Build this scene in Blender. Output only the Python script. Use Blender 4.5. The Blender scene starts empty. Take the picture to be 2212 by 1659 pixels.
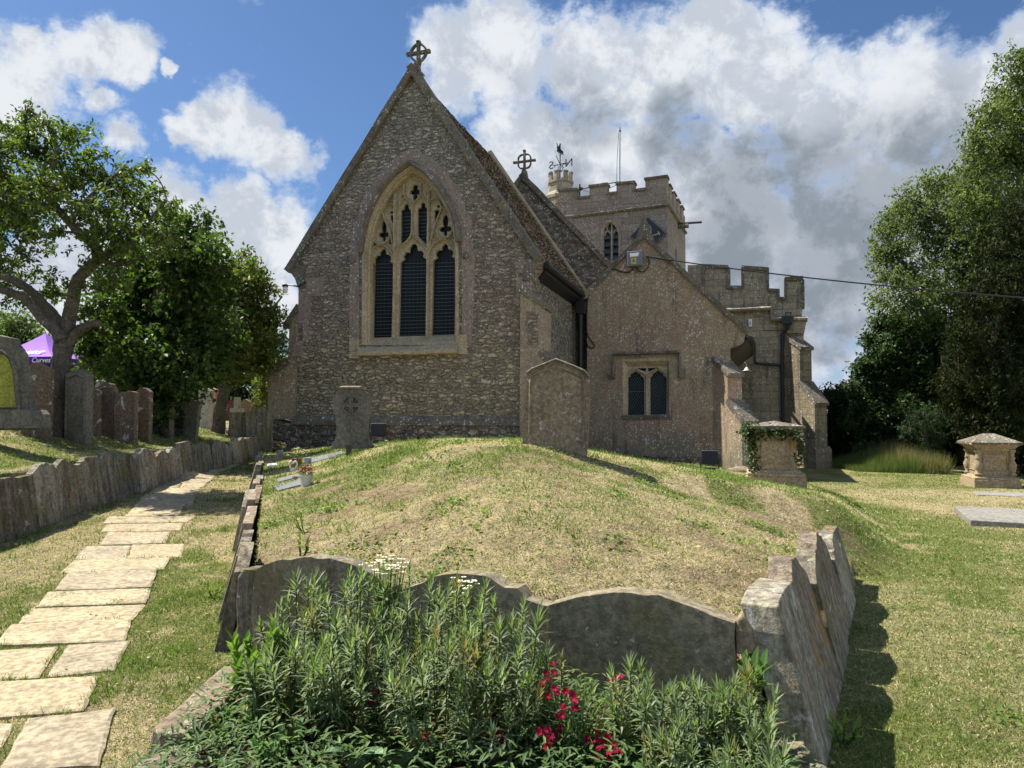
import bpy, bmesh, math, random
import numpy as np
from mathutils import Vector, Matrix, geometry

S = bpy.context.scene
COL = S.collection
rnd = random.Random(7)
R = np.random.RandomState(11)

# ------------------------------------------------------------------ camera
FPX, CX, CY, CZ = 1534.0, 1106.0, 829.5, 1.6
PITCH = math.atan(63.5 / FPX)
cd = bpy.data.cameras.new('camera'); cam = bpy.data.objects.new('camera', cd); COL.objects.link(cam)
cam.location = (0, 0, CZ); cam.rotation_euler = (math.pi / 2 + PITCH, 0, 0)
cd.sensor_width = 36.0; cd.lens = 36.0 * FPX / 2212.0; cd.clip_end = 5000; cd.clip_start = 0.05
S.camera = cam

# ------------------------------------------------------------------ light
SUN_EL, SUN_AZ = math.radians(57), math.radians(-66)      # azimuth from +Y, clockwise
to_sun = Vector((math.sin(SUN_AZ) * math.cos(SUN_EL), math.cos(SUN_AZ) * math.cos(SUN_EL), math.sin(SUN_EL)))
ld = bpy.data.lights.new('sun', 'SUN'); sun = bpy.data.objects.new('sun', ld); COL.objects.link(sun)
ld.energy = 4.9; ld.angle = math.radians(0.5); ld.color = (1.0, 0.95, 0.86)
sun.rotation_euler = (-to_sun).to_track_quat('-Z', 'Y').to_euler(); sun.location = (-20, 20, 40)
S.view_settings.view_transform = 'Standard'; S.view_settings.look = 'None'
S.view_settings.exposure = 1.05; S.view_settings.gamma = 1.0
S.render.engine = 'CYCLES'
S.cycles.use_denoising = True
S.cycles.max_bounces = 6; S.cycles.diffuse_bounces = 3; S.cycles.glossy_bounces = 2
S.cycles.transmission_bounces = 4; S.cycles.transparent_max_bounces = 6
S.cycles.use_adaptive_sampling = True; S.cycles.adaptive_threshold = 0.015
S.cycles.caustics_reflective = False; S.cycles.caustics_refractive = False
try: S.cycles.sample_clamp_indirect = 6
except Exception: pass


def ray(x, y):
    u = (x - CX) / FPX; v = (CY - y) / FPX
    return Vector((u, math.cos(PITCH) - v * math.sin(PITCH), math.sin(PITCH) + v * math.cos(PITCH)))


def at(x, y, d):
    r = ray(x, y); k = d / r.y
    return Vector((r.x * k, d, CZ + r.z * k))


# ------------------------------------------------------------------ node helper
class G:
    def __init__(s, tree): s.t = tree

    def n(s, typ, i=None, o=0, **kw):
        nd = s.t.nodes.new('ShaderNode' + typ)
        for k, v in kw.items(): setattr(nd, k, v)
        for k, v in (i or {}).items():
            if isinstance(v, bpy.types.NodeSocket): s.t.links.new(v, nd.inputs[k])
            elif v is not None: nd.inputs[k].default_value = v
        return nd.outputs[o] if o is not None else nd

    def math(s, op, a, b=None, c=None, clamp=False):
        return s.n('Math', {0: a, 1: b, 2: c}, operation=op, use_clamp=clamp)

    def vm(s, op, a, b=None, o=0):
        return s.n('VectorMath', {0: a, 1: b}, o=o, operation=op)

    def mr(s, v, a, b, c=0.0, d=1.0, smooth=True):
        return s.n('MapRange', {0: v, 1: a, 2: b, 3: c, 4: d}, interpolation_type='SMOOTHSTEP' if smooth else 'LINEAR')

    def mix(s, f, a, b, mode='MIX'):
        nd = s.n('Mix', None, o=None, data_type='RGBA', blend_type=mode)
        for k, v in ((0, f), (6, a), (7, b)):
            if isinstance(v, bpy.types.NodeSocket): s.t.links.new(v, nd.inputs[k])
            else: nd.inputs[k].default_value = (v if k == 0 else (tuple(v) + (1,))[:4])
        return nd.outputs[2]

    def noise(s, v, scale, detail=4, rough=0.55, dist=0.0, o=0):
        return s.n('TexNoise', {'Vector': v, 'Scale': scale, 'Detail': detail, 'Roughness': rough, 'Distortion': dist}, o=o)

    def vor(s, v, scale, feature='F1', o=0, rand=1.0):
        return s.n('TexVoronoi', {'Vector': v, 'Scale': scale, 'Randomness': rand}, o=o, feature=feature)

    def scl(s, v, xyz): return s.n('VectorMath', {0: v, 1: xyz}, operation='MULTIPLY')


# ------------------------------------------------------------------ sky and clouds
W = bpy.data.worlds.new('World'); S.world = W; W.use_nodes = True
g = G(W.node_tree); W.node_tree.nodes.clear()
sky = g.n('TexSky', None, o=0, sky_type='NISHITA', sun_disc=False, sun_elevation=SUN_EL, sun_rotation=SUN_AZ,
          air_density=1.0, dust_density=0.6, ozone_density=2.2)
dirv = g.n('TexCoord', None, o=0)
warp = g.vm('SUBTRACT', g.noise(dirv, 5.0, 6, 0.6, o=1), (0.5, 0.5, 0.5))
dw = g.vm('ADD', dirv, g.scl(warp, (0.10, 0.10, 0.10)))
warp2 = g.vm('SUBTRACT', g.noise(dirv, 22.0, 4, 0.6, o=1), (0.5, 0.5, 0.5))
dw = g.vm('ADD', dw, g.scl(warp2, (0.035, 0.035, 0.035)))


def blobs(lst):
    acc = None
    for (x, y, r) in lst:
        c = ray(x, y).normalized()
        d = g.n('VectorMath', {0: dw, 1: tuple(c)}, o=1, operation='DISTANCE')
        f = g.mr(d, 0.15 * r / FPX, r / FPX * 1.05, 1.0, 0.0, smooth=False)
        acc = f if acc is None else g.math('MAXIMUM', acc, f)
    return acc


CL = [(990, 140, 130), (1120, 120, 170), (1290, 130, 160), (1450, 170, 180), (1620, 190, 160), (1560, 60, 90), (1780, 290, 190), (1960, 240, 170),
      (2130, 190, 130), (2225, 90, 90), (1130, 300, 170), (1300, 380, 250), (1550, 480, 300), (1850, 540, 330), (2150, 400, 260),
      (1700, 760, 260), (1450, 560, 250), 
      (520, 300, 125), (600, 345, 95), (430, 300, 75), (370, 305, 40), (520, 450, 100), (620, 520, 130), (450, 520, 150), (380, 440, 90),
      (60, 170, 130), (-40, 200, 120), (180, 120, 95), (270, 130, 90), (320, 170, 40), (225, 215, 55), (75, 85, 50), (260, 305, 60), (380, 178, 22),
      (250, 600, 220), (60, 640, 200), (-300, 500, 300), (560, 640, 140),
      (2600, 300, 400), (2600, 900, 350), (-900, 300, 300)]
GR = [(1640, 420, 210), (1800, 430, 230), (1990, 420, 230), (1480, 310, 130), (1290, 250, 110), (1560, 560, 180), (1750, 600, 160),
      (1230, 420, 110), (2150, 520, 200),  (1840, 720, 90), (2600, 400, 300)]
field = blobs(CL)
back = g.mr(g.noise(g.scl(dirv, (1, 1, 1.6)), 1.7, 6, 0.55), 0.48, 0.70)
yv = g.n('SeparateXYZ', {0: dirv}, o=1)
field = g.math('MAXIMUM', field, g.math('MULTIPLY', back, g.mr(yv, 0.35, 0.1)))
f1 = g.noise(dirv, 9.0, 9, 0.62, 0.3)
f2 = g.noise(g.scl(dirv, (1, 1, 1.35)), 30.0, 6, 0.65)
dens = g.math('ADD', field, g.math('ADD', g.math('MULTIPLY', g.math('SUBTRACT', f1, 0.5), 1.5), g.math('MULTIPLY', g.math('SUBTRACT', f2, 0.5), 0.8)))
mask = g.mr(dens, 0.2, 0.55)
grey = g.math('ADD', blobs(GR), g.math('MULTIPLY', g.math('SUBTRACT', g.noise(dirv, 7.0, 8, 0.6, 0.5), 0.5), 1.5))
grey = g.mr(grey, 0.1, 0.85)
thin = g.mr(dens, 0.2, 0.75)
vr = g.mr(g.noise(dirv, 13.0, 10, 0.66, 0.2), 0.42, 0.58)
CW, CG = g.mix(vr, (2.75, 3.0, 3.4), (4.0, 4.15, 4.35)), g.mix(vr, (1.3, 1.52, 1.78), (1.95, 2.15, 2.45))
ccol = g.mix(grey, CW, CG)
ccol = g.mix(thin, (2.3, 2.9, 4.0), ccol)
# unseen clouds behind the camera, brightened to add fill light on shaded walls
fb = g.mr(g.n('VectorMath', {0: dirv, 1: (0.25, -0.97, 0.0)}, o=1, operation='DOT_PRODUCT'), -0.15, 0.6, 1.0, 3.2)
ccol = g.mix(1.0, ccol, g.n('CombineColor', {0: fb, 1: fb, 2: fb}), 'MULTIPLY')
skyc = g.mix(1.0, sky, (0.36, 0.455, 0.56), 'MULTIPLY')
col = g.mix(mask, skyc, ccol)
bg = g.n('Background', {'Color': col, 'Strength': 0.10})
out = g.n('OutputWorld', {'Surface': bg}, o=None)


# ------------------------------------------------------------------ object helpers
def tag(o, label=None, cat=None, group=None, kind=None):
    if label: o['label'] = label
    if cat: o['category'] = cat
    if group: o['group'] = group
    if kind: o['kind'] = kind
    return o


def empty(name, loc, label, cat, group=None):
    o = bpy.data.objects.new(name, None); COL.objects.link(o); o.location = loc; o.empty_display_size = 0.2
    return tag(o, label, cat, group)


class Fr:
    """upright plane frame: s along the wall, t into the scene, z up"""
    def __init__(s, px, py, d, th):
        s.O = at(px, py, d); s.O.z = 0; th = math.radians(th)
        s.e = Vector((math.cos(th), -math.sin(th), 0)); s.a = Vector((math.sin(th), math.cos(th), 0))

    def uz(s, x, y, t=0.0):
        r = ray(x, y); O = s.O + s.a * t
        k = (O.x * s.a.x + O.y * s.a.y) / (r.x * s.a.x + r.y * s.a.y)
        X, Y = r.x * k, r.y * k
        return ((X - s.O.x) * s.e.x + (Y - s.O.y) * s.e.y, CZ + r.z * k)

    def poly(s, pts, t=0.0): return [s.uz(x, y, t) for x, y in pts]

    def w(s, u, t, z):
        return Vector((s.O.x + u * s.e.x + t * s.a.x, s.O.y + u * s.e.y + t * s.a.y, z))


class Ax(Fr):
    def __init__(s, O, th=0.0):
        s.O = Vector((O[0], O[1], 0)); th = math.radians(th)
        s.e = Vector((math.cos(th), -math.sin(th), 0)); s.a = Vector((math.sin(th), math.cos(th), 0))


class MB:
    def __init__(s): s.v = []; s.f = []

    def add(s, v, f):
        b = len(s.v); s.v += [tuple(p) for p in v]; s.f += [tuple(i + b for i in q) for q in f]; return s

    def prism(s, F, poly, t0, t1, holes=(), caps=(True, True)):
        loops = [list(poly)] + [list(h) for h in holes]
        allp = [p for l in loops for p in l]
        tris = geometry.tessellate_polygon([[Vector((p[0], p[1], 0)) for p in l] for l in loops])
        n = len(allp)
        v = [F.w(p[0], t0, p[1]) for p in allp] + [F.w(p[0], t1, p[1]) for p in allp]
        f = []
        if caps[0]: f += [tuple(t) for t in tris]
        if caps[1]: f += [tuple(i + n for i in t)[::-1] for t in tris]
        b = 0
        for l in loops:
            m = len(l)
            for i in range(m):
                j = (i + 1) % m
                f.append((b + i, b + j, b + j + n, b + i + n))
            b += m
        return s.add(v, f)

    def box(s, F, s0, s1, t0, t1, z0, z1):
        return s.prism(F, [(s0, z0), (s1, z0), (s1, z1), (s0, z1)], t0, t1)

    def loft(s, rings, closed=True, cap=True):
        m = len(rings[0]); v = [p for r in rings for p in r]; f = []
        for k in range(len(rings) - 1):
            for i in range(m if closed else m - 1):
                j = (i + 1) % m
                f.append((k * m + i, k * m + j, (k + 1) * m + j, (k + 1) * m + i))
        if cap:
            f.append(tuple(range(m))[::-1]); f.append(tuple(range((len(rings) - 1) * m, len(rings) * m)))
        return s.add(v, f)

    def tube(s, pts, r, n=8, wob=0.0, flat=1.0, up=None):
        pts = [Vector(p) for p in pts]; m = len(pts)
        rr = r if isinstance(r, (list, tuple)) else [r] * m
        rings = []; prev = None
        for k in range(m):
            d = (pts[min(k + 1, m - 1)] - pts[max(k - 1, 0)])
            if d.length < 1e-9: d = Vector((0, 0, 1))
            d.normalize()
            if prev is None:
                a = d.orthogonal() if up is None else Vector(up).cross(d)
                if a.length < 1e-6: a = d.orthogonal()
            else: a = prev - d * prev.dot(d)
            a.normalize(); prev = a; b = d.cross(a)
            ring = []
            for i in range(n):
                th = 2 * math.pi * i / n
                q = rr[k] * (1 + wob * rnd.uniform(-1, 1))
                ring.append(pts[k] + a * (math.cos(th) * q) + b * (math.sin(th) * q * flat))
            rings.append(ring)
        return s.loft(rings)

    def lathe(s, c, prof, n=16, sx=1.0, sy=1.0):
        rings = [[(c[0] + r * sx * math.cos(2 * math.pi * i / n), c[1] + r * sy * math.sin(2 * math.pi * i / n), c[2] + z) for i in range(n)] for r, z in prof]
        return s.loft(rings)

    def build(s, name, mat, parent=None, smooth=False, loc=None, recalc=True):
        me = bpy.data.meshes.new(name)
        off = Vector(loc) if loc is not None else (wloc(parent) if parent else Vector((0, 0, 0)))
        V = [(p[0] - off.x, p[1] - off.y, p[2] - off.z) for p in s.v]
        me.from_pydata(V, [], s.f)
        if recalc:
            bm = bmesh.new(); bm.from_mesh(me); bmesh.ops.recalc_face_normals(bm, faces=bm.faces); bm.to_mesh(me); bm.free()
        if smooth: me.polygons.foreach_set('use_smooth', [True] * len(me.polygons))
        me.materials.append(mat)
        o = bpy.data.objects.new(name, me); COL.objects.link(o)
        if parent: o.parent = parent
        if loc is not None: o.location = loc if not parent else Vector(loc) - wloc(parent)
        return o


def wloc(o):
    v = Vector((0, 0, 0))
    while o is not None: v = v + Vector(o.location); o = o.parent
    return v


def fastmesh(name, V, tri, colors, mat, parent=None, quads=False, loc=None):
    """V (n,3), tri (m,k) index array, colors (n,3)"""
    off = np.array(loc if loc is not None else (wloc(parent) if parent else (0, 0, 0)), float)
    V = V - off
    me = bpy.data.meshes.new(name); k = tri.shape[1]
    me.vertices.add(len(V)); me.vertices.foreach_set('co', V.astype(np.float32).ravel())
    me.loops.add(tri.size); me.loops.foreach_set('vertex_index', tri.astype(np.int32).ravel())
    me.polygons.add(len(tri)); me.polygons.foreach_set('loop_start', np.arange(0, tri.size, k, dtype=np.int32))
    me.polygons.foreach_set('loop_total', np.full(len(tri), k, np.int32))
    if colors is not None:
        at_ = me.color_attributes.new('Col', 'FLOAT_COLOR', 'POINT')
        c4 = np.ones((len(V), 4), np.float32); c4[:, :3] = colors; at_.data.foreach_set('color', c4.ravel())
    me.update(calc_edges=True); me.materials.append(mat)
    o = bpy.data.objects.new(name, me); COL.objects.link(o)
    if parent: o.parent = parent
    if loc is not None: o.location = Vector(loc) - (wloc(parent) if parent else Vector((0, 0, 0)))
    return o


def rough(poly, step=0.15, amp=0.012, closed=True):
    out = []; m = len(poly)
    for i in range(m if closed else m - 1):
        a = poly[i]; b = poly[(i + 1) % m]; L = math.hypot(b[0] - a[0], b[1] - a[1]); k = max(1, int(L / step))
        for j in range(k):
            f = j / k
            am = amp
            out.append((a[0] + (b[0] - a[0]) * f + rnd.uniform(-am, am), a[1] + (b[1] - a[1]) * f + rnd.uniform(-am, am)))
    if not closed: out.append(poly[-1])
    return out


def smoothpts(pts, it=2, closed=False):
    """Chaikin"""
    for _ in range(it):
        q = [] if closed else [pts[0]]
        m = len(pts)
        for i in range(m if closed else m - 1):
            a, b = pts[i], pts[(i + 1) % m]
            q.append(tuple(a[k] * .75 + b[k] * .25 for k in range(len(a)))); q.append(tuple(a[k] * .25 + b[k] * .75 for k in range(len(a))))
        if not closed: q.append(pts[-1])
        pts = q
    return pts


# lattice value noise shared by ground colour and grass
_L = R.rand(8, 256, 256)
def vnoise(x, y, scale, seed=0):
    x = np.asarray(x, float) * scale + 57.3 * seed; y = np.asarray(y, float) * scale + 31.7 * seed
    xi = np.floor(x).astype(int); yi = np.floor(y).astype(int); fx = x - xi; fy = y - yi
    fx = fx * fx * (3 - 2 * fx); fy = fy * fy * (3 - 2 * fy); L = _L[seed % 8]
    a = L[xi & 255, yi & 255]; b = L[(xi + 1) & 255, yi & 255]; c = L[xi & 255, (yi + 1) & 255]; d = L[(xi + 1) & 255, (yi + 1) & 255]
    return (a * (1 - fx) + b * fx) * (1 - fy) + (c * (1 - fx) + d * fx) * fy
def fbm(x, y, scale, seed=0, oct=4):
    r = 0; a = 1; t = 0
    for k in range(oct): r = r + a * vnoise(x, y, scale * 2 ** k, seed + k); t += a; a *= .5
    return r / t
def sst(x, a=0.0, b=1.0):
    t = np.clip((np.asarray(x, float) - a) / (b - a), 0, 1); return t * t * (3 - 2 * t)


# ------------------------------------------------------------------ materials
def newmat(name):
    m = bpy.data.materials.new(name); m.use_nodes = True; m.node_tree.nodes.clear(); return m, G(m.node_tree)


def finish(g, col, rough_=0.9, bump=None, bs=0.5, bd=0.02, spec=0.3, metal=0.0):
    nrm = g.n('Bump', {'Height': bump, 'Strength': bs, 'Distance': bd}) if bump is not None else None
    b = g.n('BsdfPrincipled', {'Base Color': col, 'Roughness': rough_, 'Specular IOR Level': spec, 'Metallic': metal, 'Normal': nrm})
    g.n('OutputMaterial', {'Surface': b}, o=None)


def plain(name, col, rough_=0.5, spec=0.5, metal=0.0, var=0.15, scale=8.0):
    m, g = newmat(name); p = g.n('NewGeometry', o=0)
    nz = g.noise(p, scale, 4)
    c = g.mix(nz, [max(0, k * (1 - var)) for k in col], [k * (1 + var) for k in col])
    finish(g, c, rough_, nz, 0.15, 0.004, spec, metal); return m


def stone(name, cols, cell=None, mortar=(0.12, 0.11, 0.09), cellvar=0.8, lich=0.5, lichc=(0.5, 0.49, 0.44), lscale=7.0, streak=0.3,
          moss=0.0, mossc=(0.16, 0.15, 0.03), bd=0.02, bs=0.7, brick=None, theta=20.0, zones=None, near=False, vstri=0.0, fleck=0.3, orange=0.0, brown=None, sun_top=0.0):
    m, g = newmat(name); P = g.n('NewGeometry', o=0)
    zz = g.n('SeparateXYZ', {0: P}, o=2)
    big = g.noise(P, 0.7, 5, 0.6); mid = g.noise(P, 3.5, 5, 0.6); fine = g.noise(P, 24.0, 5, 0.65); grain = g.noise(P, 90.0, 3, 0.6)
    c = g.mix(g.mr(g.math('ADD', g.math('MULTIPLY', big, 0.5), g.math('MULTIPLY', mid, 0.5)), 0.36, 0.64), cols[0], cols[1])
    if zones:
        wob = g.math('ADD', zz, g.math('MULTIPLY', g.math('SUBTRACT', g.noise(P, 0.9, 5, 0.6), 0.5), 3.6))
        for (z0, z1, cc, amt) in zones:
            zf = g.math('MULTIPLY', g.mr(wob, z0, z1), amt)
            c = g.mix(zf, c, cc)
    height = g.math('ADD', g.math('MULTIPLY', fine, 0.5), g.math('MULTIPLY', grain, 0.2))
    if cell:
        Pd = g.vm('ADD', g.scl(P, (cell[0], cell[0], cell[1])), g.scl(g.vm('SUBTRACT', g.noise(P, 5.0, 4, 0.6, o=1), (0.5, 0.5, 0.5)), (1.5, 1.5, 1.5)))
        vc = g.vor(Pd, 1.0, o=1); ve = g.vor(Pd, 1.0, 'DISTANCE_TO_EDGE', o=0)
        rv = g.n('SeparateColor', {0: vc}, o=0); rg = g.n('SeparateColor', {0: vc}, o=1)
        bri = g.mr(rv, 0, 1, 1 - cellvar * .62, 1 + cellvar * .6, smooth=False)
        c = g.mix(1.0, c, g.n('CombineColor', {0: bri, 1: bri, 2: bri}), 'MULTIPLY')
        c = g.mix(g.mr(rg, 0.72, 0.9, 0, 0.75), c, brown or (0.13, 0.075, 0.06))
        gap = g.mr(g.math('ADD', ve, g.math('MULTIPLY', g.math('SUBTRACT', fine, 0.5), 0.12)), 0.03, 0.13, 1, 0)
        c = g.mix(g.math('MULTIPLY', gap, 0.8), c, mortar)
        height = g.math('ADD', height, g.math('MULTIPLY', g.mr(ve, 0.0, 0.22), 1.4))
    if brick:
        e = (math.cos(math.radians(theta)), -math.sin(math.radians(theta)), 0)
        sc = g.n('VectorMath', {0: P, 1: e}, o=1, operation='DOT_PRODUCT')
        uv = g.n('CombineXYZ', {0: sc, 1: zz, 2: 0.0})
        uv = g.vm('ADD', uv, g.scl(g.noise(P, 3.0, 3, o=1), (0.04, 0.04, 0)))
        br = g.n('TexBrick', {'Vector': uv, 'Color1': (.75, .75, .75, 1), 'Color2': (1.15, 1.15, 1.15, 1), 'Mortar': (.55, .53, .5, 1), 'Scale': 1.0,
                              'Mortar Size': 0.012, 'Mortar Smooth': 0.4, 'Bias': 0.0, 'Brick Width': brick[0], 'Row Height': brick[1]}, o=None)
        c = g.mix(0.75, c, br.outputs[0], 'MULTIPLY')
        height = g.math('SUBTRACT', height, g.math('MULTIPLY', br.outputs[1], 0.7))
    # speckle and grain
    c = g.mix(1.0, c, g.mix(g.mr(fine, 0.35, 0.65), (0.68, 0.67, 0.66), (1.27, 1.26, 1.23)), 'MULTIPLY')
    if vstri:
        vs_ = g.noise(g.scl(P, (13, 13, 1.6)), 1.0, 6, 0.7, 0.3)
        c = g.mix(g.math('MULTIPLY', g.mr(vs_, 0.40, 0.56, 1, 0), vstri * .75), c, (0.035, 0.03, 0.024))
        height = g.math('ADD', height, g.math('MULTIPLY', vs_, 2.0 * vstri))
    if streak:
        st = g.noise(g.scl(P, (3.2, 3.2, 0.45)), 1.6, 5, 0.65)
        c = g.mix(g.math('MULTIPLY', g.mr(st, 0.5, 0.72), streak), c, (0.045, 0.042, 0.036))
    if fleck:
        fv = g.vor(g.vm('ADD', P, g.scl(g.noise(P, 20, 2, o=1), (.03, .03, .03))), 15.0, o=None)
        fr = g.n('SeparateColor', {0: fv.outputs[1]}, o=0)
        fm = g.math('MULTIPLY', g.mr(g.math('ADD', fv.outputs[0], g.math('MULTIPLY', g.math('SUBTRACT', fine, 0.5), 0.9)), 0.24, 0.42, 1, 0), g.mr(fr, 1 - fleck * .62, 1 - fleck * .58))
        fm = g.math('MULTIPLY', fm, g.mr(g.noise(P, 1.3, 4), 0.38, 0.6, 0.15, 1))
        if near:
            fm = g.math('MULTIPLY', g.mr(g.noise(P, 30.0, 6, 0.72, 0.5), 0.66 - fleck * .1, 0.71 - fleck * .1), 0.7)
            fr = fine
        c = g.mix(fm, c, g.mix(fr, (0.36, 0.35, 0.32), (0.62, 0.61, 0.56)))
    if lich:
        ln = g.noise(P, lscale * .9, 6, 0.7, 0.4)
        lm = g.mr(ln, 0.70 - lich * .17, 0.76 - lich * .17)
        c = g.mix(g.math('MULTIPLY', lm, g.mr(fine, 0.3, 0.5, 0.3, 0.9)), c, lichc)
        height = g.math('ADD', height, g.math('MULTIPLY', lm, 0.15))
    if orange:
        ov = g.mr(g.noise(P, 5.5, 5, 0.65, 0.6), 0.66 - orange * .12, 0.72 - orange * .1)
        c = g.mix(g.math('MULTIPLY', ov, g.mr(fine, 0.35, 0.55)), c, (0.36, 0.17, 0.03))
    if moss:
        mm = g.math('MULTIPLY', g.mr(g.noise(P, 2.2, 5, 0.65), 0.5, 0.64), moss)
        c = g.mix(mm, c, mossc)
    finish(g, c, 0.95, height, bs, bd, 0.15); return m


M = {}
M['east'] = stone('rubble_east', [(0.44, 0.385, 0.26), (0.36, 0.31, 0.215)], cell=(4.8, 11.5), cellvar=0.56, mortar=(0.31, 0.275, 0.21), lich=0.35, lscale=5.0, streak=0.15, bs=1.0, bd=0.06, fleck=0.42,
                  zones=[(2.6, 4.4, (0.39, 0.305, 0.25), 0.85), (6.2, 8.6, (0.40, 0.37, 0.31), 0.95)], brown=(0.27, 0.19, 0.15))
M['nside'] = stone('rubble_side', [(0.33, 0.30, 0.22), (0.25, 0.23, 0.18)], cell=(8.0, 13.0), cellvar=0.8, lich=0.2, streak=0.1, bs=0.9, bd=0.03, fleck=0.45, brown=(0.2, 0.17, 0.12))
M['plinth'] = stone('plinth_rubble', [(0.34, 0.30, 0.22), (0.24, 0.215, 0.165)], cell=(5.5, 9.0), cellvar=0.7, mortar=(0.17, 0.15, 0.115), lich=0.5, streak=0.3, bs=1.0, bd=0.05, fleck=0.35, orange=0.5)
M['dress'] = stone('limestone_dressing', [(0.44, 0.365, 0.25), (0.35, 0.285, 0.195)], lich=0.05, streak=0.22, bd=0.004, bs=0.4, fleck=0.04)
M['quoin'] = stone('weathered_quoin', [(0.34, 0.28, 0.19), (0.24, 0.19, 0.15)], lich=0.35, streak=0.35, bd=0.008, fleck=0.35)
M['pink'] = stone('pink_render', [(0.30, 0.225, 0.185), (0.24, 0.19, 0.16)], lich=0.3, streak=0.3, bd=0.008, fleck=0.5)
M['hood'] = stone('hood_mould', [(0.12, 0.105, 0.085), (0.2, 0.17, 0.14)], lich=0.5, streak=0.5, bd=0.012, fleck=0.4)
M['coping'] = stone('coping_stone', [(0.19, 0.165, 0.13), (0.11, 0.098, 0.078)], lich=0.55, streak=0.3, bd=0.02, fleck=0.5, orange=0.3)
M['vestry'] = stone('vestry_render', [(0.31, 0.21, 0.155), (0.34, 0.28, 0.185)], lich=0.5, lscale=5.0, streak=0.6, bd=0.012, fleck=0.75, moss=0.3, mossc=(0.17, 0.15, 0.09),
                    zones=[(1.1, 0.3, (0.19, 0.175, 0.125), 0.8)])
M['nave'] = stone('nave_rubble', [(0.27, 0.225, 0.185), (0.22, 0.20, 0.165)], cell=(5.0, 9.0), cellvar=0.8, lich=0.3, streak=0.3, fleck=0.45, bd=0.03)
M['tower'] = stone('tower_ashlar', [(0.265, 0.205, 0.175), (0.30, 0.255, 0.205)], brick=(0.75, 0.34), theta=22, lich=0.35, streak=0.3, bd=0.012, fleck=0.45)
M['turret'] = stone('turret_ashlar', [(0.36, 0.31, 0.23), (0.28, 0.25, 0.19)], brick=(0.6, 0.3), theta=22, lich=0.3, streak=0.25, bd=0.012, fleck=0.35)
M['aisle'] = stone('aisle_ashlar', [(0.34, 0.29, 0.20), (0.27, 0.235, 0.17)], brick=(0.62, 0.24), theta=20, lich=0.35, lscale=4.0, streak=0.62, bd=0.014, fleck=0.3)
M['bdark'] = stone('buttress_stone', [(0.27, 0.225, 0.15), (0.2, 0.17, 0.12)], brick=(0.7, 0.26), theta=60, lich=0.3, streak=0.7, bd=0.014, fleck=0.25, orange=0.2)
M['slab'] = stone('old_slab_stone', [(0.33, 0.285, 0.2), (0.22, 0.195, 0.145)], near=True, vstri=0.75, lich=0.45, lscale=9, streak=0.3, bd=0.03, bs=0.9, fleck=0.35, orange=0.45, moss=0.35)
M['slabr'] = stone('red_slab_stone', [(0.31, 0.245, 0.17), (0.24, 0.195, 0.145)], near=True, vstri=0.65, lich=0.5, lscale=9, streak=0.3, bd=0.03, bs=0.9, fleck=0.35, orange=0.7)
M['frontslab'] = stone('front_slab_stone', near=True, cols= [(0.25, 0.21, 0.14), (0.17, 0.15, 0.105)], lich=0.4, lscale=11, streak=0.5, bd=0.02, bs=0.9, fleck=0.5, moss=0.45, mossc=(.13, .11, .03))
M['slabd'] = stone('dark_slab_stone', [(0.23, 0.2, 0.15), (0.15, 0.135, 0.1)], near=True, vstri=0.8, lich=0.5, lscale=7, streak=0.3, bd=0.03, bs=0.9, fleck=0.35, orange=0.3, moss=0.5)
M['slabl'] = stone('pale_slab_stone', [(0.40, 0.36, 0.27), (0.29, 0.26, 0.2)], near=True, vstri=0.6, lich=0.7, lscale=8, streak=0.4, bd=0.03, bs=0.9, fleck=0.45, orange=0.3, moss=0.2)
M['pave2'] = stone('paving_stone_grey', [(0.38, 0.32, 0.22), (0.26, 0.22, 0.155)], lich=0.3, lscale=5, streak=0.3, bd=0.015, bs=0.7, fleck=0.0, orange=0.04)
M['pave3'] = stone('paving_stone_buff', [(0.41, 0.335, 0.215), (0.31, 0.255, 0.17)], lich=0.2, lscale=3, streak=0.2, bd=0.012, bs=0.6, fleck=0.0, orange=0.1)
M['grave'] = stone('headstone_stone', near=True, cols= [(0.25, 0.2, 0.13), (0.2, 0.15, 0.11)], lich=0.6, lscale=12, streak=0.35, bd=0.008, fleck=0.7, orange=0.2)
M['graveb'] = stone('headstone_brown', near=True, cols= [(0.17, 0.115, 0.075), (0.14, 0.11, 0.08)], lich=0.7, lscale=6, streak=0.3, bd=0.01, fleck=0.5)
M['graveg'] = stone('headstone_grey', near=True, cols= [(0.17, 0.16, 0.125), (0.115, 0.105, 0.085)], lich=0.25, lscale=7, streak=0.45, bd=0.008, fleck=0.25)
M['gravew'] = stone('headstone_white', near=True, cols= [(0.42, 0.4, 0.35), (0.3, 0.29, 0.26)], lich=0.3, streak=0.3, bd=0.006, fleck=0.3)
M['gravep'] = stone('headstone_pink', [(0.42, 0.24, 0.19), (0.36, 0.2, 0.16)], lich=0.1, streak=0.15, bd=0.004, fleck=0.1)
M['lichen'] = stone('lichen_panel', [(0.30, 0.31, 0.05), (0.22, 0.23, 0.05)], lich=0.0, streak=0.25, bd=0.02, fleck=0.0)
M['tomb'] = stone('tomb_stone', near=True, cols= [(0.36, 0.28, 0.17), (0.27, 0.215, 0.14)], lich=0.3, lscale=9, streak=0.3, bd=0.01, fleck=0.3, orange=0.4)
M['ledger'] = stone('ledger_stone', near=True, cols= [(0.26, 0.25, 0.22), (0.2, 0.19, 0.165)], lich=0.4, streak=0.2, bd=0.01, fleck=0.3)
M['pave'] = stone('paving_stone', [(0.41, 0.34, 0.22), (0.29, 0.245, 0.165)], lich=0.2, lscale=4, streak=0.25, bd=0.012, bs=0.6, fleck=0.0, orange=0.06)
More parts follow.
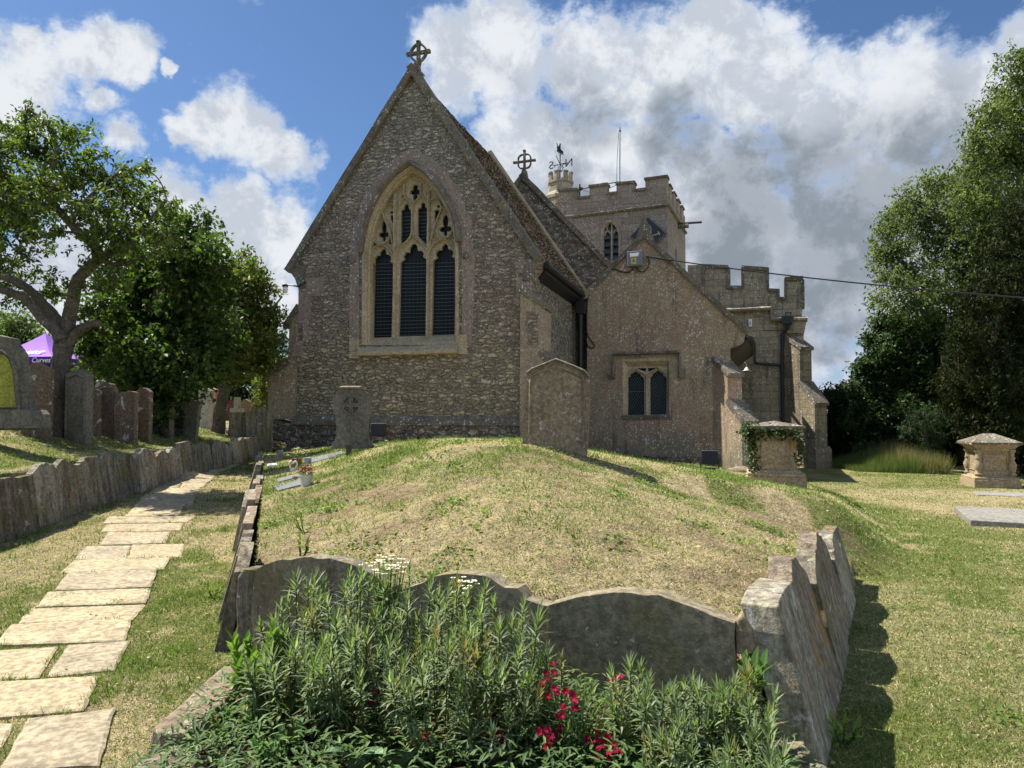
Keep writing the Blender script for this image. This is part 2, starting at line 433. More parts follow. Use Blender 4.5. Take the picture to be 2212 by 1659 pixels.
M['slate'] = stone('stone_slate', [(0.26, 0.2, 0.165), (0.16, 0.125, 0.1)], cell=(4.5, 7), cellvar=1.0, mortar=(.03, .025, .02), lich=0.6, lscale=5, streak=0.0, bd=0.02, fleck=0.6, moss=0.25)
M['mortar'] = stone('mortar_fillet', [(0.40, 0.32, 0.22), (0.32, 0.26, 0.18)], lich=0.0, streak=0.1, bd=0.02, fleck=0.1)
M['brick'] = stone('old_brick', [(0.2, 0.08, 0.05), (0.15, 0.07, 0.045)], brick=(0.22, 0.075), lich=0.1, bd=0.01)
M['bark'] = stone('bark', near=True, cols= [(0.15, 0.125, 0.1), (0.075, 0.062, 0.05)], lich=0.4, lscale=9, streak=0.7, bd=0.05, bs=1.0, fleck=0.4, moss=0.2)
M['black'] = plain('black_iron', (0.012, 0.012, 0.014), 0.45, 0.5)
M['iron'] = plain('rusty_iron', (0.05, 0.04, 0.035), 0.7)
M['woodd'] = plain('dark_weathered_wood', (0.07, 0.06, 0.05), 0.85, 0.2)
M['greybox'] = plain('grey_painted_steel', (0.16, 0.18, 0.21), 0.5)
M['greyl'] = plain('light_grey_paint', (0.28, 0.30, 0.33), 0.5)
M['yellow'] = plain('warning_label_yellow', (0.62, 0.45, 0.10), 0.5, var=0.03)
M['white'] = plain('white_paint', (0.75, 0.75, 0.72), 0.5, var=0.04)
M['offwhite'] = plain('off_white_ceramic', (0.6, 0.57, 0.48), 0.6, var=0.12)
M['terra'] = plain('terracotta', (0.42, 0.17, 0.09), 0.8)
M['greypot'] = plain('grey_pot', (0.3, 0.33, 0.36), 0.5)
M['slategrey'] = plain('plaque_slate', (0.15, 0.155, 0.15), 0.7, 0.2, var=0.3)
M['silver'] = plain('galvanised_steel', (0.5, 0.5, 0.5), 0.4, metal=0.6)
M['polewhite'] = plain('painted_pole', (0.55, 0.56, 0.58), 0.5)
M['purple'] = plain('purple_canopy', (0.26, 0.12, 0.5), 0.8, 0.2, var=0.1, scale=3)
M['dpurple'] = plain('dark_purple_valance', (0.07, 0.025, 0.19), 0.8, 0.2)
M['lettering'] = plain('white_lettering', (0.8, 0.78, 0.85), 0.7, var=0.02)
M['bluedark'] = plain('blue_black_dial', (0.012, 0.018, 0.035), 0.5)
M['gold'] = plain('gilt', (0.5, 0.38, 0.15), 0.4)
M['louvre'] = plain('louvre_slate', (0.045, 0.05, 0.06), 0.6)
M['soil'] = stone('soil', [(0.10, 0.07, 0.045), (0.055, 0.04, 0.028)], lich=0, streak=0, bd=0.03, fleck=0.1)

# leaded glass
m, g = newmat('leaded_glass'); P = g.n('NewGeometry', o=0)
gz = g.noise(g.scl(P, (14, 14, 3)), 2.0, 4)
finish(g, g.mix(gz, (0.006, 0.007, 0.009), (0.025, 0.03, 0.033)), 0.42, g.noise(P, 9.0, 3), 0.25, 0.01, 0.16); M['glass'] = m
m, g = newmat('lead_and_wire'); finish(g, (0.10, 0.13, 0.14, 1), 0.6); M['lead'] = m


def leafmat(name, trans=0.35, rough_=0.5, spec=0.22):
    m, g = newmat(name)
    c = g.n('Attribute', None, o=0, attribute_name='Col')
    b = g.n('BsdfPrincipled', {'Base Color': c, 'Roughness': rough_, 'Specular IOR Level': spec})
    t = g.n('BsdfTranslucent', {'Color': g.mix(1.0, c, (1.25, 1.5, 0.55), 'MULTIPLY')})
    g.n('OutputMaterial', {'Surface': g.n('MixShader', {0: trans, 1: b, 2: t})}, o=None); return m


M['leaf'] = leafmat('leaf', 0.42)
M['needle'] = leafmat('needle_leaf', 0.12, 0.7, 0.06)
M['grass'] = leafmat('grass_blade', 0.3, 0.6, 0.15)
M['petal'] = leafmat('petal', 0.25, 0.6, 0.1)
m, g = newmat('ground'); P = g.n('NewGeometry', o=0)
c = g.n('Attribute', None, o=0, attribute_name='Col')
fn = g.noise(P, 14.0, 6, 0.7); f2 = g.noise(P, 70.0, 5, 0.7)
c = g.mix(1.0, c, g.mix(g.mr(fn, 0.3, 0.7), (0.6, 0.62, 0.6), (1.35, 1.3, 1.25)), 'MULTIPLY')
c = g.mix(1.0, c, g.mix(g.mr(f2, 0.3, 0.7), (0.5, 0.5, 0.5), (1.5, 1.5, 1.5)), 'MULTIPLY')
finish(g, c, 1.0, g.math('ADD', g.math('MULTIPLY', fn, .6), f2), 1.0, 0.03, 0.05); M['ground'] = m

# ------------------------------------------------------------------ terrain shape
def _int(xs, ys):
    xs = np.array(xs, float); ys = np.array(ys, float)
    return lambda q: np.interp(q, xs, ys)
zpath = _int([0, 3, 8, 10, 13, 17, 22, 40], [-.05, 0, .12, .27, .45, .55, .6, .8])
zright = _int([0, 6, 12, 20, 40], [0.0, -.03, -.12, -.22, -.3])
LWx = _int([0, 5, 8.2, 10, 13, 17, 19.5, 24], [-5.7, -5.85, -5.95, -6.0, -6.02, -6.1, -6.9, -9])          # left retaining line
LWz = _int([0, 8, 10, 13, 17, 20], [.80, .90, .98, 1.02, 1.02, 1.02])        # its top
MLx = _int([3.9, 4.6, 7.4, 10, 15, 17], [-1.52, -1.72, -2.66, -3.55, -5.3, -6.0])   # mound left wall
MLz = _int([4.6, 7.4, 10, 15, 18], [.66, .72, .75, .76, .62])
MRx = _int([3.3, 7.0, 8.5, 10, 12, 14, 30], [1.15, 3.15, 4.7, 5.8, 6.6, 7.0, 7.0])
MRz = _int([3.3, 7.0, 7.8, 30], [.68, .45, -.02, -.2])
Hc = _int([3.2, 4, 6, 8, 9, 10, 11, 12, 14, 17, 20, 26], [.74, .88, 1.08, 1.26, 1.27, 1.24, 1.18, 1.12, 1.0, .87, .5, .3])
Ex = _int([3.3, 7.0, 8.5, 10, 12, 14, 17, 30], [1.15, 3.15, 3.75, 4.4, 5.4, 6.0, 6.3, 6.5])
FY0, FY1 = (-1.58, 4.55), (1.15, 3.30)        # front slab line of the mound
def front_y(x): return FY0[1] + (np.asarray(x, float) - FY0[0]) * (FY1[1] - FY0[1]) / (FY1[0] - FY0[0])
BEDL, BEDR = -1.5, 1.2


def gz(x, y):
    x = np.asarray(x, float); y = np.asarray(y, float)
    low = zpath(y) + (zright(y) - zpath(y)) * sst(x, -2.5, 3.5)
    low = low + .025 * (fbm(x, y, .8, 1) - .5)
    # left upper lawn
    dl = LWx(y) - x
    up = LWz(y) - .04 + .42 * sst(dl, 0, 2.6) - .15 * sst(y, 15, 24)
    k = sst(dl, 0.03, .12)
    z = low * (1 - k) + up * k
    # mound
    H = Hc(y); rl = MLz(y) - .05; rr = np.where(y < 7.2, MRz(y) - .05, zright(y))
    sl = sst(x - MLx(y), -.2, 2.6)
    sn = (H - rr) / np.maximum(Ex(y) - .2, .3); sf = np.interp(y, [7, 9, 12, 15, 18], [.2, .19, .17, .135, .11])
    sp = sn + (sf - sn) * sst(y, 6.6, 8.4)
    m = H - (H - rl) * (1 - sl) - sp * np.maximum(x - .2, 0)
    m = m - .16 * (1 - sst(y - front_y(x), 0.05, 1.1)) * (y < 7)
    dk = sst(x - Ex(y), -.1, 1.1) * sst(y, 7.0, 7.6)
    m = m * (1 - dk) + (low - .02) * dk
    m = m + .05 * (fbm(x, y, .7, 2) - .5) * .6 + .02 * (fbm(x, y, 3, 3) - .5)
    inx = sst(x - MLx(y), .0, .08) * np.where(y < 7.3, sst(MRx(y) - x, .0, .08), (Ex(y) + 1.2 > x) * 1.0)
    fy = front_y(x)
    k = inx * sst(y, fy + .07, fy + .15) * (y < 23)
    z = z * (1 - k) + np.maximum(m, low * (y > 8) - 9 * (y <= 8)) * k
    # flower bed
    kb = (x > BEDL) * (x < BEDR) * (y < fy + .09) * (y > 1.2) * 1.0
    z = z * (1 - kb) + (.13 + .05 * fbm(x, y, 3, 4)) * kb
    return z


def G0(x, y): return float(gz(x, y))


def ground_at(px, py, d0=2.2, d1=60.0):
    r = ray(px, py); d = d0; st = .04
    while d < d1:
        k = d / r.y; X = r.x * k; Z = CZ + r.z * k
        if Z <= G0(X, d):
            a, b = d - st, d
            for _ in range(12):
                m_ = (a + b) / 2; km = m_ / r.y
                if CZ + r.z * km <= G0(r.x * km, m_): b = m_
                else: a = m_
            X = r.x * b / r.y; return Vector((X, b, G0(X, b)))
        d += st; st = .02 + .004 * d
    return Vector((r.x * d1 / r.y, d1, G0(0, d1)))


def ground_color(x, y):
    """patches of green, dry and bare turf"""
    x = np.asarray(x, float); y = np.asarray(y, float)
    n1 = fbm(x, y * .7, .9, 1, 4); n2 = fbm(x, y, 3.1, 3, 4); n3 = fbm(x, y, 1.7, 5, 3)
    dry = sst(n1 * .6 + n2 * .4, .42, .58)
    inm = (x > MLx(y)) * (x < MRx(y)) * (y > front_y(x))
    # mound: bare patchy in the near half, greener towards the crest
    dry = np.where(inm, np.clip(dry * .9 + .7 * sst(y, 8.2, 5.0) + .12, 0, 1), np.where(x < -1, dry * .8 + .1, dry * .42 + .04))
    right = (x > MRx(y)) & (y > 9)
    dry = np.where(right, np.clip(dry + .55 * sst(x + .4 * fbm(x, y, .6, 2), 6.2, 8.5) * sst(y, 17.5, 15.0), 0, 1), dry)
    bare = np.where(inm, sst(n3 * .4 + n2 * .6, .49, .62) * sst(y, 10.5, 6.5), 0)
    gcol = np.array([.15, .165, .05]); dcol = np.array([.38, .31, .19]); bcol = np.array([.17, .12, .075])
    c = gcol + (dcol - gcol) * dry[..., None]
    c = c + (bcol - c) * (bare * .6)[..., None]
    c = c * (.8 + .4 * fbm(x, y, 6, 6, 3))[..., None]
    # worn verge of the path
    pth = np.abs(x - np.interp(y, [3, 8, 13, 17], [-2.9, -4.6, -5.5, -5.4])) < 1.0
    c = np.where((pth & (x < MLx(y)))[..., None], c * .8 + .2 * np.array([.25, .19, .11]), c)
    bed = (x > BEDL) & (x < BEDR) & (y < front_y(x) + .03) & (y > 1.2)
    c = np.where(bed[..., None], np.array([.06, .045, .03]), c)
    return c, dry, bare


xs = np.unique(np.concatenate([np.linspace(-900, -60, 12), np.linspace(-60, -14, 30), np.arange(-14, -8, .25), np.arange(-8, 8, .055), np.arange(8, 16, .3), np.linspace(16, 60, 24), np.linspace(60, 900, 12)]))
ys = np.unique(np.concatenate([np.linspace(-60, 0, 8), np.arange(0, 2, .25), np.arange(2, 10, .055), np.arange(10, 22, .09), np.linspace(22, 60, 50), np.linspace(60, 1500, 20)]))
XX, YY = np.meshgrid(xs, ys)
ZZ = gz(XX, YY)
nx, ny = len(xs), len(ys)
V = np.stack([XX.ravel(), YY.ravel(), ZZ.ravel()], 1)
ii = (np.arange(ny - 1)[:, None] * nx + np.arange(nx - 1)[None, :]).ravel()
Q = np.stack([ii, ii + 1, ii + nx + 1, ii + nx], 1)
gc, _, _ = ground_color(XX.ravel(), YY.ravel())
ground = fastmesh('ground', V, Q, gc, M['ground'])
ground.data.polygons.foreach_set('use_smooth', [True] * len(Q))
tag(ground, kind='structure')

# ------------------------------------------------------------------ church
CF = Fr(1146, 900, 16.8, 17)
church = empty('church', tuple(CF.w(-3, 3, .6)), 'stone parish church with a battlemented tower, three gables and a large east window', 'church')


def cpart(name, mb, mat, parent=None, smooth=False, label=None):
    o = mb.build(name, M[mat], parent or church, smooth)
    if label: o['label'] = label
    return o


def Z6(x, y): return ((1350 + x / 1.951) / 1.8228, (600 + y / 1.951) / 1.8228)
def z6(F, pts, t=0): return [F.uz(*Z6(x, y), t) for x, y in pts]


# opening outlines
OPEN = [(160, 1480), (160, 1000), (161, 800), (175, 660), (205, 540), (250, 420), (310, 310), (380, 220), (450, 155), (523, 105),
        (600, 150), (675, 215), (745, 300), (805, 400), (848, 510), (872, 640), (880, 780), (881, 1000), (882, 1480)]
opn = z6(CF, OPEN)
mid = sum(p[0] for p in opn) / len(opn)
wallp = CF.poly([(1146, 1040), (1146, 600), (1150, 592), (1156, 585), (1163, 574), (893, 165), (629, 590), (636, 600), (645, 610), (645, 1040)])
wallp[0] = (wallp[1][0], -.4); wallp[-1] = (wallp[-2][0], -.4)
mb = MB(); mb.prism(CF, wallp, 0, .75, [opn]); cpart('east_wall', mb, 'east')
SL, SR = wallp[-2][0], wallp[1][0]
apex = CF.uz(893, 143)
TS = 5.7
# side walls
zE = CF.uz(1146, 585)[1]
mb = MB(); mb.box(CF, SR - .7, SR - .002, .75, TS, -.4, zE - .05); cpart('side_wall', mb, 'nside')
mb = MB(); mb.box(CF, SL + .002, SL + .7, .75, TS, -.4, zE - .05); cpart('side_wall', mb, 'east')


def coping(F, outer, th, t0, t1, mat, name='coping', parent=None, amp=.008):
    """outer = polyline px of the raking edge; th = thickness in m below it"""
    pts = [F.uz(x, y) for x, y in outer]
    for a, b in zip(pts[:-1], pts[1:]):
        d = Vector((b[0] - a[0], b[1] - a[1])); L = d.length; d.normalize(); nrm = Vector((d.y, -d.x))
        if nrm.y > 0: nrm = -nrm
        top = rough([a, b], .35, amp, closed=False); low = [(p[0] + nrm.x * th + rnd.uniform(-amp, amp) * .5, p[1] + nrm.y * th) for p in top]
        mb = MB(); mb.prism(F, top + low[::-1], t0, t1); cpart(name, mb, mat, parent)


coping(CF, [(619, 583), (893, 140)], .17, -.12, .42, 'coping')
coping(CF, [(893, 140), (1170, 556)], .17, -.122, .418, 'coping')
for pts in ([(621, 584), (632, 592), (640, 603), (646, 622), (660, 622), (660, 575)], [(1168, 560), (1160, 577), (1151, 590), (1147, 606), (1130, 606), (1135, 560)]):
    mb = MB(); mb.prism(CF, CF.poly(pts), -.06, .5); cpart('kneeler', mb, 'coping')

# roof
Er = CF.uz(1168, 562); El = (SL - .28, Er[1])
rz = apex[1] - .22
for (s1, z1) in (Er, El):
    mb = MB(); n_r = 34
    sgn = 1 if s1 > apex[0] else -1
    L = math.hypot(s1 - apex[0], z1 - rz); dx, dz = (s1 - apex[0]) / L, (z1 - rz) / L; nxn, nzn = -dz * sgn, dx * sgn
    if nzn < 0: nxn, nzn = -nxn, -nzn
    mb.prism(CF, [(apex[0], rz - .06), (s1 - dx * .05, z1 - dz * .05 - .04), (s1 - dx * .05, z1 - dz * .05 - .14), (apex[0], rz - .2)], .42, TS)
    for r_ in range(n_r):
        a0, a1 = L * r_ / n_r, L * (r_ + 1) / n_r + .05
        t = .42
        while t < TS:
            wdt = rnd.uniform(.18, .36); t2 = min(TS, t + wdt); h = rnd.uniform(.045, .085)
            if sgn > 0 or r_ > 99:
                e1 = a1 + rnd.uniform(-.02, .02)
                p0 = (apex[0] + dx * a0 + nxn * .005, rz + dz * a0 + nzn * .005); p1 = (apex[0] + dx * e1 + nxn * h, rz + dz * e1 + nzn * h); p2 = (apex[0] + dx * e1, rz + dz * e1 - .012)
                mb.prism(CF, [p0, p1, p2], t + .004, t2)
            t = t2
    cpart('roof', mb, 'slate')
mb = MB(); mb.prism(CF, [(apex[0] - .16, rz - .18), (apex[0], rz + .04), (apex[0] + .16, rz - .18)], .42, TS + .1); cpart('ridge', mb, 'slate')
# mortar fillet where the roof meets the nave
mb = MB(); mb.tube([CF.w(apex[0] + .1, TS - .05, rz), CF.w(Er[0], TS - .05, Er[1] + .08)], [.1, .11], 7, .25); cpart('mortar_fillet', mb, 'mortar')
# fascia and gutter
mb = MB(); mb.prism(CF, [(SR, Er[1] - .02), (Er[0] + .0, Er[1] - .03), (Er[0] - .02, Er[1] - .2), (SR, Er[1] - .36)], .5, TS - .02); cpart('fascia', mb, 'black')
mb = MB(); mb.tube([CF.w(Er[0] + .05, .36, Er[1] - .05), CF.w(Er[0] + .05, TS - .1, Er[1] - .07)], .075, 10); cpart('gutter', mb, 'black')

# plinth and string
a_, b_ = CF.uz(577, 905), CF.uz(1127, 909)
zp = (a_[1] + b_[1]) / 2
mb = MB(); mb.box(CF, SL - .1, SR - .22, -.09, -.002, -.4, zp - .05); cpart('plinth', mb, 'plinth')
pr = [(-.125, zp - .13), (-.11, zp - .04), (-.002, zp + .1), (-.002, zp - .14)]
mb = MB(); mb.loft([[CF.w(SL - .1, t, z) for t, z in pr], [CF.w(SR - .2, t, z) for t, z in pr]]); cpart('string_course', mb, 'coping')


def buttress(pts, t0, t1, mat='quoin', F=CF, slopes=()):
    mb = MB(); pl = F.poly(pts, t0)
    pl = [(p[0], -.4) if y > 1000 else p for p, (x, y) in zip(pl, pts)]
    mb.prism(F, pl, t0, t1); o = cpart('buttress', mb, mat)
    for (x0, y0, x1, y1) in slopes:
        a, b = F.uz(x0, y0, t0), F.uz(x1, y1, t0)
        d = Vector((b[0] - a[0], b[1] - a[1])).normalized()
        n_ = Vector((-d.y, d.x)); n_ = n_ if n_.y > 0 else -n_
        m2 = MB(); q = [(a[0], a[1]), (b[0] + d.x * .06, b[1] + d.y * .06), (b[0] + d.x * .06 - .01, b[1] + d.y * .06 - .1), (a[0] - n_.x * .16, a[1] - n_.y * .16)]
        q2 = [(p[0] + n_.x * .03, p[1] + n_.y * .03) for p in q[:2]] + q[2:]
        m2.prism(F, rough(q2, .12, .006), t0 - .035, t1 + .03); o2 = m2.build('weathering', M['coping'], o)
    return o


buttress([(660, 655), (643, 658), (620, 697), (625, 700), (623, 774), (578, 812), (579, 906), (660, 906)], .03, .55, 'quoin', CF, [(643, 658, 617, 697), (622, 774, 575, 812)])
mb = MB(); p_ = CF.poly([(566, 919), (645, 919)], -.06); q_ = CF.poly([(579, 906), (645, 906)], .0)
mb.prism(CF, [(p_[0][0], -.4), (p_[1][0], -.4), (p_[1][0], p_[0][1]), (q_[0][0], p_[0][1] + .18), (p_[0][0], p_[0][1])], -.07, .62); cpart('plinth', mb, 'plinth')
buttress([(1124, 640), (1128, 617), (1176, 655), (1176, 757), (1194, 790), (1192, 1040), (1122, 1040)], -.14, .5, 'quoin', CF, [(1126, 616, 1178, 656), (1172, 755, 1196, 790)])
# flint panel on the buttress face
mb = MB(); mb.prism(CF, CF.poly([(1140, 675), (1162, 675), (1162, 745), (1140, 745)], -.15), -.148, -.10); cpart('flint_panel', mb, 'east')

# ---- east window
def ribbon(mb, F, pts, hw, t0, t1, tb=None):
    """moulded bar along a polyline in (s,z): chamfered section"""
    P = [Vector((p[0], p[1])) for p in pts]; m = len(P); rings = []
    for k in range(m):
        d = (P[min(k + 1, m - 1)] - P[max(k - 1, 0)]).normalized(); n_ = Vector((-d.y, d.x))
        sec = [(-hw, t1), (-hw, t0 + (t1 - t0) * .45), (-hw * .35, t0), (hw * .35, t0), (hw, t0 + (t1 - t0) * .45), (hw, t1)]
        rings.append([F.w(P[k].x + n_.x * a, b, P[k].y + n_.y * a) for a, b in sec])
    mb.loft(rings)


ew = MB()
# stepped reveal mouldings following the opening (open at the sill)
def shrink(pts, k):
    cx_ = (pts[0][0] + pts[-1][0]) / 2; out = []
    n = len(pts); P = [Vector(p) for p in pts]
    for i in range(n):
        d = (P[min(i + 1, n - 1)] - P[max(i - 1, 0)]).normalized(); nn = Vector((d.y, -d.x))
        if nn.dot(Vector((cx_, pts[0][1] + 2)) - P[i]) < 0: nn = -nn
        out.append((P[i].x + nn.x * k, P[i].y + nn.y * k))
    return out


op2 = opn[1:-1]; op2 = [(opn[0][0], opn[0][1])] + op2 + [(opn[-1][0], opn[-1][1])]
fine_op = []
arcL = smoothpts(op2[2:10], 2); arcR = smoothpts(op2[9:-2], 2)
fine_op = [op2[0]] + arcL + arcR[1:] + [op2[-1]]
profile = [(0.0, -.03), (.03, -.03), (.045, .01), (.06, .03), (.075, .03), (.085, .09), (.11, .11), (.115, .14), (.12, .27), (.12, .34), (-.04, .34), (-.04, -.03)]
rings = []
shr = [shrink(fine_op, k) for k, _ in profile]
for i in range(len(fine_op)):
    rings.append([CF.w(shr[j][i][0], profile[j][1], shr[j][i][1]) for j in range(len(profile))])
ew.loft(rings)
east_window = cpart('east_window', ew, 'dress')
mbh = MB(); hood = shrink(fine_op, -.07)
ribbon(mbh, CF, [p for p in hood if p[1] > CF.uz(*Z6(110, 780))[1]], .065, -.17, .0); hm = mbh.build('hood_mould', M['hood'], east_window)
# pink dressed band round the opening, flush strip 6 mm proud
band = shrink(fine_op, -.13); bo = shrink(fine_op, -.42)
mbp = MB(); rr_ = []
bo = [(p[0] + rnd.uniform(-.05, .05), p[1] + rnd.uniform(-.05, .05)) for p in bo]
for i in range(len(fine_op)): rr_.append([CF.w(band[i][0], .01, band[i][1]), CF.w(band[i][0], -.012, band[i][1]), CF.w(bo[i][0], -.008, bo[i][1]), CF.w(bo[i][0], .01, bo[i][1])])
mbp.loft(rr_); mbp.build('voussoir_band', M['pink'], east_window)
TT = .27


def pt_(pts): return z6(CF, pts, TT)


def quat(cx_, cy_, lobes, r, n=8):
    """foil outline: lobes = list of (dx,dy,rx,ry)"""
    pts = []
    for k in range(72):
        a = 2 * math.pi * k / 72; best = 0
        for (dx, dy, rx, ry) in lobes + [(0, 0, r, r)]:
            # ray/ellipse
            ux, uy = math.cos(a), math.sin(a)
            A = (ux / rx) ** 2 + (uy / ry) ** 2; B = -2 * (ux * dx / rx ** 2 + uy * dy / ry ** 2); C = (dx / rx) ** 2 + (dy / ry) ** 2 - 1
            D = B * B - 4 * A * C
            if D > 0: best = max(best, (-B + math.sqrt(D)) / (2 * A))
        pts.append((cx_ + ux * best, cy_ + uy * best))
    return pts


L1 = [(213, 1425), (222, 860), (243, 845), (240, 815), (262, 792), (280, 790), (282, 765), (296, 748), (313, 738), (326, 748), (333, 768), (334, 782), (352, 785), (368, 800), (370, 825), (360, 838), (385, 852), (388, 870), (373, 1420)]
L2 = [(426, 1415), (440, 845), (470, 820), (462, 795), (480, 768), (508, 768), (510, 735), (525, 708), (543, 697), (560, 706), (575, 730), (576, 755), (604, 752), (622, 778), (616, 802), (643, 822), (634, 1408)]
L3 = [(681, 1408), (694, 830), (725, 806), (712, 788), (716, 765), (735, 748), (757, 752), (762, 722), (780, 700), (798, 704), (808, 725), (811, 745), (832, 745), (848, 765), (848, 782), (835, 800), (868, 815), (858, 1400)]
U1 = [(445, 728), (445, 455), (447, 440), (466, 438), (470, 408), (488, 392), (504, 406), (508, 436), (524, 442), (525, 640), (506, 672)]
U2 = [(575, 640), (573, 445), (577, 428), (596, 424), (600, 392), (616, 377), (630, 392), (634, 420), (653, 430), (653, 600), (650, 712), (606, 676)]
holes = [L1, L2, L3, U1, U2,
         quat(556, 312, [(0, -38, 20, 28), (0, 32, 18, 34), (-24, -6, 16, 19), (24, -6, 16, 19)], 14),
         quat(316, 620, [(0, -45, 20, 52), (-22, 14, 19, 19), (22, 12, 19, 19), (0, 42, 13, 24)], 14),
         quat(788, 575, [(0, -45, 22, 52), (-24, 16, 21, 21), (24, 12, 21, 21), (0, 44, 14, 24)], 14),
         [(375 + 11 * math.cos(k * .785), 461 + 12 * math.sin(k * .785)) for k in range(8)],
         [(368, 482), (398, 482), (398, 590), (384, 548), (368, 510)],
         [(734 + 12 * math.cos(k * .785), 416 + 12 * math.sin(k * .785)) for k in range(8)],
         [(704, 445), (740, 442), (740, 478), (706, 540)],
         [(450, 333), (467, 322), (465, 345), (450, 360)], [(642, 298), (660, 310), (657, 345), (642, 330)],
         [(246, 700), (262, 714), (244, 724)], [(366, 640), (380, 690), (372, 712), (352, 700)], [(845, 640), (858, 668), (846, 666)]]
tr = MB()
outer = shrink(fine_op, .10)
# make the tracery plate from the springing up, bars below
plate_z = CF.uz(*Z6(400, 800), TT)[1]
outerp = [(p[0], p[1]) for p in outer]
tr.prism(CF, outerp, TT, TT + .09, [pt_(h) for h in holes])
rb = lambda pts, hw=.02, t0=TT - .1, sm=2: ribbon(tr, CF, smoothpts(pt_(pts), sm), hw, t0, TT + .002)
rb([(400, 1440), (405, 800), (405, 560), (410, 325)], .035, TT - .12, 0)
rb([(655, 1432), (660, 795), (664, 560), (667, 300)], .035, TT - .12, 0)
rb([(537, 640), (538, 500), (539, 405)], .026)
rb([(405, 790), (430, 735), (482, 700), (522, 665), (536, 620)])
rb([(660, 775), (640, 720), (598, 690), (556, 660), (540, 620)])
rb([(539, 415), (520, 380), (486, 355), (478, 320), (478, 250)])
rb([(540, 412), (572, 372), (600, 348), (606, 310), (607, 240)])
rb([(412, 445), (425, 408), (458, 385), (474, 350)]); rb([(664, 405), (650, 365), (622, 350), (608, 320)])
rb([(195, 835), (210, 770), (255, 728), (302, 706), (350, 735), (388, 775), (403, 825)]); rb([(664, 795), (680, 730), (725, 692), (772, 664), (825, 685), (868, 735), (874, 805)])
rb([(308, 462), (345, 535), (375, 620), (388, 700), (400, 775)]); rb([(230, 635), (243, 690), (290, 715), (345, 700), (374, 640), (345, 560), (308, 465)], .016)
rb([(773, 423), (738, 500), (705, 590), (682, 680), (668, 745)]); rb([(703, 600), (712, 650), (762, 672), (822, 660), (852, 600), (832, 520), (775, 428)], .016)
rb([(335, 412), (365, 395), (398, 415), (406, 445)], .016); rb([(672, 378), (715, 355), (748, 372), (762, 412)], .016)
rb([(230, 640), (260, 540), (310, 465)], .014); rb([(775, 425), (820, 480), (850, 610)], .014)
tro = tr.build('tracery', M['dress'], east_window)
# glass
mb = MB(); mb.prism(CF, shrink(fine_op, .07), TT + .14, TT + .17); mb.build('glass', M['glass'], east_window)
# guard bars
mb = MB()
def hbar(xl, xr, y, dy=-6): a, b = CF.uz(*Z6(xl, y), TT + .1), CF.uz(*Z6(xr, y + dy), TT + .1); mb.tube([CF.w(a[0], TT + .1, a[1]), CF.w(b[0], TT + .1, b[1])], .0065, 4)
y = 860
while y < 1420:
    hbar(208, 392, y); hbar(424, 648, y - 4); hbar(680, 872, y - 8); y += 27.5
for y in range(470, 700, 28): hbar(443, 530, y); hbar(570, 656, y - 4)
for x in (240, 268, 296, 324, 352, 455, 485, 515, 545, 575, 605, 705, 735, 765, 795, 825):
    a, b = CF.uz(*Z6(x, 815), TT + .12), CF.uz(*Z6(x - 6, 1415), TT + .12); mb.tube([CF.w(a[0], TT + .12, a[1]), CF.w(b[0], TT + .12, b[1])], .0016, 3)
mb.build('guard_bars', M['lead'], east_window)
# sill
sa = CF.uz(*Z6(125, 1560)); sb = CF.uz(*Z6(893, 1545)); zs0 = (sa[1] + sb[1]) / 2; zt = CF.uz(*Z6(400, 1432), TT)[1]
mb = MB()
sec = [(-.14, zs0), (-.14, zs0 + .09), (.02, zs0 + .23), (.03, zs0 + .30), (TT, zt + .02), (.5, zt + .02), (.5, zs0 - .02), (-.02, zs0 - .02)]
mb.loft([[CF.w(sa[0], t, z) for t, z in sec], [CF.w(sb[0], t, z) for t, z in sec]])
mb.build('sill', M['dress'], east_window)
for xa, xb, y0, y1 in ((50, 126, 1430, 1582), (884, 957, 1400, 1550)):
    mb = MB(); mb.prism(CF, z6(CF, [(xa, y1), (xb, y1), (xb, y0), (xa, y0)]), -.02, .2); mb.build('sill_end_stone', M['dress'], east_window)
# label stop carving
for (x, y) in ((80, 830), (948, 800)):
    c = CF.uz(*Z6(x, y)); mb = MB(); mb.lathe(tuple(CF.w(c[0], -.06, c[1])), [(0, -.1), (.06, -.06), (.075, 0), (.05, .06), (0, .1)], 8); mb.build('label_stop', M['hood'], east_window)
# quoin blocks
for px0, py0, px1, py1 in ((645, 600, 700, 640), (645, 640, 672, 690), (645, 690, 668, 740), (1115, 590, 1146, 660), (1120, 560, 1150, 600), (632, 745, 655, 770), (640, 700, 655, 745), (580, 818, 600, 860), (580, 860, 622, 902)):
    mb = MB(); mb.prism(CF, rough(CF.poly([(px0, py1), (px1, py1), (px1, py0), (px0, py0)]), .1, .01), -.012 if px0 > 630 else .015, .1); cpart('quoin', mb, 'pink' if py0 < 740 else 'quoin')

